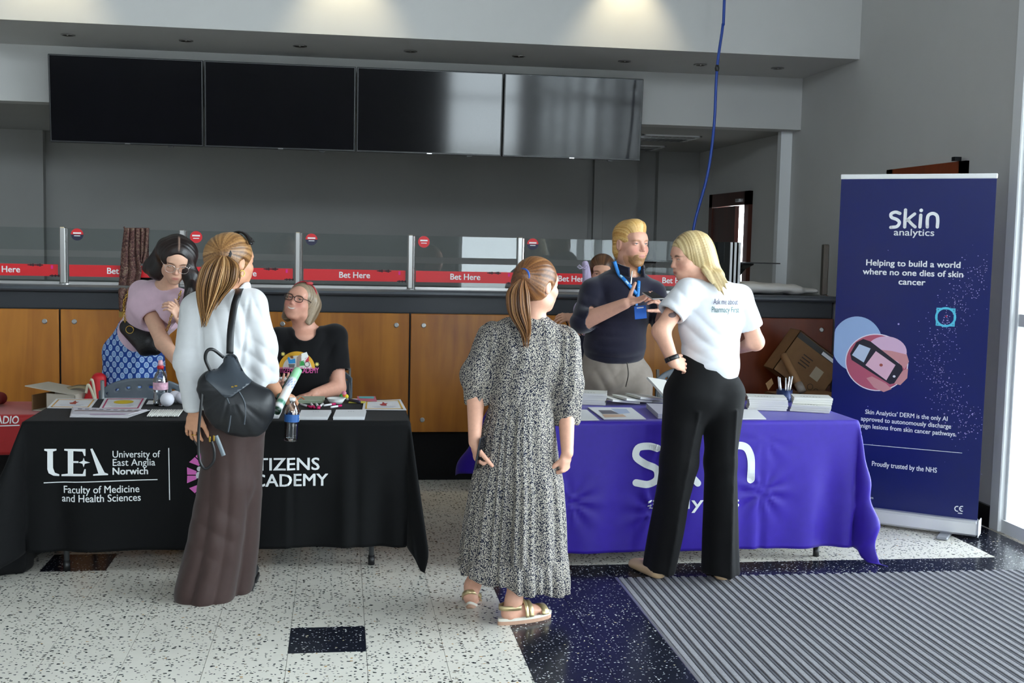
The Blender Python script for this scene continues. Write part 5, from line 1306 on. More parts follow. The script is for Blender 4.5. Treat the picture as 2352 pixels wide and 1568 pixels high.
    MB().tube([wL+hLf*.105+.0105*np.array([math.cos(t), math.sin(t), 0])+np.array([.010, .0, 0]) for t in np.linspace(0, 6.283, 14)], .002, 6, False).build('finger_ring', gold, e, True)
    # ---- backpack
    bp = empty('backpack', P(545, 930, Y-.22), 'black leather drawstring backpack hanging from the blouse woman’s right shoulder', 'backpack')
    lea = mat('black_leather', '#15181d', .42, bump=.08, bscale=400, spec=.5); lea2 = mat('black_strap', '#101216', .4)
    YB = Y-.23; Rb = np.column_stack([unit(P(610, 955, YB)-P(480, 905, YB)), (0, 1, 0), (0, 0, 1)]); Rb[:, 1] = unit(np.cross((0, 0, 1), Rb[:, 0])); Rb[:, 2] = np.cross(Rb[:, 0], Rb[:, 1])
    bo = [(ell(P(545, 945, YB), (.152, .075, .105), Rb), .02, '+'), (cone(P(530, 828, YB+.03), P(545, 930, YB), .032, .085), .05, '+'), (econe(P(485, 885, YB), P(600, 925, YB), .07, .06, .07, .06, (0, 0, 1)), .05, '+')]
    def gather(V, N_):
        q = (V-P(528, 905, YB)) @ Rb; return .0045*(vn(np.arctan2(q[:, 0], -q[:, 2]+.03)*7+40, 3)-.5)*2*sm(-q[:, 2], -.02, .04)
    bag = field_obj('bag_body', bo, .006, lea, bp, smooth=2, disp=gather)
    vd = unit(P(530, 870, YB)-np.array([0, 0, EYE])); O_ = P(525, 860, YB); sc_ = YB/2700
    def fl(pts): return [((x_-525)*sc_, -(y_-860)*sc_) for x_, y_ in pts]
    flp = Print().poly(fl([(517, 814), (530, 808), (543, 816), (562, 850), (576, 872), (572, 880), (530, 911), (516, 911), (476, 872), (474, 862), (495, 840)]))
    fo = texture_print(bp, 'flap', flp, bag, vd, mat('flap_leather', '#353c44', .32), O_, (1, 0, 0), (0, 0, 1), .016)
    fo.data.polygons.foreach_set('use_smooth', np.ones(len(fo.data.polygons), dtype=bool)); md = fo.modifiers.new('t', 'SOLIDIFY'); md.thickness = .006; md.offset = 0
    texture_print(bp, 'gold_mark', Print().rect(*fl([(531, 889)])[0], *fl([(536, 886)])[0]).rect(*fl([(538, 887)])[0], *fl([(544, 884)])[0]), bag, vd, gold, O_, (1, 0, 0), (0, 0, 1), .0215)
    for pts in ([(521, 912), (530, 940), (528, 970), (524, 992)], [(549, 898), (562, 925), (563, 955), (561, 975)]):
        band('drawstring', [P(x_, y_, YB-.085+.0*k) for k, (x_, y_) in enumerate(pts)], .006, .003, (0, -1, 0), mat('drawstring_leather', '#3c444c', .4), bp)
    band('shoulder_strap', [P(528, 812, YB+.01), P(530, 760, YB+.035), P(538, 705, Y-.13), P(546, 678, Y-.10), P(552, 664, Y-.03), P(560, 668, Y+.06)], .030, .005, [(0, -1, .0), (0, -1, .1), (0, -1, .2), (0, -.8, .6), (0, -.3, 1), (0, .3, 1)], lea2, bp)
    band('handle', [P(484, 853, YB-.03), P(472, 825, YB-.04), P(476, 806, YB-.045), P(490, 803, YB-.04), P(513, 820, YB-.01)], .014, .005, (0, -1, .2), lea2, bp)
    band('loose_strap', [P(468, 868, YB-.03), P(462, 930, YB-.05), P(456, 1000, YB-.05), P(458, 1055, YB-.05), P(472, 1076, YB-.05), P(490, 1060, YB-.05), P(492, 1035, YB-.05), P(485, 1010, YB-.05)], .012, .004, (0, -1, .1), lea2, bp)
    band('strap_end', [P(496, 1000, YB-.05), P(506, 1025, YB-.05), P(514, 1046, YB-.05)], .018, .004, (0, -1, .1), mat('pale_edge_leather', '#6d7880', .4), bp)
    for (x_, y_) in ((482, 1008), (491, 1006)): c = P(x_, y_, YB-.06); MB().box(c-np.array([.004, .004, .013]), c+np.array([.004, .004, .013]), bev=.002).build('buckle', gold, bp)
    # ---- things in her right hand
    h0 = wR+hRf*.085+np.array([0, 0, -.03])
    rl = empty('rolled_papers', h0, 'rolled glossy papers and green bottle sleeve held by the woman in the white blouse', 'papers')
    a_, b_ = P(684, 850, Y+.22), P(634, 945, Y+.02)
    d_ = unit(b_-a_); mb = MB(); V, F = tube_geo(np.linspace(a_, b_, 24), .021, 20, False)
    t = np.linspace(0, 1, 24).repeat(20); cc = np.tile(srgb('#e4e8ea'), (len(V), 1)); cc[t < .22] = srgb('#9ad8a8'); bnd = (t > .30) & (t < .45) & (np.sin(np.arange(len(V))*2.3) > .2); cc[bnd] = srgb('#7d8fc0'); cc[(t > .74) & (t < .86)] = srgb('#4f8f78'); cc[t > .93] = srgb('#173a2a')
    o_ = obj('roll', V, F, mat('glossy_paper', (1, 1, 1), .3, attr=True), rl, True, col=cc); md = o_.modifiers.new('t', 'SOLIDIFY'); md.thickness = .003
    sd = unit(np.cross(d_, (0, 1, 0))); 
    MB().poly([a_+sd*-.024+d_*.04, a_+sd*-.030+d_*.20, a_+sd*-.022+d_*.21, a_+sd*-.018+d_*.04], .010, (0, 1, 0)).build('sheet_edge', mat('dark_green_paper', '#28443c', .4), rl)
    bt_ = empty('water_bottle', P(668, 1010, Y+.10), 'clear plastic water bottle with blue label hanging from the blouse woman’s hand', 'bottle')
    c0 = P(668, 1012, Y+.10); tilt_ = unit(P(672, 915, Y+.10)-c0)
    pr = [(.026, 0), (.033, .004), (.0345, .012), (.0335, .02), (.0345, .03), (.0335, .04), (.0345, .05), (.0335, .06), (.0345, .07), (.0335, .08), (.034, .09), (.0345, .128), (.033, .145), (.024, .165), (.0135, .178), (.0125, .190)]
    MB().lathe(pr, c0, 24, tilt_).build('bottle_body', bottle_glass(), bt_, True)
    wa = [(max(r_-.0015, .001), z_+.0015) for r_, z_ in pr[:13]]; 
    MB().lathe([(.0350, .092), (.0352, .127)], c0, 28, tilt_, False).build('label', mat('blue_label', '#2f63a8', .4), bt_, True)
    MB().lathe([(.0140, .188), (.0140, .203)], c0, 16, tilt_).build('cap', mat('white_cap', (.8, .8, .8), .4), bt_, True)
    Rt = rot_to(tilt_)
    def onb(u, v): 
        a = -math.pi/2+.15+u/.0353; return c0+Rt @ np.array([.0358*math.cos(a), .0358*math.sin(a), v])
    # orient the print towards the room
    q0 = onb(0, .1)-c0
    Print().text('ICE', 0, .110, .019, .012, width=.036).text('VALLEY', 0, .097, .009, .006, width=.036).lay('lettering', onb, whitev, bt_, .006)
def bottle_glass():
    if 'bottle_plastic' in MATS: return MATS['bottle_plastic']
    return glass('bottle_plastic', (.88, .92, .95), 4.5)
build_blouse_woman()
# ================================================================== man in the navy zip sweater (facing)
def build_man():
    Y = 6.80; e = person((1.63, 6.80, 0), 'bearded blond man in a navy zip sweater with blue lanyard behind the purple table')
    hd = Head(P(1450, 560, Y), (.42, -.90, -.02), 1.14, jaw=1.12, nose=1.02, male=True)
    W = (.97, .24, 0)
    nb = P(1440, 632, Y+.02); sR, sL = P(1360, 668, Y-.02), P(1502, 672, Y+.06)
    eR, wR = P(1338, 738, Y-.12), P(1436, 697, Y-.27); eL, wL = P(1522, 745, Y-.02), P(1524, 712, Y-.22)
    o = hd.ops(nb, .062)
    o += [(econe(P(1425, 690, Y), P(1415, 820, Y), .15, .11, .15, .12, W), .03, '+'), (cone(nb, sR, .05, .045), .03, '+'), (cone(nb, sL, .05, .045), .03, '+'), (econe(P(1415, 820, Y), P(1418, 900, Y), .15, .12, .15, .11, W), .03, '+')]
    o += [(cone(sR, eR, .055, .050), .02, '+'), (cone(eR, wR, .054, .032), .02, '+'), (cone(sL, eL, .055, .05), .02, '+'), (cone(eL, wL, .052, .031), .02, '+')]
    hRf = unit(np.array([.85, -.10, .22])); o += hand_ops(wR, hRf, (.1, -.25, .95), -1, (.15, .25, .2), 1.05, .05, (.55, .30, .80), .3, fcurl=((.1, .2, .2), (.12, .25, .2), (.2, .35, .3), (.3, .5, .4)))
    hLf = unit(np.array([-.45, -.35, .55])); o += hand_ops(wL, hLf, (-.85, .1, -.3), 1, (.5, .6, .4), 1.05, .04, (.6, .25, .6), .3)
    for q in (-.09, .09): o.append((cone(P(1417, 890, Y)+np.array([q, 0, 0]), (P(1417, 890, Y)[0]+q*1.2, Y+.02, .06), .09, .045), .03, '+'))
    body_obj(o, e, '#dba58e', [hd.fine(.0032), hand_box(wR, hRf, 1.05, .0034), hand_box(wL, hLf, 1.05, .0034)], [hd], brow='#a8794c', lip='#c07a70', cheek=.5, beard='#b07a48', browk=.7)
    hd.eyes(e, (.15, 1, -.03), '#5b7480')
    cols = ['#8a5c2a', '#c08a45', '#dcb06a', '#f0d49a']
    # hair combed back
    ho = [(hd.E((0, -.020, .040), (.080, .100, .086)), .01, '+'), (hd.E((0, .030, .092), (.058, .045, .036)), .03, '+'), (hd.E((0, -.055, -.03), (.070, .050, .07)), .03, '+'), (hd.E((0, .115, -.020), (.080, .066, .082)), .010, '-'), (hd.E((0, .080, -.075), (.095, .085, .10)), .010, '-')]
    for q in (-1, 1): ho += [(hd.E((q*.086, .0, -.020), (.026, .036, .042)), .008, '-'), (hd.E((q*.066, .070, .045), (.024, .030, .030)), .010, '-')]
    V, F = Field(ho, .0042, ()).mesh(2); nr = normals(V, F); L = hd.l(V)
    ang = np.arctan2(L[:, 0], L[:, 2]+.02); g = .55*vn(ang*30+100+L[:, 1]*3, 3)+.45*vn(ang*80+20, 5); V = V+nr*((g-.5)*.0042)[:, None]
    join_hair('hair', [(V, F, ramp_cols(g*.8+.15+.12*sm(L[:, 1], -.02, .09), cols))], e)
    # beard: short, follows the jaw
    bo = [(hd.E((0, .022, -.042), (.0665, .0685, .0745)), .01, '+'), (hd.E((0, .061, -.097), (.032, .025, .021)), .025, '+'), (hd.E((0, .080, -.060), (.030, .0165, .018)), .014, '+'), (hd.E((0, .060, -.052), (.043, .034, .038)), .02, '+'), (hd.E((0, .05, -.004), (.12, .15, .046)), .012, '-'), (hd.E((0, .100, -.0605), (.021, .030, .0085)), .006, '-'), (hd.E((0, -.06, -.05), (.12, .065, .12)), .015, '-')]
    field_obj('beard', bo, .0036, hair_mat(), e, smooth=1, disp=lambda V, N_: -.0016+.0004*vn3(V, 700., 1), colfn=lambda V: ramp_cols(.5+.3*vn3(V, 500., 3), ['#8a6240', '#a67c54', '#b58c64']))
    # sweater
    sw = mat('navy_knit', '#17162a', .9, noise=.10, nscale=220, bump=.35, bscale=420, sheen=.35, spec=.2)
    cu = eR+unit(wR-eR)*.055; cul = eL+unit(wL-eL)*.06
    so = [(econe(P(1428, 672, Y+.01), P(1420, 720, Y), .165, .115, .185, .130, W), .04, '+'), (econe(P(1420, 720, Y), P(1411, 795, Y-.02), .185, .135, .192, .155, W), .04, '+'), (econe(P(1411, 795, Y-.02), P(1410, 824, Y-.01), .192, .155, .178, .145, W), .02, '+'),
          (cone(P(1436, 640, Y+.02), sR, .088, .062), .03, '+'), (cone(P(1444, 640, Y+.02), sL, .085, .060), .03, '+'),
          (cone(sR, eR, .070, .069), .03, '+'), (cone(eR, cu, .070, .066), .02, '+'), (cone(sL, eL, .074, .064), .03, '+'), (cone(eL, cul, .064, .058), .02, '+'),
          (half(P(1350, 726, Y-.15), (.9, -.3, -.25), .088), .004, '-'), (half(cul, wL-eL, .095), .004, '-'), (half(P(1410, 829, Y), (0, 0, -1), 2), .006, '-'), (cone(P(1444, 622, Y), P(1452, 590, Y-.02), .074, .10), .01, '-')]
    swo = field_obj('sweater', so, .0075, sw, e, smooth=2, disp=shape_fn(folds_n(.005, 13, 3), folds_dir(.010, (.3, 0, .9), 40, 4, eR+np.array([.0, 0, .04]), .10), folds_dir(.008, (.8, 0, .5), 36, 5, P(1375, 700, Y-.1), .12), folds_dir(.006, (0, 0, 1), 60, 6, P(1410, 822, Y-.15), .2)))
    # stand collar, open at the front
    th = np.linspace(.55, 2*math.pi-.55, 40); c = P(1442, 609, Y+.005); Rn = frame_of((.42, -.90, 0)); V = []
    for k, (dz, r1, r2) in enumerate(((-.040, .094, .100), (-.012, .090, .092), (.010, .088, .088), (.020, .094, .094))):
        for t in th: V.append(c+Rn @ np.array([r1*math.sin(t), r2*math.cos(t)*1.02, dz-.035*max(0, math.cos(t))]))
    n = 40; F = [(i*n+j, i*n+j+1, (i+1)*n+j+1, (i+1)*n+j) for i in range(3) for j in range(n-1)]
    cl = obj('collar', V, F, sw, e, True); md = cl.modifiers.new('t', 'SOLIDIFY'); md.thickness = .008
    band('zip', [P(1452, 622, Y-.10), P(1450, 640, Y-.125), P(1449, 652, Y-.13)], .008, .003, (0, -1, 0), chrome, e)
    # lanyard and badge (worn)
    lan = mat('blue_lanyard', '#1f7fd0', .5); vd = unit(P(1450, 680, Y)-np.array([0, 0, EYE]))
    O_ = P(1450, 650, Y-.2); sc_ = (Y-.2)/2700
    def rel(pts): return [((x_-1450)*sc_, -(y_-650)*sc_) for x_, y_ in pts]
    import mathutils.bvhtree as bt
    off = wloc(swo); bv = bt.BVHTree.FromPolygons([tuple(np.array(v.co)+off) for v in swo.data.vertices], [tuple(p_.vertices) for p_ in swo.data.polygons])
    def onsw(x_, y_, lift=.010):
        d_ = unit(P(x_, y_, Y)-np.array([0, 0, EYE])); h_ = bv.ray_cast(Vector((0, 0, EYE)), Vector(d_)); return np.array(h_[0])-d_*lift
    for pts in ([(1421, 628), (1432, 640), (1447, 657), (1462, 675)], [(1467, 634), (1467, 648), (1466, 665), (1464, 688)]):
        p3 = [onsw(*q) for q in pts]; st0 = P(1411, 600, Y-.06) if pts[0][0] < 1430 else P(1468, 612, Y-.07)
        p3 = [st0]+p3; band('lanyard_strap', p3, .020, .003, (0, -1, .15), lan, e)
        for k in (1, 2): band('lanyard_print', [p3[k]*.7+p3[k+1]*.3+np.array([0, -.004, 0]), p3[k]*.3+p3[k+1]*.7+np.array([0, -.004, 0])], .011, .0015, (0, -1, .15), mat('lanyard_white', '#bfe0f5', .5), e, 6)
    q = Print(); q.stroke(np.array(rel([(1464, 688), (1465, 703)])), .014); texture_print(e, 'lanyard_clip', q, swo, vd, lan, O_, (1, 0, 0), (0, 0, 1), .012)
    c = P(1471, 717, Y-.215); bd = MB().box(c-np.array([.036, .002, .038]), c+np.array([.036, .002, .038]), roty(math.radians(-6)), c, bev=.002).build('badge', mat('blue_badge', '#1762c4', .35), e)
    MB().box(c+np.array([-.02, -.0032, .024]), c+np.array([.02, -.002, .030]), roty(math.radians(-6)), c).build('badge_slot', whitev, e)
    # trousers
    tr = mat('stone_chino', '#958a80', .8, noise=.06, nscale=40, sheen=.15, spec=.25)
    to = [(econe(P(1408, 815, Y-.01), P(1409, 862, Y-.01), .180, .145, .186, .15, W), .03, '+')]
    for x0_, x1_ in ((1370, 1366), (1455, 1455)): to += [(econe(P(x0_, 865, Y-.01), P(x1_, 1000, Y), .112, .125, .10, .11, W), .04, '+'), (cone(P(x1_, 1000, Y), (P(x1_, 1000, Y)[0], Y+.02, .10), .10, .075), .02, '+')]
    field_obj('trousers', to, .0085, tr, e, smooth=2, disp=shape_fn(folds_n(.005, 15, 2), folds_dir(.011, (.75, 0, -.6), 40, 4, P(1425, 870, Y-.15), .11), folds_dir(.008, (-.8, 0, -.5), 44, 5, P(1375, 880, Y-.15), .09)))
    band('fly_seam', [P(1440, 832, Y-.165), P(1443, 860, Y-.172), P(1437, 888, Y-.16)], .006, .003, (0, -1, 0), mat('fly_shadow_cloth', '#4a443f', .8), e)  # seam strip in darkened chino: the fly's shadow is put into its colour
    for x_ in (1368, 1462):
        a_ = P(x_, 1000, Y); a_ = np.array([a_[0], Y, 0.]); field_obj('shoe', [(econe(a_+np.array([0, .05, .04]), a_+np.array([.03, -.17, .035]), .046, .045, .046, .035, (1, 0, 0)), .01, '+'), (half((0, 0, .004), (0, 0, -1), 8), .003, '-')], .009, mat('brown_shoe', '#3a2a20', .5), e)
    # phone
    ph = empty('mobile_phone', P(1502, 680, Y-.36), 'mobile phone held up in the bearded man’s hands', 'phone')
    c = P(1500, 679, Y-.36); R_ = rotz(math.radians(10)) @ roty(math.radians(-3)) @ rotx(math.radians(12))
    MB().box(c-np.array([.038, .072, .0045]), c+np.array([.038, .072, .0045]), R_, c, bev=.004).build('case', mat('phone_silver', (.55, .53, .52), .3, .6), ph)
    MB().box(c+np.array([-.035, -.069, .0045]), c+np.array([.035, .069, .0052]), R_, c).build('screen', scr_m(), ph)
build_man()
def specs(hd, parent, metal, r=.0014, w_=.024, h_=.019, y=.096, z=.002, shape=2.6):
    "spectacles: two rims, a bridge and two arms"
    for q in (-1, 1):
        pts = []
        for t in np.linspace(0, 6.283, 26):
            c, s_ = math.cos(t), math.sin(t); pts.append(hd.w(q*.033+w_*np.sign(c)*abs(c)**(2/shape), y-.10*abs(q*.033+w_*c-q*.0)*.35+.002, z+h_*np.sign(s_)*abs(s_)**(2/shape)))
        MB().tube(pts, r, 6, False).build('spectacle_rim', metal, parent, True)
        MB().poly(np.array(pts[:-1]), .001, hd.R[:, 1]).build('spectacle_lens', glass('lens_glass', (.97, .97, .97), .5), parent)
        MB().tube([hd.w(q*.058, y-.004, z+.008), hd.w(q*.076, .045, z+.010), hd.w(q*.080, -.012, z+.004)], r, 6).build('spectacle_arm', metal, parent, True)
    MB().tube([hd.w(-.010, y+.001, z+.004), hd.w(0, y+.004, z+.007), hd.w(.010, y+.001, z+.004)], r, 6).build('spectacle_bridge', metal, parent, True)
# ================================================================== seated woman in the black T-shirt
def build_seated():
    Y = 6.92; e = person((-.08, 7.0, 0), 'seated woman with glasses and red headband in a black printed T-shirt')
    upv = unit(np.array([.22, .30, 1.])); hd = Head(P(690, 694, Y), (-.36, -.88, .28), 1.0, up=(.20, 0, 1), jaw=1.15)
    W = (1, .03, 0)
    nb = P(704, 765, Y+.03); sR, sL = P(640, 780, Y), P(768, 772, Y+.02)
    eL, wL = P(775, 890, Y-.06), P(722, 905, Y-.28); eR, wR = P(628, 885, Y-.08), P(650, 893, Y-.32)
    o = hd.ops(nb, .060)
    o += [(econe(P(704, 800, Y+.02), P(702, 905, Y+.03), .15, .10, .16, .12, W), .03, '+'), (cone(nb, sR, .048, .042), .03, '+'), (cone(nb, sL, .048, .042), .03, '+'), (ell(P(702, 775, Y-.03), (.075, .05, .035)), .03, '+')]
    o += [(cone(sR, eR, .052, .047), .02, '+'), (cone(eR, wR, .046, .030), .02, '+'), (cone(sL, eL, .054, .048), .02, '+'), (cone(eL, wL, .048, .030), .02, '+')]
    pv = P(702, 905, Y+.06); pv = np.array([pv[0], Y+.08, .50])
    o += [(econe(P(702, 905, Y+.03), pv, .16, .12, .18, .13, W), .03, '+')]
    for q in (-.10, .10):
        k_ = pv+np.array([q*1.1, -.42, .02]); o += [(cone(pv+np.array([q, 0, 0]), k_, .085, .06), .03, '+'), (cone(k_, (k_[0], k_[1]+.06, .07), .06, .04), .02, '+'), (cone((k_[0], k_[1]+.06, .05), (k_[0], k_[1]-.10, .035), .038, .03), .02, '+')]
    hLf = unit(np.array([-.8, -.45, -.05])); o += hand_ops(wL, hLf, (0, -.1, -1), 1, (.3, .4, .3), .98)
    hRf = unit(np.array([.2, -.55, .25])); o += hand_ops(wR, hRf, (.1, .3, 1), 1, (.35, .45, .3), .98)
    body_obj(o, e, '#d8a08a', [hd.fine(), hand_box(wL, hLf), hand_box(wR, hRf)], [hd], brow='#8a6a50', lip='#b86a62', cheek=.55, teeth=True, smile=14.)
    hd.eyes(e, (-.05, 1, .25), '#6a8088')
    cols = ['#5d4f40', '#85725c', '#a39078', '#8c7a66']
    ho = [(hd.E((0, -.025, .036), (.085, .098, .087)), .01, '+'), (hd.E((0, -.050, -.03), (.088, .062, .085)), .03, '+'), (hd.Cn((.066, -.025, .02), (.092, -.045, -.095), .034, .016), .04, '+'), (hd.Cn((.06, -.06, .0), (.085, -.075, -.100), .045, .018), .04, '+'), (hd.Cn((-.066, -.015, .02), (-.080, -.012, -.115), .032, .016), .04, '+'), (hd.Cn((-.06, -.05, .0), (-.06, -.055, -.11), .045, .02), .04, '+'),
          (hd.E((0, .110, -.022), (.074, .080, .098)), .012, '-'), (hd.E((0, .06, -.105), (.085, .07, .08)), .012, '-'), (hd.E((0, .0, -.165), (.14, .14, .06)), .012, '-')]
    V, F = Field(ho, .0042, ()).mesh(2); nr = normals(V, F); L = hd.l(V)
    g = .6*vn(L[:, 1]*170+L[:, 2]*20+100, 3)+.4*vn(L[:, 1]*420, 5); V = V+nr*((g-.5)*.004)[:, None]
    join_hair('hair', [(V, F, ramp_cols(g+.1*vn3(V, 40., 2), cols))], e)
    hb = [hd.w(.0815*math.sin(a), .006-.02*abs(math.sin(a)), .036+.0845*math.cos(a)) for a in np.linspace(-1.5, 1.5, 15)]; nrm = [q-hd.w(0, .0, .03) for q in hb]
    band('headband', hb, .024, .005, nrm, mat('red_headband', '#b8323c', .6, noise=.5, nscale=60), e)
    MB().sphere(hd.w(-.030, .020, .118), (.022, .012, .010), 10).build('headband_knot', mat('headband_knot', '#c4474c', .6), e, True)
    specs(hd, e, mat('tortoise_frame', '#2a1715', .3), .0022, .026, .018, .098)
    ts = mat('black_jersey', '#0b0b0e', .85, sheen=.12, spec=.2, noise=.1, nscale=50)
    cuL, cuR = P(772, 850, Y-.03), P(626, 848, Y-.04)
    so = [(econe(P(703, 790, Y+.01), P(702, 845, Y), .165, .11, .185, .14, W), .04, '+'), (econe(P(702, 845, Y), P(702, 915, Y+.02), .185, .14, .185, .15, W), .04, '+'), (cone(P(703, 778, Y+.02), sR, .062, .064), .03, '+'), (cone(P(703, 778, Y+.02), sL, .062, .066), .03, '+'),
          (cone(sR, cuR, .070, .075), .03, '+'), (cone(sL, cuL, .072, .082), .03, '+'), (econe(P(702, 915, Y+.02), pv, .185, .15, .19, .15, W), .03, '+'),
          (half(cuL+np.array([.02, 0, 0]), cuL-sL, .105), .004, '-'), (cone(cuL-unit(cuL-sL)*.04, cuL+unit(cuL-sL)*.03, .060, .068), .006, '-'), (half(cuR, cuR-sR, .10), .004, '-'), (cone(cuR-unit(cuR-sR)*.04, cuR+unit(cuR-sR)*.03, .054, .062), .006, '-'), (ell(P(701, 762, Y-.05), (.062, .08, .055)), .01, '-'), (cone(nb+np.array([0, 0, .005]), P(700, 740, Y), .068, .08), .01, '-')]
    tsh = field_obj('t_shirt', so, .007, ts, e, smooth=2, disp=shape_fn(folds_n(.004, 14, 3), folds_dir(.006, (.8, 0, .4), 40, 4, P(650, 800, Y-.1), .1), folds_dir(.006, (-.8, 0, .4), 40, 5, P(755, 800, Y-.1), .1)))
    vd = unit(P(688, 830, Y)-np.array([0, 0, EYE])); O_ = P(688, 830, Y-.15); sc_ = (Y-.13)/2700
    def rel(pts): return [((x_-688)*sc_, -(y_-830)*sc_) for x_, y_ in pts]
    def tp(nm, q, c, lift): texture_print(e, nm, q, tsh, vd, mat('ink_'+nm, c, .6), O_, (1, 0, 0), (0, 0, 1), lift)
    u, z = rel([(682, 845)])[0]
    q = Print(); q.disc(u, z-.004, .103, .100, 30, 0, math.pi); tp('print_arch', q, '#d9a327', .004)
    q = Print(); q.disc(u+.002, z-.004, .082, .076, 30, 0, math.pi); tp('print_field', q, '#d6d3cc', .0055)
    for nm, pts, c in (('print_blue', [(661, 822), (664, 819), (668, 826), (678, 823), (679, 834), (664, 835)], '#2f8fd0'), ('print_trousers', [(663, 836), (678, 836), (676, 844), (665, 844)], '#6a6a68'), ('print_figure', [(682, 820), (690, 813), (692, 826), (688, 842), (681, 843)], '#a08a80'), ('print_white', [(692, 812), (704, 808), (708, 818), (700, 830), (692, 830)], '#f0efec'), ('print_green', [(688, 830), (698, 827), (699, 839), (688, 840)], '#2f9a4a'), ('print_red', [(700, 823), (709, 818), (709, 830), (702, 832)], '#c02f48'), ('print_hair', [(667, 817), (673, 817), (674, 823), (668, 823)], '#7a4a20')):
        q = Print(); q.poly(rel(pts)); tp(nm, q, c, .007)
    q = Print(); q.ring(*rel([(705, 836)])[0], .016, .003, 14); tp('print_wheel', q, '#3a2a2a', .0075)
    q = Print(); 
    for x_, y_ in ((651, 813), (727, 836)):
        for k in range(4):
            u, z = rel([(x_, y_)])[0]; a = k*math.pi/4; q.stroke(np.array([(u-.012*math.cos(a), z-.012*math.sin(a)), (u+.012*math.cos(a), z+.012*math.sin(a))]), .003)
    tp('print_star', q, '#e6d878', .005)
    u, z = rel([(682, 856)])[0]; q = Print(); q.text('CITIZENS ACADEMY', u, z, .045, .014, width=98*sc_); tp('lettering', q, '#d0559a', .006)
    # trousers
    to = []
    for q_ in (-.10, .10):
        k_ = pv+np.array([q_*1.1, -.42, .02]); to += [(cone(pv+np.array([q_, 0, 0]), k_, .11, .08), .04, '+'), (cone(k_, (k_[0], k_[1]+.06, .10), .08, .06), .02, '+')]
    field_obj('trousers', to, .010, mat('dark_jeans', '#15182a', .85), e)
    for q_ in (-.10, .10):
        k_ = pv+np.array([q_*1.1, -.36, 0]); a_ = np.array([k_[0], k_[1], 0.]); field_obj('shoe', [(econe(a_+np.array([0, .05, .04]), a_+np.array([0, -.15, .035]), .044, .045, .046, .034, (1, 0, 0)), .01, '+'), (half((0, 0, .003), (0, 0, -1), 8), .003, '-')], .009, mat('black_shoe', '#101012', .5), e)
    return wR, hRf
SW = build_seated()
# ================================================================== dark-haired woman leaning over the left table
def motif_mat():
    m, nt, b = newmat('blue_motif_cloth'); L = nt.links.new
    tc = N(nt, 'ShaderNodeTexCoord'); mp = N(nt, 'ShaderNodeMapping'); mp.vector_type = 'POINT'; L(tc.outputs['Object'], mp.inputs[0])
    mp.inputs['Scale'].default_value = (1.25, 0, .9); m2 = N(nt, 'ShaderNodeMapping'); m2.inputs['Rotation'].default_value = (0, math.radians(45), 0); L(mp.outputs[0], m2.inputs[0]); mp = m2
    v = N(nt, 'ShaderNodeTexVoronoi', i_Scale=25., i_Randomness=.12); L(mp.outputs[0], v.inputs['Vector'])
    cr = N(nt, 'ShaderNodeValToRGB'); cr.color_ramp.interpolation = 'LINEAR'; els = cr.color_ramp.elements
    els[0].position = 0; els[0].color = C4('#7f9bc8'); els[1].position = .16; els[1].color = C4('#8fb0d8')
    for p_, c in ((.20, '#3a5fae'), (.26, '#9db8dc'), (.38, '#a9c2e0'), (.43, '#24468f'), (1., '#1a3a86')):
        x = els.new(p_); x.color = C4(c)
    L(v.outputs['Distance'], cr.inputs[0]); L(cr.outputs[0], b.inputs['Base Color']); b.inputs['Roughness'].default_value = .8; b.inputs['Specular IOR Level'].default_value = .2
    return m
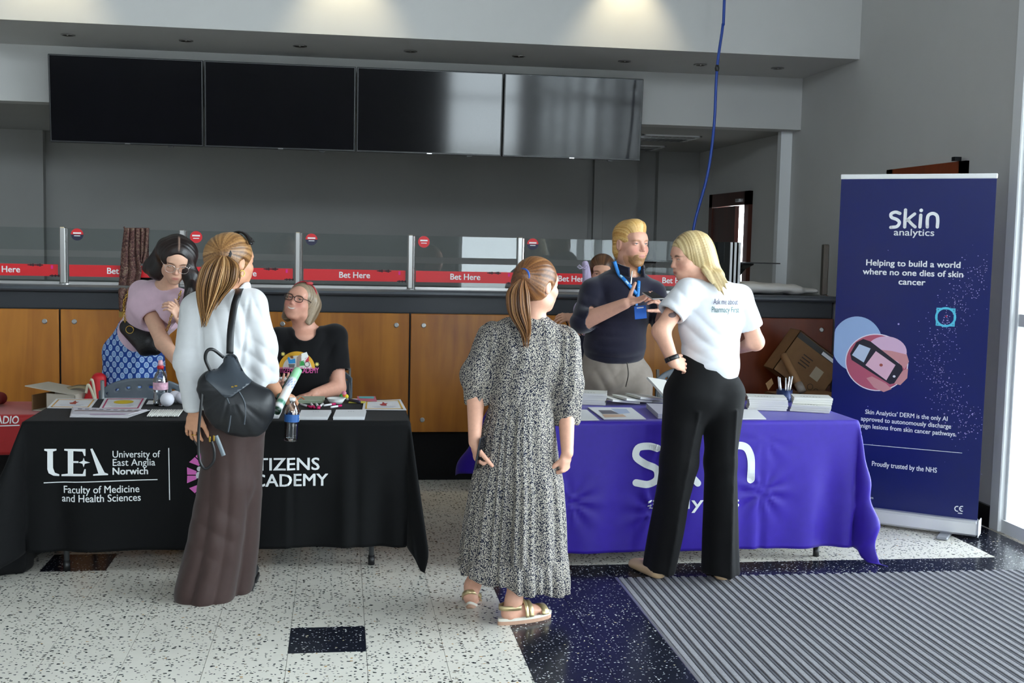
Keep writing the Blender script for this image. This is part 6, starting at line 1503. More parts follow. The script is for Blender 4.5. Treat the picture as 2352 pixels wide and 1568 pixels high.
def build_leaning():
    e = person((-1.28, 7.15, 0), 'dark-haired woman with glasses in a pink top leaning over the black table')
    hd = Head(P(404, 596, 6.62), (.16, -.86, -.46), 1.05, up=(.10, 0, 1), jaw=1.0)
    W = (.94, -.34, 0)
    nb = P(382, 655, 6.76); sR, sL = P(325, 672, 6.90), P(412, 690, 6.70); chest = P(355, 700, 6.86); waist = P(322, 770, 7.02); pel = P(305, 815, 7.10)
    eR, wR = P(375, 787, 6.66), P(424, 850, 6.45); eL, wL = P(443, 765, 6.62), P(415, 735, 6.52)
    o = hd.ops(nb, .048)
    o += [(econe(chest, waist, .125, .09, .11, .085, W), .03, '+'), (econe(waist, pel, .11, .085, .15, .11, W), .03, '+'), (cone(nb, sR, .042, .038), .03, '+'), (cone(nb, sL, .042, .038), .03, '+')]
    o += [(cone(sR, eR, .048, .043), .02, '+'), (cone(eR, wR, .043, .027), .02, '+'), (cone(sL, eL, .048, .042), .02, '+'), (cone(eL, wL, .042, .027), .02, '+')]
    hRf = unit(np.array([.6, -.5, -.6])); o += hand_ops(wR, hRf, (-.3, .2, -.8), 1, (.5, .6, .4), .95)
    hLf = unit(np.array([-.35, -.3, .75])); o += hand_ops(wL, hLf, (-.8, .4, -.2), -1, (.6, .7, .5), .95)
    for q in (-.07, .07): o.append((cone(pel+np.array([q, 0, -.02]), (pel[0]+q, 7.14, .08), .075, .04), .03, '+')); o.append((cone((pel[0]+q, 7.14, .06), (pel[0]+q+.02, 6.98, .04), .04, .035), .02, '+'))
    body_obj(o, e, '#dfb096', [hd.fine(), hand_box(wR, hRf, .95, .0035), hand_box(wL, hLf, .95, .0035)], [hd], brow='#2e201a', lip='#b5625e', cheek=.25, browk=.95)
    hd.eyes(e, (0, .75, -.65), '#3a2a20')
    cols = ['#0c0808', '#1a1110', '#2a1a17', '#3a2420']
    ho = skull_shell(hd, .012)+[(hd.E((0, .112, -.012), (.060, .072, .098)), .010, '-'), (hd.E((0, .085, -.100), (.064, .075, .075)), .012, '-')]
    R2 = P(330, 622, 6.78); 
    ho += [(cone(hd.w(-.046, -.03, .05), P(340, 618, 6.77), .044, .022), .03, '+'), (cone(hd.w(-.050, -.02, .04), P(350, 630, 6.74), .038, .020), .03, '+'), (cone(hd.w(-.055, -.005, .04), P(364, 636, 6.70), .032, .016), .03, '+'), (cone(hd.w(-.045, -.04, .04), P(350, 612, 6.77), .048, .034), .03, '+'), (cone(hd.w(-.05, -.04, .03), P(332, 615, 6.79), .04, .012), .03, '+'), (cone(P(376, 562, 6.66), P(347, 610, 6.75), .034, .032), .04, '+'), (cone(P(382, 566, 6.62), P(360, 622, 6.71), .026, .026), .04, '+'), (cone(P(432, 566, 6.60), P(441, 630, 6.60), .024, .024), .04, '+'), (cone(hd.w(-.060, -.005, .03), P(362, 622, 6.71), .034, .030), .05, '+'), (cone(hd.w(.060, -.015, .035), P(438, 640, 6.60), .036, .030), .05, '+'),
           (cone(hd.w(.052, -.025, .05), P(440, 640, 6.60), .036, .024), .03, '+'), (cone(P(440, 640, 6.60), P(426, 700, 6.58), .026, .020), .03, '+'), (cone(P(442, 630, 6.61), P(441, 710, 6.62), .028, .018), .03, '+'), (cone(P(424, 700, 6.56), P(418, 725, 6.56), .022, .008), .02, '+'), (cone(hd.w(0, -.06, 0), nb+np.array([-.01, .03, .02]), .07, .05), .03, '+')]
    ho += [(hd.Cn((0, .075, .118), (0, -.04, .140), .004, .004), .006, '-')]
    V, F = Field(ho, .0042, ()).mesh(2); nr = normals(V, F); L = hd.l(V)
    g = .6*vn(L[:, 1]*150+100+L[:, 2]*12, 3)+.4*vn(L[:, 1]*380, 5); V = V+nr*((g-.5)*.0030)[:, None]
    cc = ramp_cols(g*.8+.12*vn3(V, 30., 2), cols); pm = (np.exp(-(L[:, 0]/.0035)**2)*sm(L[:, 2], .08, .10)*sm(L[:, 1], -.03, 0))[:, None]; cc = cc*(1-.7*pm)+np.array(srgb('#b89684'))*.7*pm
    join_hair('hair', [(V, F, cc)], e)
    specs(hd, e, mat('wire_frame', (.75, .66, .62), .25, .8), .0013, .025, .021, .100, -.002, 2.2)
    pk_ = mat('pink_jersey', '#d8b8c8', .85, sheen=.2, noise=.03, nscale=40)
    cu = sR+(eR-sR)*.52; cul = sL+(eL-sL)*.5
    so = [(econe(P(366, 690, 6.82), chest+np.array([0, 0, -.03]), .130, .095, .150, .115, W), .04, '+'), (econe(chest+np.array([0, 0, -.03]), waist, .150, .115, .128, .10, W), .04, '+'), (econe(waist, P(312, 792, 7.06), .128, .10, .13, .105, W), .03, '+'), (cone(P(378, 665, 6.79), sR, .060, .060), .03, '+'), (cone(P(380, 668, 6.77), sL, .056, .056), .03, '+'), (ell(P(385, 722, 6.74), (.07, .06, .055)), .04, '+'),
          (cone(sR, cu, .068, .066), .03, '+'), (cone(sL, cul, .062, .060), .03, '+'), (half(cu, eR-sR, .10), .004, '-'), (cone(cu-unit(eR-sR)*.02, cu+unit(eR-sR)*.03, .05, .056), .006, '-'), (half(cul, eL-sL, .09), .004, '-'), (cone(P(390, 643, 6.72), P(396, 615, 6.66), .056, .08), .008, '-')]
    field_obj('top', so, .007, pk_, e, smooth=2, disp=shape_fn(folds_n(.003, 15, 3), folds_dir(.005, (.9, 0, .3), 50, 4, P(375, 700, 6.8), .08), folds_dir(.005, (.4, 0, .9), 45, 5, P(330, 740, 6.9), .10)))
    sk = [(econe(P(318, 765, 7.02), P(305, 815, 7.10), .128, .10, .178, .14, W), .03, '+'), (econe(P(305, 815, 7.10), P(308, 880, 7.13), .178, .14, .190, .15, W), .03, '+'), (econe(P(308, 880, 7.13), (P(308, 880, 7.13)[0], 7.15, .45), .190, .15, .20, .16, W), .03, '+'), (half((0, 0, .46), (0, 0, -1), 9), .004, '-')]
    field_obj('skirt', sk, .010, motif_mat(), e, smooth=2, disp=shape_fn(folds_n(.004, 14, 2), folds_v(.006, 20, 3)))
    for q in (-.09, .09):
        a_ = np.array([pel[0]+q, 7.16, 0.]); field_obj('shoe', [(econe(a_+np.array([0, .03, .04]), a_+np.array([.02, -.17, .035]), .042, .045, .044, .034, (1, 0, 0)), .01, '+'), (half((0, 0, .003), (0, 0, -1), 8), .003, '-')], .009, mat('black_shoe', '#101012', .5), e)
    # belt bag on a gold chain
    bg_ = empty('belt_bag', P(325, 775, 6.86), 'black belt bag with gold ring worn by the dark-haired woman', 'bag')
    bl = mat('black_nylon', '#0d0c10', .45, bump=.2, bscale=90)
    b_ = [(econe(P(295, 752, 6.90), P(340, 790, 6.83), .05, .05, .075, .055, (0, 0, 1)), .02, '+'), (econe(P(340, 790, 6.83), P(356, 800, 6.82), .07, .05, .04, .04, (0, 0, 1)), .02, '+')]
    field_obj('bag_body', b_, .006, bl, bg_, smooth=2)
    gold = MATS['gold']; c = P(298, 757, 6.82)
    MB().tube([c+.021*np.array([math.cos(t), -.2*math.sin(t), math.sin(t)]) for t in np.linspace(0, 6.283, 24)], .0025, 6, False).build('ring', gold, bg_, True)
    def chain(pts, n):
        p_ = spline(pts, n)
        for i in range(n-1):
            d_ = unit(p_[i+1]-p_[i]); s1 = unit(np.cross(d_, (0, 1, 0) if i % 2 else (1, 0, 1))); m_ = (p_[i]+p_[i+1])/2; L_ = np.linalg.norm(p_[i+1]-p_[i])*.62
            MB().tube([m_+d_*L_*math.cos(t)+s1*.006*math.sin(t) for t in np.linspace(0, 6.283, 11)], .0022, 5, False).build('chain_link', gold, bg_, True)
    chain([P(288, 742, 6.86), P(285, 715, 6.88), P(286, 690, 6.93), P(300, 662, 6.93)], 18); chain([P(416, 668, 6.58), P(405, 700, 6.60), P(394, 725, 6.62), P(386, 752, 6.66), P(372, 775, 6.74)], 22)
    # leaflet in the left hand
    lf = empty('folded_leaflet', P(405, 750, 6.5), 'folded pale leaflet in the dark-haired woman’s hand', 'leaflet')
    a_, b2 = P(388, 758, 6.56), P(420, 716, 6.48); sd = np.array([.02, .0, .025])
    MB().poly([a_-sd, a_+sd, b2+sd, b2-sd], .003, (0, -1, .1)).build('sheet', mat('lilac_paper', '#c8b8d0', .6), lf)
    MB().poly([a_-sd*.9+np.array([0, -.004, 0]), a_+sd*.6+np.array([0, -.004, 0]), a_+sd*.6+(b2-a_)*.3+np.array([0, -.004, 0]), a_-sd*.9+(b2-a_)*.3+np.array([0, -.004, 0])], .001, (0, -1, .1)).build('printed_end', mat('grey_print_paper', '#9aa39c', .6), lf)
build_leaning()
# ================================================================== person mostly hidden behind the man
def build_hidden():
    Y = 7.32; e = person((1.42, 7.33, 0), 'brown-haired person in lavender mostly hidden behind the bearded man')
    hd = Head(P(1383, 628, Y), (-.25, -.95, -.05), 1.0)
    nb = P(1385, 700, Y+.02); sR, sL = P(1342, 712, Y), P(1440, 712, Y); eR, wR = P(1330, 775, Y+.02), P(1318, 728, Y-.20); eL, wL = P(1455, 800, Y), P(1440, 850, Y-.1)
    o = hd.ops(nb, .05)
    o += [(econe(P(1388, 730, Y), P(1388, 860, Y), .13, .09, .14, .10, (1, 0, 0)), .03, '+'), (cone(nb, sR, .04, .04), .03, '+'), (cone(nb, sL, .04, .04), .03, '+'), (cone(sR, eR, .042, .038), .02, '+'), (cone(eR, wR, .038, .026), .02, '+'), (cone(sL, eL, .042, .038), .02, '+'), (cone(eL, wL, .038, .026), .02, '+')]
    hf = unit(np.array([-.85, -.4, .05])); o += hand_ops(wR, hf, (.1, .6, -.6), 1, (.5, .5, .4), .95)
    p_ = P(1388, 860, Y)
    for q in (-.08, .08): o.append((cone(p_+np.array([q, 0, 0]), (p_[0]+q, Y, .06), .085, .045), .03, '+')); o.append((cone((p_[0]+q, Y, .05), (p_[0]+q, Y-.14, .035), .04, .033), .02, '+'))
    body_obj(o, e, '#d6a186', [hd.fine(.0045), hand_box(wR, hf, .95, .0042)], [hd], brow='#4a3020')
    hd.eyes(e, (0, 1, 0), '#4a3a30')
    cols = ['#3a2518', '#5a3b26', '#75502f']
    ho = skull_shell(hd, .012)+[(hd.E((0, .112, -.035), (.076, .072, .095)), .010, '-'), (hd.E((0, .06, -.11), (.09, .08, .08)), .012, '-')]
    V, F = Field(ho, .005, ()).mesh(2); L = hd.l(V); g = vn(np.arctan2(L[:, 0], L[:, 2])*20+100, 3); join_hair('hair', [(V, F, ramp_cols(g, cols))], e)
    lv = mat('lavender_cotton', '#b9abc8', .8, noise=.03)
    field_obj('top', [(econe(P(1388, 725, Y), P(1388, 800, Y), .155, .11, .15, .115, (1, 0, 0)), .03, '+'), (cone(P(1386, 700, Y), sR, .06, .065), .03, '+'), (cone(P(1386, 700, Y), sL, .06, .062), .03, '+'), (cone(sR, eR, .062, .052), .03, '+'), (cone(sL, eL, .06, .05), .03, '+'), (cone(P(1385, 680, Y), P(1385, 640, Y), .06, .08), .01, '-')], .008, lv, e, smooth=2, disp=folds_n(.003, 15, 1))
    field_obj('skirt', [(econe(P(1388, 795, Y), P(1388, 860, Y), .15, .115, .18, .14, (1, 0, 0)), .03, '+'), (econe(P(1388, 860, Y), (p_[0], Y, .4), .18, .14, .21, .16, (1, 0, 0)), .03, '+')], .012, mat('navy_print_skirt', '#15182c', .8, noise=.6, nscale=60), e)
    bw_ = P(1338, 615, Y-.1)
    for q in (-1, 1): MB().tube([bw_+np.array([.0, 0, 0]), bw_+np.array([q*.022, -.01, .018]), bw_+np.array([q*.036, -.01, .006]), bw_+np.array([q*.02, -.01, -.006]), bw_], .003, 6, False).build('bow_loop', lv, e, True)
    field_obj('shoulder_ruffle', [(cone(P(1345, 605, Y-.06), P(1352, 690, Y-.02), .020, .045), .01, '+')], .006, lv, e, disp=folds_v(.006, 80, 2))
    for q in (-.08, .08):
        a_ = np.array([p_[0]+q, Y, 0.]); field_obj('shoe', [(econe(a_+np.array([0, .04, .04]), a_+np.array([.0, -.15, .035]), .042, .045, .044, .034, (1, 0, 0)), .01, '+'), (half((0, 0, .003), (0, 0, -1), 8), .003, '-')], .009, MATS['black_shoe'], e)
    bgx = empty('tote_bag', P(1322, 800, Y-.22), 'navy tote bag hanging behind the bearded man’s elbow', 'bag')
    c = P(1330, 805, Y-.22); hs = wR+hf*.06
    field_obj('bag_body', [(econe(c+np.array([0, 0, .06]), c+np.array([0, 0, -.10]), .10, .035, .12, .045, (1, 0, 0)), .01, '+')], .008, mat('navy_canvas', '#10122a', .8), bgx)
    for q in (-.03, .03): MB().tube(spline([c+np.array([q-.01, -.01, .09]), (c+hs)/2+np.array([q*.6, 0, .03]), hs+np.array([q*.25, 0, -.012])], 12), .004, 6).build('handle', MATS['navy_canvas'], bgx, True)
build_hidden()
# ------------------------------------------------------------------ things on and around the tables
paper = mat('white_paper', (.72, .72, .74), .6); page = mat('page_block', (.50, .49, .44), .8, noise=.15, nscale=300, stretch=(1, 1, 12)); cover = mat('cream_cover', (.70, .69, .65), .5)
TZ = .7445                                               # cloth surface
def quad_on(px_pts, z): return [PZ(x_, y_, z) for x_, y_ in px_pts]
def slab(name, corners, th, m_, parent):
    return MB().poly(np.array(corners), th, (0, 0, 1)).build(name, m_, parent)
def sheet(name, px_pts, label, cat, m_=None, z=TZ, th=.0012, marks=()):
    c = np.array(quad_on(px_pts, z)); e = empty(name, c.mean(0), label, cat); slab('sheet', c, th, m_ or paper, e)
    # bilinear coordinates on the sheet: a along 0->1, b along 0->3
    def fn(a, b): q = (c[0]*(1-a)+c[1]*a)*(1-b)+(c[3]*(1-a)+c[2]*a)*b; return q+np.array([0, 0, th+.0007])
    for nm, pr_, col in marks: pr_.lay(nm, fn, mat('ink_'+nm+col[1:], col, .6), e)
    return e
def border(w1=.06, w2=.10, ry=.7):
    q = Print(); 
    q.rect(w1, w1*1.4, w2, 1-w1*1.4); q.rect(1-w2, w1*1.4, 1-w1, 1-w1*1.4); q.rect(w1, w1*1.4, 1-w1, w1*1.4+.05); q.rect(w1, 1-w1*1.4-.05, 1-w1, 1-w1*1.4); return q
def cert(px, label, col, emb, col2):
    q = Print(); q.disc(.5, .62, .11 if emb == 'star' else .24, .16, 16)
    if emb == 'star': q = Print().poly([(.40, .55), (.47, .60), (.50, .80), (.55, .64), (.62, .66), (.57, .52), (.58, .40), (.45, .42)])
    l = Print()
    for k in range(2): l.rect(.22+.05*k, .32-.09*k, .78-.05*k, .345-.09*k)
    sheet('certificate', px, label, 'certificate', None, marks=(('border', border(), col), ('emblem', q, col2), ('lines', l, '#b0aec0')))
cert([(108, 937), (208, 938), (225, 916), (129, 916)], 'certificate with orange border at the left end of the black table', '#d9a860', 'star', '#b04a38')
cert([(226, 941), (322, 941), (338, 913), (241, 914)], 'certificate with crimson border and yellow emblem beside the red bag', '#c04a72', 'disc', '#e0c020')
cert([(832, 941), (934, 942), (920, 917), (836, 921)], 'certificate with gold border at the right end of the black table', '#d8ac4a', 'star', '#a83a3a')
# newspapers
e = empty('newspaper_stack', PZ(250, 948, TZ), 'pile of folded printed leaflets in front of the certificates', 'leaflets')
for k, (pts, c) in enumerate((([(160, 958), (292, 960), (345, 942), (166, 936)], '#cfcbd2'), ([(162, 956), (300, 957), (342, 943), (168, 935)], '#d8d6da'), ([(164, 953), (296, 952), (338, 941), (170, 936)], '#c9c4cc'))):
    MB().poly(np.array(quad_on(pts, TZ+.003*k)), .0028, (0, 0, 1)).build('leaflet', mat('newsprint%d' % k, c, .7), e)
pc = np.array(quad_on([(164, 953), (296, 952), (338, 941), (170, 936)], TZ+.010))
def nfn(a, b): return (pc[0]*(1-a)+pc[1]*a)*(1-b)+(pc[3]*(1-a)+pc[2]*a)*b
q = Print(); q.stroke([(0.02, .62), (.3, .66), (.6, .6), (.95, .7)], .07); q.lay('brown_band', nfn, mat('ink_brownband', '#6a4a38', .6), e)
q = Print()
for k in range(9): q.rect(.06+.1*k, .80, .12+.1*k, .92)
q.lay('headline_marks', nfn, mat('ink_grey', '#77737c', .6), e)['kind'] = 'stuff'
q = Print(); q.rect(.3, .1, .9, .16); q.lay('magenta_line', nfn, mat('ink_magenta', '#a04a90', .6), e)
# row of white sticks, each its own
for k in range(17):
    a = PZ(339+k*4.35, 955+.2*(k % 3), TZ+.005); b = PZ(350+k*4.35, 941+.3*(k % 2), TZ+.005)
    t_ = tag(MB().tube([a, b], .0042, 8).build('white_stick', mat('white_chalk', (.86, .85, .80), .6), None, True), '%s thin white stick from the left in the row by the white balls' % ('first', 'second', 'third', 'fourth', 'fifth', 'sixth', 'seventh', 'eighth', 'ninth', 'tenth', 'eleventh', 'twelfth', 'thirteenth', 'fourteenth', 'fifteenth', 'sixteenth', 'seventeenth')[k], 'stick', 'row of white sticks')
# three white balls
for (x_, y_, r_, lab) in ((384, 925, .036, 'white ball nearest the row of sticks'), (402, 917, .033, 'rearmost white ball of the three'), (419, 919, .034, 'white ball nearest the woman’s sleeve')):
    c = PZ(x_, y_+8, TZ); c[2] = TZ+r_; e = empty('white_ball', (c[0], c[1], TZ), lab, 'ball', 'white balls on the black table')
    MB().sphere(c, r_, 24).build('ball', mat('white_rubber', (.80, .79, .86), .45), e, True)
    MB().tube([c+r_*1.002*np.array([math.cos(t), math.sin(t)*.3, math.sin(t)*.95]) for t in np.linspace(0, 6.283, 30)], .0007, 4, False).build('seam', mat('seam_grey', (.5, .5, .55), .6), e)
# water bottle on the table
c0 = PZ(369, 931, TZ); e = empty('water_bottle', c0, 'standing water bottle with pink label and red cap in front of the grey chair', 'bottle')
pr = [(.030, 0), (.036, .006), (.037, .02), (.035, .03), (.037, .05), (.034, .062), (.037, .075), (.038, .085), (.038, .125), (.036, .14), (.026, .168), (.016, .182), (.0145, .196)]
MB().lathe(pr, c0, 28).build('bottle_body', bottle_glass(), e, True)
MB().lathe([(.0385, .086), (.0385, .124)], c0, 28, None, False).build('label', mat('pink_label', '#d8a8bc', .45, noise=.35, nscale=60), e, True)
MB().lathe([(.017, .194), (.017, .208), (.013, .211)], c0, 20).build('cap', mat('red_cap', '#c01a24', .4), e, True)
MB().lathe([(.0125, .211), (.013, .222), (.010, .238), (.004, .240)], c0, 20).build('sports_lid', mat('pink_lid', '#e0a8b4', .35), e, True)
# card blocks
def block(px, label, n, th=.004):
    c = np.array(quad_on(px, TZ)); e = empty('card_stack', c.mean(0), label, 'cards', 'stacks of white cards')
    for k in range(n):
        j = np.array([.0012*math.sin(k*2.1), .0012*math.cos(k*1.7), k*th]); MB().poly(c+j, th*.82, (0, 0, 1)).build('card', paper, e)
    top = c+np.array([0, 0, n*th+.001])
    def fn(a, b): return (top[0]*(1-a)+top[1]*a)*(1-b)+(top[3]*(1-a)+top[2]*a)*b
    Print().rect(.42, .66, .46, .74).rect(.50, .66, .54, .74).rect(.58, .66, .62, .74).lay('print', fn, mat('ink_pale', '#b8b8c0', .6), e)
block([(685, 964), (752, 964), (761, 948), (692, 948)], 'stack of white cards beside the hanging water bottle', 4)
block([(765, 964), (837, 964), (841, 947), (772, 947)], 'stack of white cards nearest the gold-bordered certificate', 4)
block([(612, 961), (640, 961), (648, 944), (618, 944)], 'small stack of white cards left of the hanging water bottle', 3)
# pens: white with magenta ends, each its own
for k, (xa, ya, xb, yb) in enumerate(((691, 928, 716, 935), (714, 926, 722, 936), (727, 927, 733, 937), (742, 927, 730, 937), (744, 931, 770, 927), (760, 935, 784, 931))):
    a = PZ(xa, ya, TZ+.006+.0005*k); b = PZ(xb, yb, TZ+.006+.0005*k); e = empty('marker_pen', (a+b)/2-np.array([0, 0, .006]), ('leftmost', 'second from the left', 'third from the left', 'third from the right', 'second from the right', 'rightmost')[k]+' white marker pen with magenta cap behind the card stacks', 'pen', 'marker pens in a heap')
    MB().tube([a, a*.35+b*.65], .0058, 8).build('barrel', mat('pen_white', (.82, .82, .84), .4), e, True); MB().tube([a*.36+b*.64, b], .0066, 8).build('cap', mat('pen_magenta', '#c81a62', .4), e, True)
# bowls
bowl_m = mat('white_bowl', (.80, .80, .78), .4)
def bowl(c, r_, h_, label):
    e = empty('paper_bowl', c, label, 'bowl'); MB().lathe([(.001, .002), (r_*.62, .002), (r_*.95, h_), (r_, h_), (r_*.66, 0), (.001, 0)], c, 28, None, False).build('bowl', bowl_m, e, True); MB().lathe([(r_*.93, h_-.002), (r_*1.03, h_-.002), (r_*1.03, h_+.002), (r_*.93, h_+.002)], c, 28, None, False).build('rim', bowl_m, e, True)
bowl(PZ(772, 926, TZ), .050, .028, 'white bowl on the black table behind the card stacks')
hb_ = SW[0]+SW[1]*.07; bowl(np.array([hb_[0], hb_[1], hb_[2]+.024]), .045, .018, 'white bowl held by the seated woman')
# sage tin
e = empty('sage_box', PZ(712, 915, TZ), 'flat sage green box in front of the seated woman', 'box'); c = np.array(quad_on([(680, 926), (742, 926), (746, 917), (684, 917)], TZ))
MB().poly(c, .014, (0, 0, 1)).build('box_body', mat('sage_card', '#8f9c85', .6), e); MB().poly(c*1.0+np.array([0, 0, .0142]), .004, (0, 0, 1)).build('lid', mat('sage_lid', '#a3ad97', .6), e)
MB().tube(spline([PZ(682, 920, TZ+.02), PZ(690, 912, TZ+.03), PZ(699, 917, TZ+.022)], 8), .0025, 6).build('orange_cord', mat('orange_cord', '#d8622a', .6), e, True)
# bobble toy
c = PZ(790, 917, TZ); e = empty('pompom_toy', c, 'small multicoloured pompom beside the white bowl', 'toy')
for k, (dx, dz, col) in enumerate(((0, .022, '#d8563a'), (-.012, .018, '#3a9a4a'), (.012, .016, '#e0c838'), (0, .034, '#e08aa0'))): MB().sphere(c+np.array([dx, 0, dz]), .014, 12).build('pompom_tuft', mat('tuft%d' % k, col, .9), e, True)
e = empty('glue_bottle', PZ(812, 922, TZ), 'small dark tube with white cap lying beside the leaflets', 'tube'); a, b = PZ(803, 918, TZ+.01), PZ(826, 923, TZ+.01)
MB().tube([a, b], .0085, 10).build('tube_body', mat('tube_dark', '#2a2438', .4), e, True); MB().tube([a+(a-b)*.25, a], .006, 10).build('nozzle', paper, e, True)
for k, (pts, col, lab) in enumerate((([(800, 925), (838, 926), (842, 916), (808, 915)], '#d8cc50', 'yellow-edged leaflet behind the gold-bordered certificate'), ([(822, 920), (866, 922), (862, 910), (820, 910)], '#c86a80', 'pink and teal leaflet behind the gold-bordered certificate'))):
    sheet('leaflet', pts, lab, 'leaflet', mat('leaf_%d' % k, col, .5), TZ+.001+.002*k, marks=(('panel%d' % k, Print().rect(.1, .5, .9, .92), ('#c4a8d0', '#58b0b0')[k]),))
for k, (pts, lab) in enumerate((([(336, 928), (352, 928), (356, 920), (341, 920)], 'small white card behind the standing water bottle'),)): sheet('note_card', pts, lab, 'card')
# ------------------------------------------------------------------ purple table
def book_mesh(w_, d_, t_):
    return w_, d_, t_
def book(c, w_, d_, t_, rz, label, group, tilt=None, printed=False):
    e = empty('booklet', c, label, 'booklet', group, rz)
    e.rotation_euler = (tilt[0] if tilt else 0, tilt[1] if tilt else 0, rz)
    MB().box((-w_/2+.002, -d_/2+.003, .0015), (w_/2-.003, d_/2-.003, t_-.0015)).build('pages', page, e, local=True)
    MB().box((-w_/2, -d_/2, t_-.0018), (w_/2, d_/2, t_), bev=.0006).build('cover', cover, e, local=True)
    MB().box((-w_/2, -d_/2, 0), (w_/2, d_/2, .0018), bev=.0006).build('back_cover', cover, e, local=True)
    MB().box((-w_/2-.0005, -d_/2, 0), (-w_/2+.002, d_/2, t_)).build('spine', cover, e, local=True)
    if printed:
        V, F = [], []; q = Print()
        for k, u in enumerate(np.linspace(-.05, .05, 7)): q.rect(u, .03, u+.008, .030+.008+.002*(k % 3))
        q.lay('title_print', lambda a, b: np.array(c)+rotz(rz) @ np.array([a, b, t_+.0006]), mat('ink_dark', '#4a4a4c', .6), e) if not tilt else None
    return e
def stack(px, py, n, w_, d_, t_, rz, lab, group, jit=.004):
    c = PZ(px, py, TZ); r_ = np.random.RandomState(int(px)); names = ['topmost', 'second from top', 'third from top', 'fourth from top', 'fifth from top', 'sixth from top', 'seventh from top']
    for k in range(n):
        o = np.array([r_.uniform(-jit, jit), r_.uniform(-jit, jit), k*(t_+.0004)]); nm = 'bottom' if k == n-1-(n-1) else names[n-1-k]
        book(c+o, w_, d_, t_, rz+r_.uniform(-.04, .04), 'white booklet, %s of %s' % (nm, lab), group, None, k == n-1)
stack(1350, 925, 5, .15, .21, .0125, math.radians(75), 'the stack beside the patterned dress sleeve', 'booklet stack by the dress')
stack(1760, 938, 6, .15, .21, .0115, math.radians(76), 'the left stack near the pen pot', 'booklet stack by the pen pot')
stack(1862, 942, 3, .15, .21, .0115, math.radians(66), 'the lower three in the right end stack', 'booklet stack at the right end')
c = PZ(1860, 940, TZ)
for k in range(3): book(c+np.array([.012, .012, .0370+k*.0122]), .15, .21, .0118, math.radians(72+2*k), 'white booklet, %s of the upper three in the right end stack' % ('bottom', 'middle', 'topmost')[k], 'booklet stack at the right end', None, k == 2)
for k, (px, py, rz, lab) in enumerate(((1420, 927, 112, 'fanned white booklet nearest the tall stack'), (1448, 927, 116, 'middle fanned white booklet before the man'), (1478, 926, 118, 'rightmost fanned white booklet before the man'))):
    c = PZ(px, py, TZ); book(c+np.array([.012, .02, .016+.006*k]), .13, .19, .012, math.radians(rz), lab, 'fanned booklets', (math.radians(7), math.radians(-4), 0), True)
book(PZ(1500, 922, TZ)+np.array([0, .03, 0]), .15, .21, .010, math.radians(80), 'flat white booklet under the leaning one beside the black trousers', 'fanned booklets')
book(PZ(1520, 928, TZ)+np.array([.02, .0, .075]), .15, .21, .012, math.radians(30), 'leaning white booklet half hidden by the black trousers', 'fanned booklets', (math.radians(30), math.radians(10), 0))
sheet('brochure', [(1330, 966), (1377, 965), (1348, 941), (1322, 940)], 'white brochure half hidden by the patterned dress sleeve', 'brochure')
q1 = Print().poly([(.12, .40), (.52, .40), (.44, .72), (.14, .72)]); q2 = Print().poly([(.50, .40), (.80, .48), (.84, .86), (.48, .86)]); q3 = Print().poly([(.06, .10), (.60, .16), (.58, .36), (.10, .36)])
sheet('brochure', [(1387, 963), (1484, 963), (1450, 937), (1350, 936)], 'open picture brochure in front of the fanned booklets', 'brochure', None, TZ, .0035, (('picture_dark', q1, '#6a6670'), ('picture_blue', q2, '#a8b4cc'), ('picture_tan', q3, '#c8a890')))
e = empty('booklet_pile', PZ(1505, 950, TZ), 'pile of grey booklets at the edge beside the black trousers', 'booklets'); c = np.array(quad_on([(1511, 961), (1560, 961), (1536, 938), (1484, 936)], TZ))
for k in range(4): MB().poly(c+np.array([.001*(k % 2), 0, .0065*k]), .0055, (0, 0, 1)).build('booklet', mat('grey_booklet', '#b4b2be', .6), e)
sheet('brochure', [(1690, 963), (1760, 963), (1738, 942), (1690, 940)], 'white brochure lying right of the black trousers', 'brochure', None, TZ, .004)
# pen pot
c = PZ(1801, 921, TZ); c = np.array([c[0], c[1], TZ]); e = empty('pen_pot', c, 'round dark pen pot with silver pens on the purple table', 'pen pot')
MB().lathe([(.045, 0), (.047, .004), (.047, .068), (.043, .068), (.043, .006), (.001, .006)], c, 24, None, False).build('pot', mat('navy_pot', '#20305a', .3, .3), e, True)
for k in range(7):
    a = k*2.4; b_ = c+np.array([.022*math.cos(a), .022*math.sin(a), .008]); MB().tube([b_, b_+np.array([.020*math.cos(a+.4), .018*math.sin(a+.4),   .125+.008*(k % 3)])], .0048, 8).build('pen', mat('silver_pen', (.72, .73, .76), .25, .7), e, True)
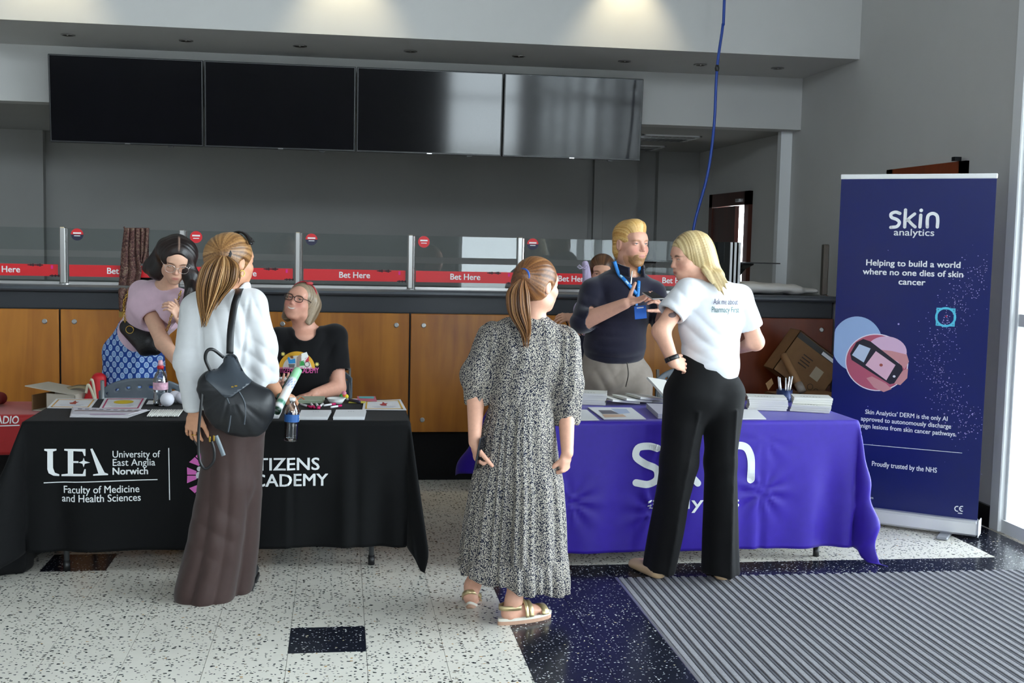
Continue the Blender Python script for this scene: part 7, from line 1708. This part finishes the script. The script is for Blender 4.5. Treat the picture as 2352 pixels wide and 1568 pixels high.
# ------------------------------------------------------------------ chairs
chm = mat('grey_chair_plastic', '#565f68', .45); chl = mat('chair_leg_metal', (.25, .26, .27), .35, .7)
def chair(loc, rz, label, ws=1.):
    e = empty('folding_chair', loc, label, 'chair', None, rz)
    # backrest: curved panel with a row of slots along the top
    n = 49; hw = .235
    def bp_(u, v): return np.array([u, .20+.045*(1-(u/hw)**2)-.02+v*.10, .52+v])
    def top(u): return .335-.075*abs(u/hw)**2.6
    V = []; F = []; rows = [0, .10, .20, None, None]
    us = np.linspace(-hw, hw, n)
    for fr in np.linspace(0, 1, 25):
        for u in us: V.append(bp_(u, top(u)*fr))
    for i in range(24):
        for j in range(n-1):
            if i == 20 and j % 6 in (1, 2) and 4 < j < n-5: continue           # slots
            F.append((i*n+j, i*n+j+1, (i+1)*n+j+1, (i+1)*n+j))
    b = obj('backrest', V, F, chm, e, True, local=True); md = b.modifiers.new('t', 'SOLIDIFY'); md.thickness = .012; md.offset = 0
    V = []; F = []
    for i in range(9):
        for j in range(9):
            u, v = -1+j/4, -1+i/4; V.append((u*.225*(1-.06*max(0, -v)), v*.21-.01, .455-.012*(1-u*u)*(1-v*v)))
    F = [(i*9+j, i*9+j+1, (i+1)*9+j+1, (i+1)*9+j) for i in range(8) for j in range(8)]
    s_ = obj('seat', V, F, chm, e, True, local=True); md = s_.modifiers.new('t', 'SOLIDIFY'); md.thickness = .016
    for sx in (-1, 1):
        MB().tube([(sx*.215, .235, .84), (sx*.215, .14, .42), (sx*.215, -.20, .012)], .011, 10).build('leg', chl, e, True, True)
        MB().tube([(sx*.195, -.12, .44), (sx*.195, .22, .012)], .011, 10).build('leg', chl, e, True, True)
    MB().tube([(-.195, .17, .10), (.195, .17, .10)], .008, 8).build('stretcher', chl, e, True, True)
    e.scale = (ws, 1, 1)
    return e
cc_ = P(325, 900, 6.66); chair((cc_[0], 6.84, 0), math.radians(185), 'grey plastic folding chair in front of the woman in pink')
chair((-.08, 7.03, 0), math.radians(2), 'grey plastic folding chair the seated woman sits on', .72)
cc2 = P(1716, 900, 6.9); chair((cc2[0]-.25, 7.05, 0), math.radians(0), 'grey plastic folding chair behind the black trousers')
# ------------------------------------------------------------------ red-clothed low table at the left
redc = mat('red_cloth', '#a80c12', .6, noise=.06, nscale=30, sheen=.2); redd = mat('dark_red_fabric', '#6e0d12', .8)
e = empty('low_table', (-2.35, 7.15, 0), 'low table under a red cloth at the left edge', 'table')
MB().box((-2.62, 6.92, .57), (-1.66, 7.42, .60)).build('tabletop', tabletop, e)
for x_ in (-2.55, -1.76):
    for y_ in (6.98, 7.36): MB().tube([(x_, y_, .57), (x_, y_, .001)], .016, 10).build('leg', blackp, e, True)
rc = Cloth(-2.63, -1.66, 6.90, 7.44, .606, .235, .2, .2, .2, 0, lambda a, b, h, ax, by: .012*math.sin(a*16)*h*4, ear=(.2, .2, .2, .2)); e = empty('red_tablecloth', (-2.33, 7.17, .6), 'red cloth with white lettering over the low table', 'tablecloth')
rc.build('cloth', redc, e, .02)
qq = P(20, 972, 6.89); u = qq[0]-rc.c[0]
Print().text('RADIO', u-.02, qq[2], .060, .012, 'CENTER', width=.15, shear=.15).lay('lettering', lambda u, z: rc.front(u, z, .004), whitev, e, .03)
Print().stroke([(u-.12, qq[2]-.016), (u+.06, qq[2]-.010)], .006).lay('underline', lambda u, z: rc.front(u, z, .004), whitev, e, .03)
e = empty('red_fleece', (-2.15, 7.2, .61), 'crumpled dark red fabric bundle on the red table', 'fabric')
field_obj('bundle', [(econe((-2.45, 7.22, .665), (-1.98, 7.22, .645), .05, .12, .03, .10, (0, 0, 1)), .02, '+'), (half((0, 0, .609), (0, 0, -1), 9), .004, '-')], .01, redd, e, disp=shape_fn(folds_n(.012, 26, 2), folds_n(.006, 60, 4)))
# white carton
e = empty('white_carton', P(145, 905, 6.98), 'open white cardboard carton on the red table', 'box'); wc = mat('white_card', '#b9b2a4', .75); bc = mat('brown_card', '#7a5a38', .8)
c = np.array([P(150, 905, 7.05)[0], 7.08, .608]); Rc = rotz(math.radians(-24))
def cb(lo, hi, m_, nm): 
    mb = MB().box(lo, hi); mb.V = [v @ Rc.T+c for v in mb.V]; return mb.build(nm, m_, e)
cb((-.16, -.10, 0), (.13, .10, .004), wc, 'bottom'); cb((-.06, -.10, 0), (.13, -.096, .105), wc, 'front_panel'); cb((-.16, .096, 0), (.13, .10, .105), wc, 'back_panel'); cb((.126, -.10, 0), (.13, .10, .105), wc, 'side_panel'); cb((-.16, -.10, 0), (-.152, .10, .09), bc, 'inner_panel')
mb = MB().box((-.20, -.11, .104), (.13, .10, .109), roty(math.radians(6)), (.13, 0, .105)); mb.V = [v @ Rc.T+c for v in mb.V]; mb.build('lid_flap', wc, e)
def cfn(u, z): return Rc @ np.array([u, -.1012, z])+c
Print().ring(.02, .045, .022, .004, 18).ring(.02, .045, .012, .003, 14).lay('printed_mark', cfn, mat('ink_charcoal', '#4a4a4a', .6), e)
band('carry_strap', [Rc @ np.array(q)+c for q in ((-.04, .02, .112), (.06, .03, .135), (.14, .02, .125), (.19, -.02, .06), (.16, -.06, .01))], .045, .004, (0, -.3, 1), mat('jute_tape', '#9a8a6c', .85), e)
# red bag
cR_ = P(218, 905, 7.05); e = empty('red_bag', (cR_[0], 7.10, .607), 'red bag with cream strap on the red table beside the carton', 'bag')
cR_ = np.array([cR_[0]+.012, 7.02, .70]); field_obj('bag_body', [(econe(cR_+np.array([-.01, 0, -.05]), cR_+np.array([.02, 0, .10]), .065, .05, .04, .035, (1, 0, 0)), .02, '+'), (half((0, 0, .609), (0, 0, -1), 9), .004, '-')], .007, mat('red_nylon', '#c0101c', .55), e, disp=folds_n(.006, 30, 2))
band('strap', [cR_+np.array(q) for q in ((-.045, -.05, .02), (-.03, -.055, .07), (0, -.06, .0), (.012, -.06, -.04), (-.005, -.055, .085), (-.02, -.05, .10))], .014, .004, (0, -1, 0), mat('cream_strap', '#cfc6ae', .8), e)
# ------------------------------------------------------------------ scarf on the glass screen
pm, nt, b_ = newmat('paisley_scarf'); L_ = nt.links.new
tc = N(nt, 'ShaderNodeTexCoord'); n1 = N(nt, 'ShaderNodeTexNoise', i_Scale=40., i_Detail=4., i_Distortion=2.5); L_(tc.outputs['Object'], n1.inputs['Vector'])
cr = N(nt, 'ShaderNodeValToRGB'); els = cr.color_ramp.elements; els[0].position = .3; els[0].color = C4('#2e1e1c'); els[1].position = .75; els[1].color = C4('#8a7a66')
for p_, c_ in ((.42, '#4a2e2c'), (.52, '#6a4440'), (.60, '#7d6a58')): els.new(p_).color = C4(c_)
L_(n1.outputs[0], cr.inputs[0]); L_(cr.outputs[0], b_.inputs['Base Color']); b_.inputs['Roughness'].default_value = .85
e = empty('scarf', P(300, 600, 7.9), 'paisley scarf draped over the glass counter screen behind the woman in pink', 'scarf')
def scarf_piece(nm, left, right, y0, n=26, m_=22, front=7.925, amp=.010, seed=1):
    "left/right: photograph outlines (x per y), hanging in front of the pane"
    V = []; ys = np.linspace(left[0][1], left[-1][1], n)
    for y_ in ys:
        xl = np.interp(y_, [q[1] for q in left], [q[0] for q in left]); xr = np.interp(y_, [q[1] for q in right], [q[0] for q in right])
        for j in range(m_):
            t = j/(m_-1); x_ = xl+(xr-xl)*t; dpt = front-(y_ > 655)*.165*min(1, (y_-655)/10)+amp*math.sin(t*17+seed+.01*y_)+.5*amp*math.sin(t*31+seed)-.012; V.append(P(x_, y_, dpt))
    F = [(i*m_+j, i*m_+j+1, (i+1)*m_+j+1, (i+1)*m_+j) for i in range(n-1) for j in range(m_-1)]
    o = obj(nm, V, F, pm, e, True); md = o.modifiers.new('t', 'SOLIDIFY'); md.thickness = .004; return o
scarf_piece('front_fall', [(285, 523), (278, 580), (276, 620), (272, 660), (275, 716)], [(316, 524), (318, 580), (325, 620), (318, 660), (296, 716)], 0, front=7.93)
scarf_piece('side_fall', [(312, 524), (314, 560), (318, 605)], [(342, 527), (338, 575), (330, 606)], 0, seed=3, front=7.935, n=14)
MB().tube(spline([P(285, 523, 7.925), P(285, 522, 7.95), P(286, 528, 7.975), P(286, 600, 7.985)], 10), .004, 6).build('fold_edge', pm, e, True)
obj('back_fall', [P(x_, y_, 7.972) for y_ in (523, 600) for x_ in (285, 300, 320, 342)], [(0, 1, 5, 4), (1, 2, 6, 5), (2, 3, 7, 6)], pm, e)
for k in range(10):
    a = P(274+2.2*k, 714, 7.745); MB().tube([a, a+np.array([.003*math.sin(k*2), 0, -.04])], .0022, 5).build('fringe', mat('olive_fringe', '#8a7a38', .9), e)
# black shoulder bag lying on the worktop behind her
e = empty('black_pouch', P(345, 640, 8.05), 'black pouch lying on the counter behind the woman in pink', 'pouch'); c = P(345, 645, 8.1); c[2] = 1.35
field_obj('pouch_body', [(econe(c+np.array([-.06, 0, 0]), c+np.array([.10, 0, .0]), .045, .05, .03, .05, (0, 0, 1)), .01, '+'), (half((0, 0, 1.302), (0, 0, -1), 9), .003, '-')], .008, blackp, e)
# ------------------------------------------------------------------ cardboard cartons behind the purple table
cb1 = mat('cardboard', '#7a5836', .8, noise=.06, nscale=20); cbt = mat('packing_tape', '#9a8a70', .4)
def carton(c, half_, R_, label, extra=None):
    e = empty('cardboard_carton', (c[0], c[1], 0), label, 'carton', 'cardboard cartons')
    c = np.array(c, float); h_ = np.array(half_)
    for ax in range(3):
        for sg in (-1, 1):
            lo = -h_.copy(); hi = h_.copy()
            if sg > 0: lo[ax] = h_[ax]-.005
            else: hi[ax] = -h_[ax]+.005
            mb = MB().box(lo, hi); mb.V = [v @ R_.T+c for v in mb.V]; mb.build('panel', cb1, e)
    def fn(u, v): return R_ @ np.array([u, -h_[1]-.0015, v])+c
    return e, fn
R1 = roty(math.radians(35)); e, fn = carton(P(1846, 838, 7.56), (.195, .09, .16), R1, 'large cardboard carton leaning on the counter behind the booklet stacks')
Print().rect(-.19, .11, .19, .15).lay('dark_edge_tape', fn, mat('black_tape', '#2a2420', .5), e)
Print().rect(.02, .115, .14, .138).lay('shipping_label', lambda u, v: fn(u, v)+np.array([0, -.0015, 0]), paper, e)
q = Print()
for k in range(4): q.rect(-.08, .04-.022*k, .0-.01*(k % 2), .048-.022*k)
q.lay('printed_lines', fn, mat('ink_brown', '#3a2a1c', .7), e)['kind'] = 'stuff'
q = Print(); q.rect(.04, -.05, .11, .03); q.lay('clear_label', fn, cbt, e)
q = Print(); q.ring(.09, -.105, .022, .004, 16); q.ring(.14, -.105, .018, .004, 16); q.lay('recycling_marks', fn, mat('ink_brown', '#3a2a1c', .7), e)
e2, fn2 = carton((3.02, 7.27, .345), (.22, .14, .345), rotz(math.radians(8)), 'upright cardboard carton in front of the leaning one')
e3, fn3 = carton((2.64, 7.25, .30), (.10, .12, .295), rotz(math.radians(-12)), 'small cardboard carton standing left of the leaning one')
carton((3.02, 7.62, .29), (.25, .18, .288), rotz(0), 'cardboard carton standing against the counter below the leaning one')
MB().poly([P(1758, 880, 7.1), P(1772, 868, 7.1), P(1776, 880, 7.12), P(1764, 896, 7.1)], .004, (0, -1, 0)).build('open_flap', cb1, e3)
e = empty('cardboard_tube', P(1830, 885, 6.98), 'cardboard postal tube leaning before the cartons', 'tube'); a, b = P(1800, 815, 7.40), P(1842, 898, 7.20)
d_ = unit(b-a); MB().tube([a, b], .024, 16).build('tube_body', mat('tube_card', '#8d6844', .7), e, True); MB().tube([b-d_*.06, b+d_*.004], .0265, 16).build('plastic_end', mat('tube_end', '#8a8078', .4), e, True)
# white padded bag on the counter
e = empty('padded_bag', P(1790, 665, 8.05), 'white padded bag lying on the counter at the right', 'bag'); m_ = mat('white_plastic_film', (.62, .60, .58), .3)
x0, x1 = P(1690, 660, 8.05)[0], P(1878, 668, 8.05)[0]
field_obj('bag_body', [(econe((x0+.06, 8.08, 1.345), (x1-.16, 8.08, 1.338), .045, .12, .034, .12, (0, 0, 1)), .02, '+'), (econe((x1-.2, 8.08, 1.33), (x1-.03, 8.08, 1.328), .024, .11, .022, .10, (0, 0, 1)), .03, '+'), (half((0, 0, 1.302), (0, 0, -1), 9), .004, '-')], .008, m_, e, disp=shape_fn(folds_n(.004, 40, 3)))
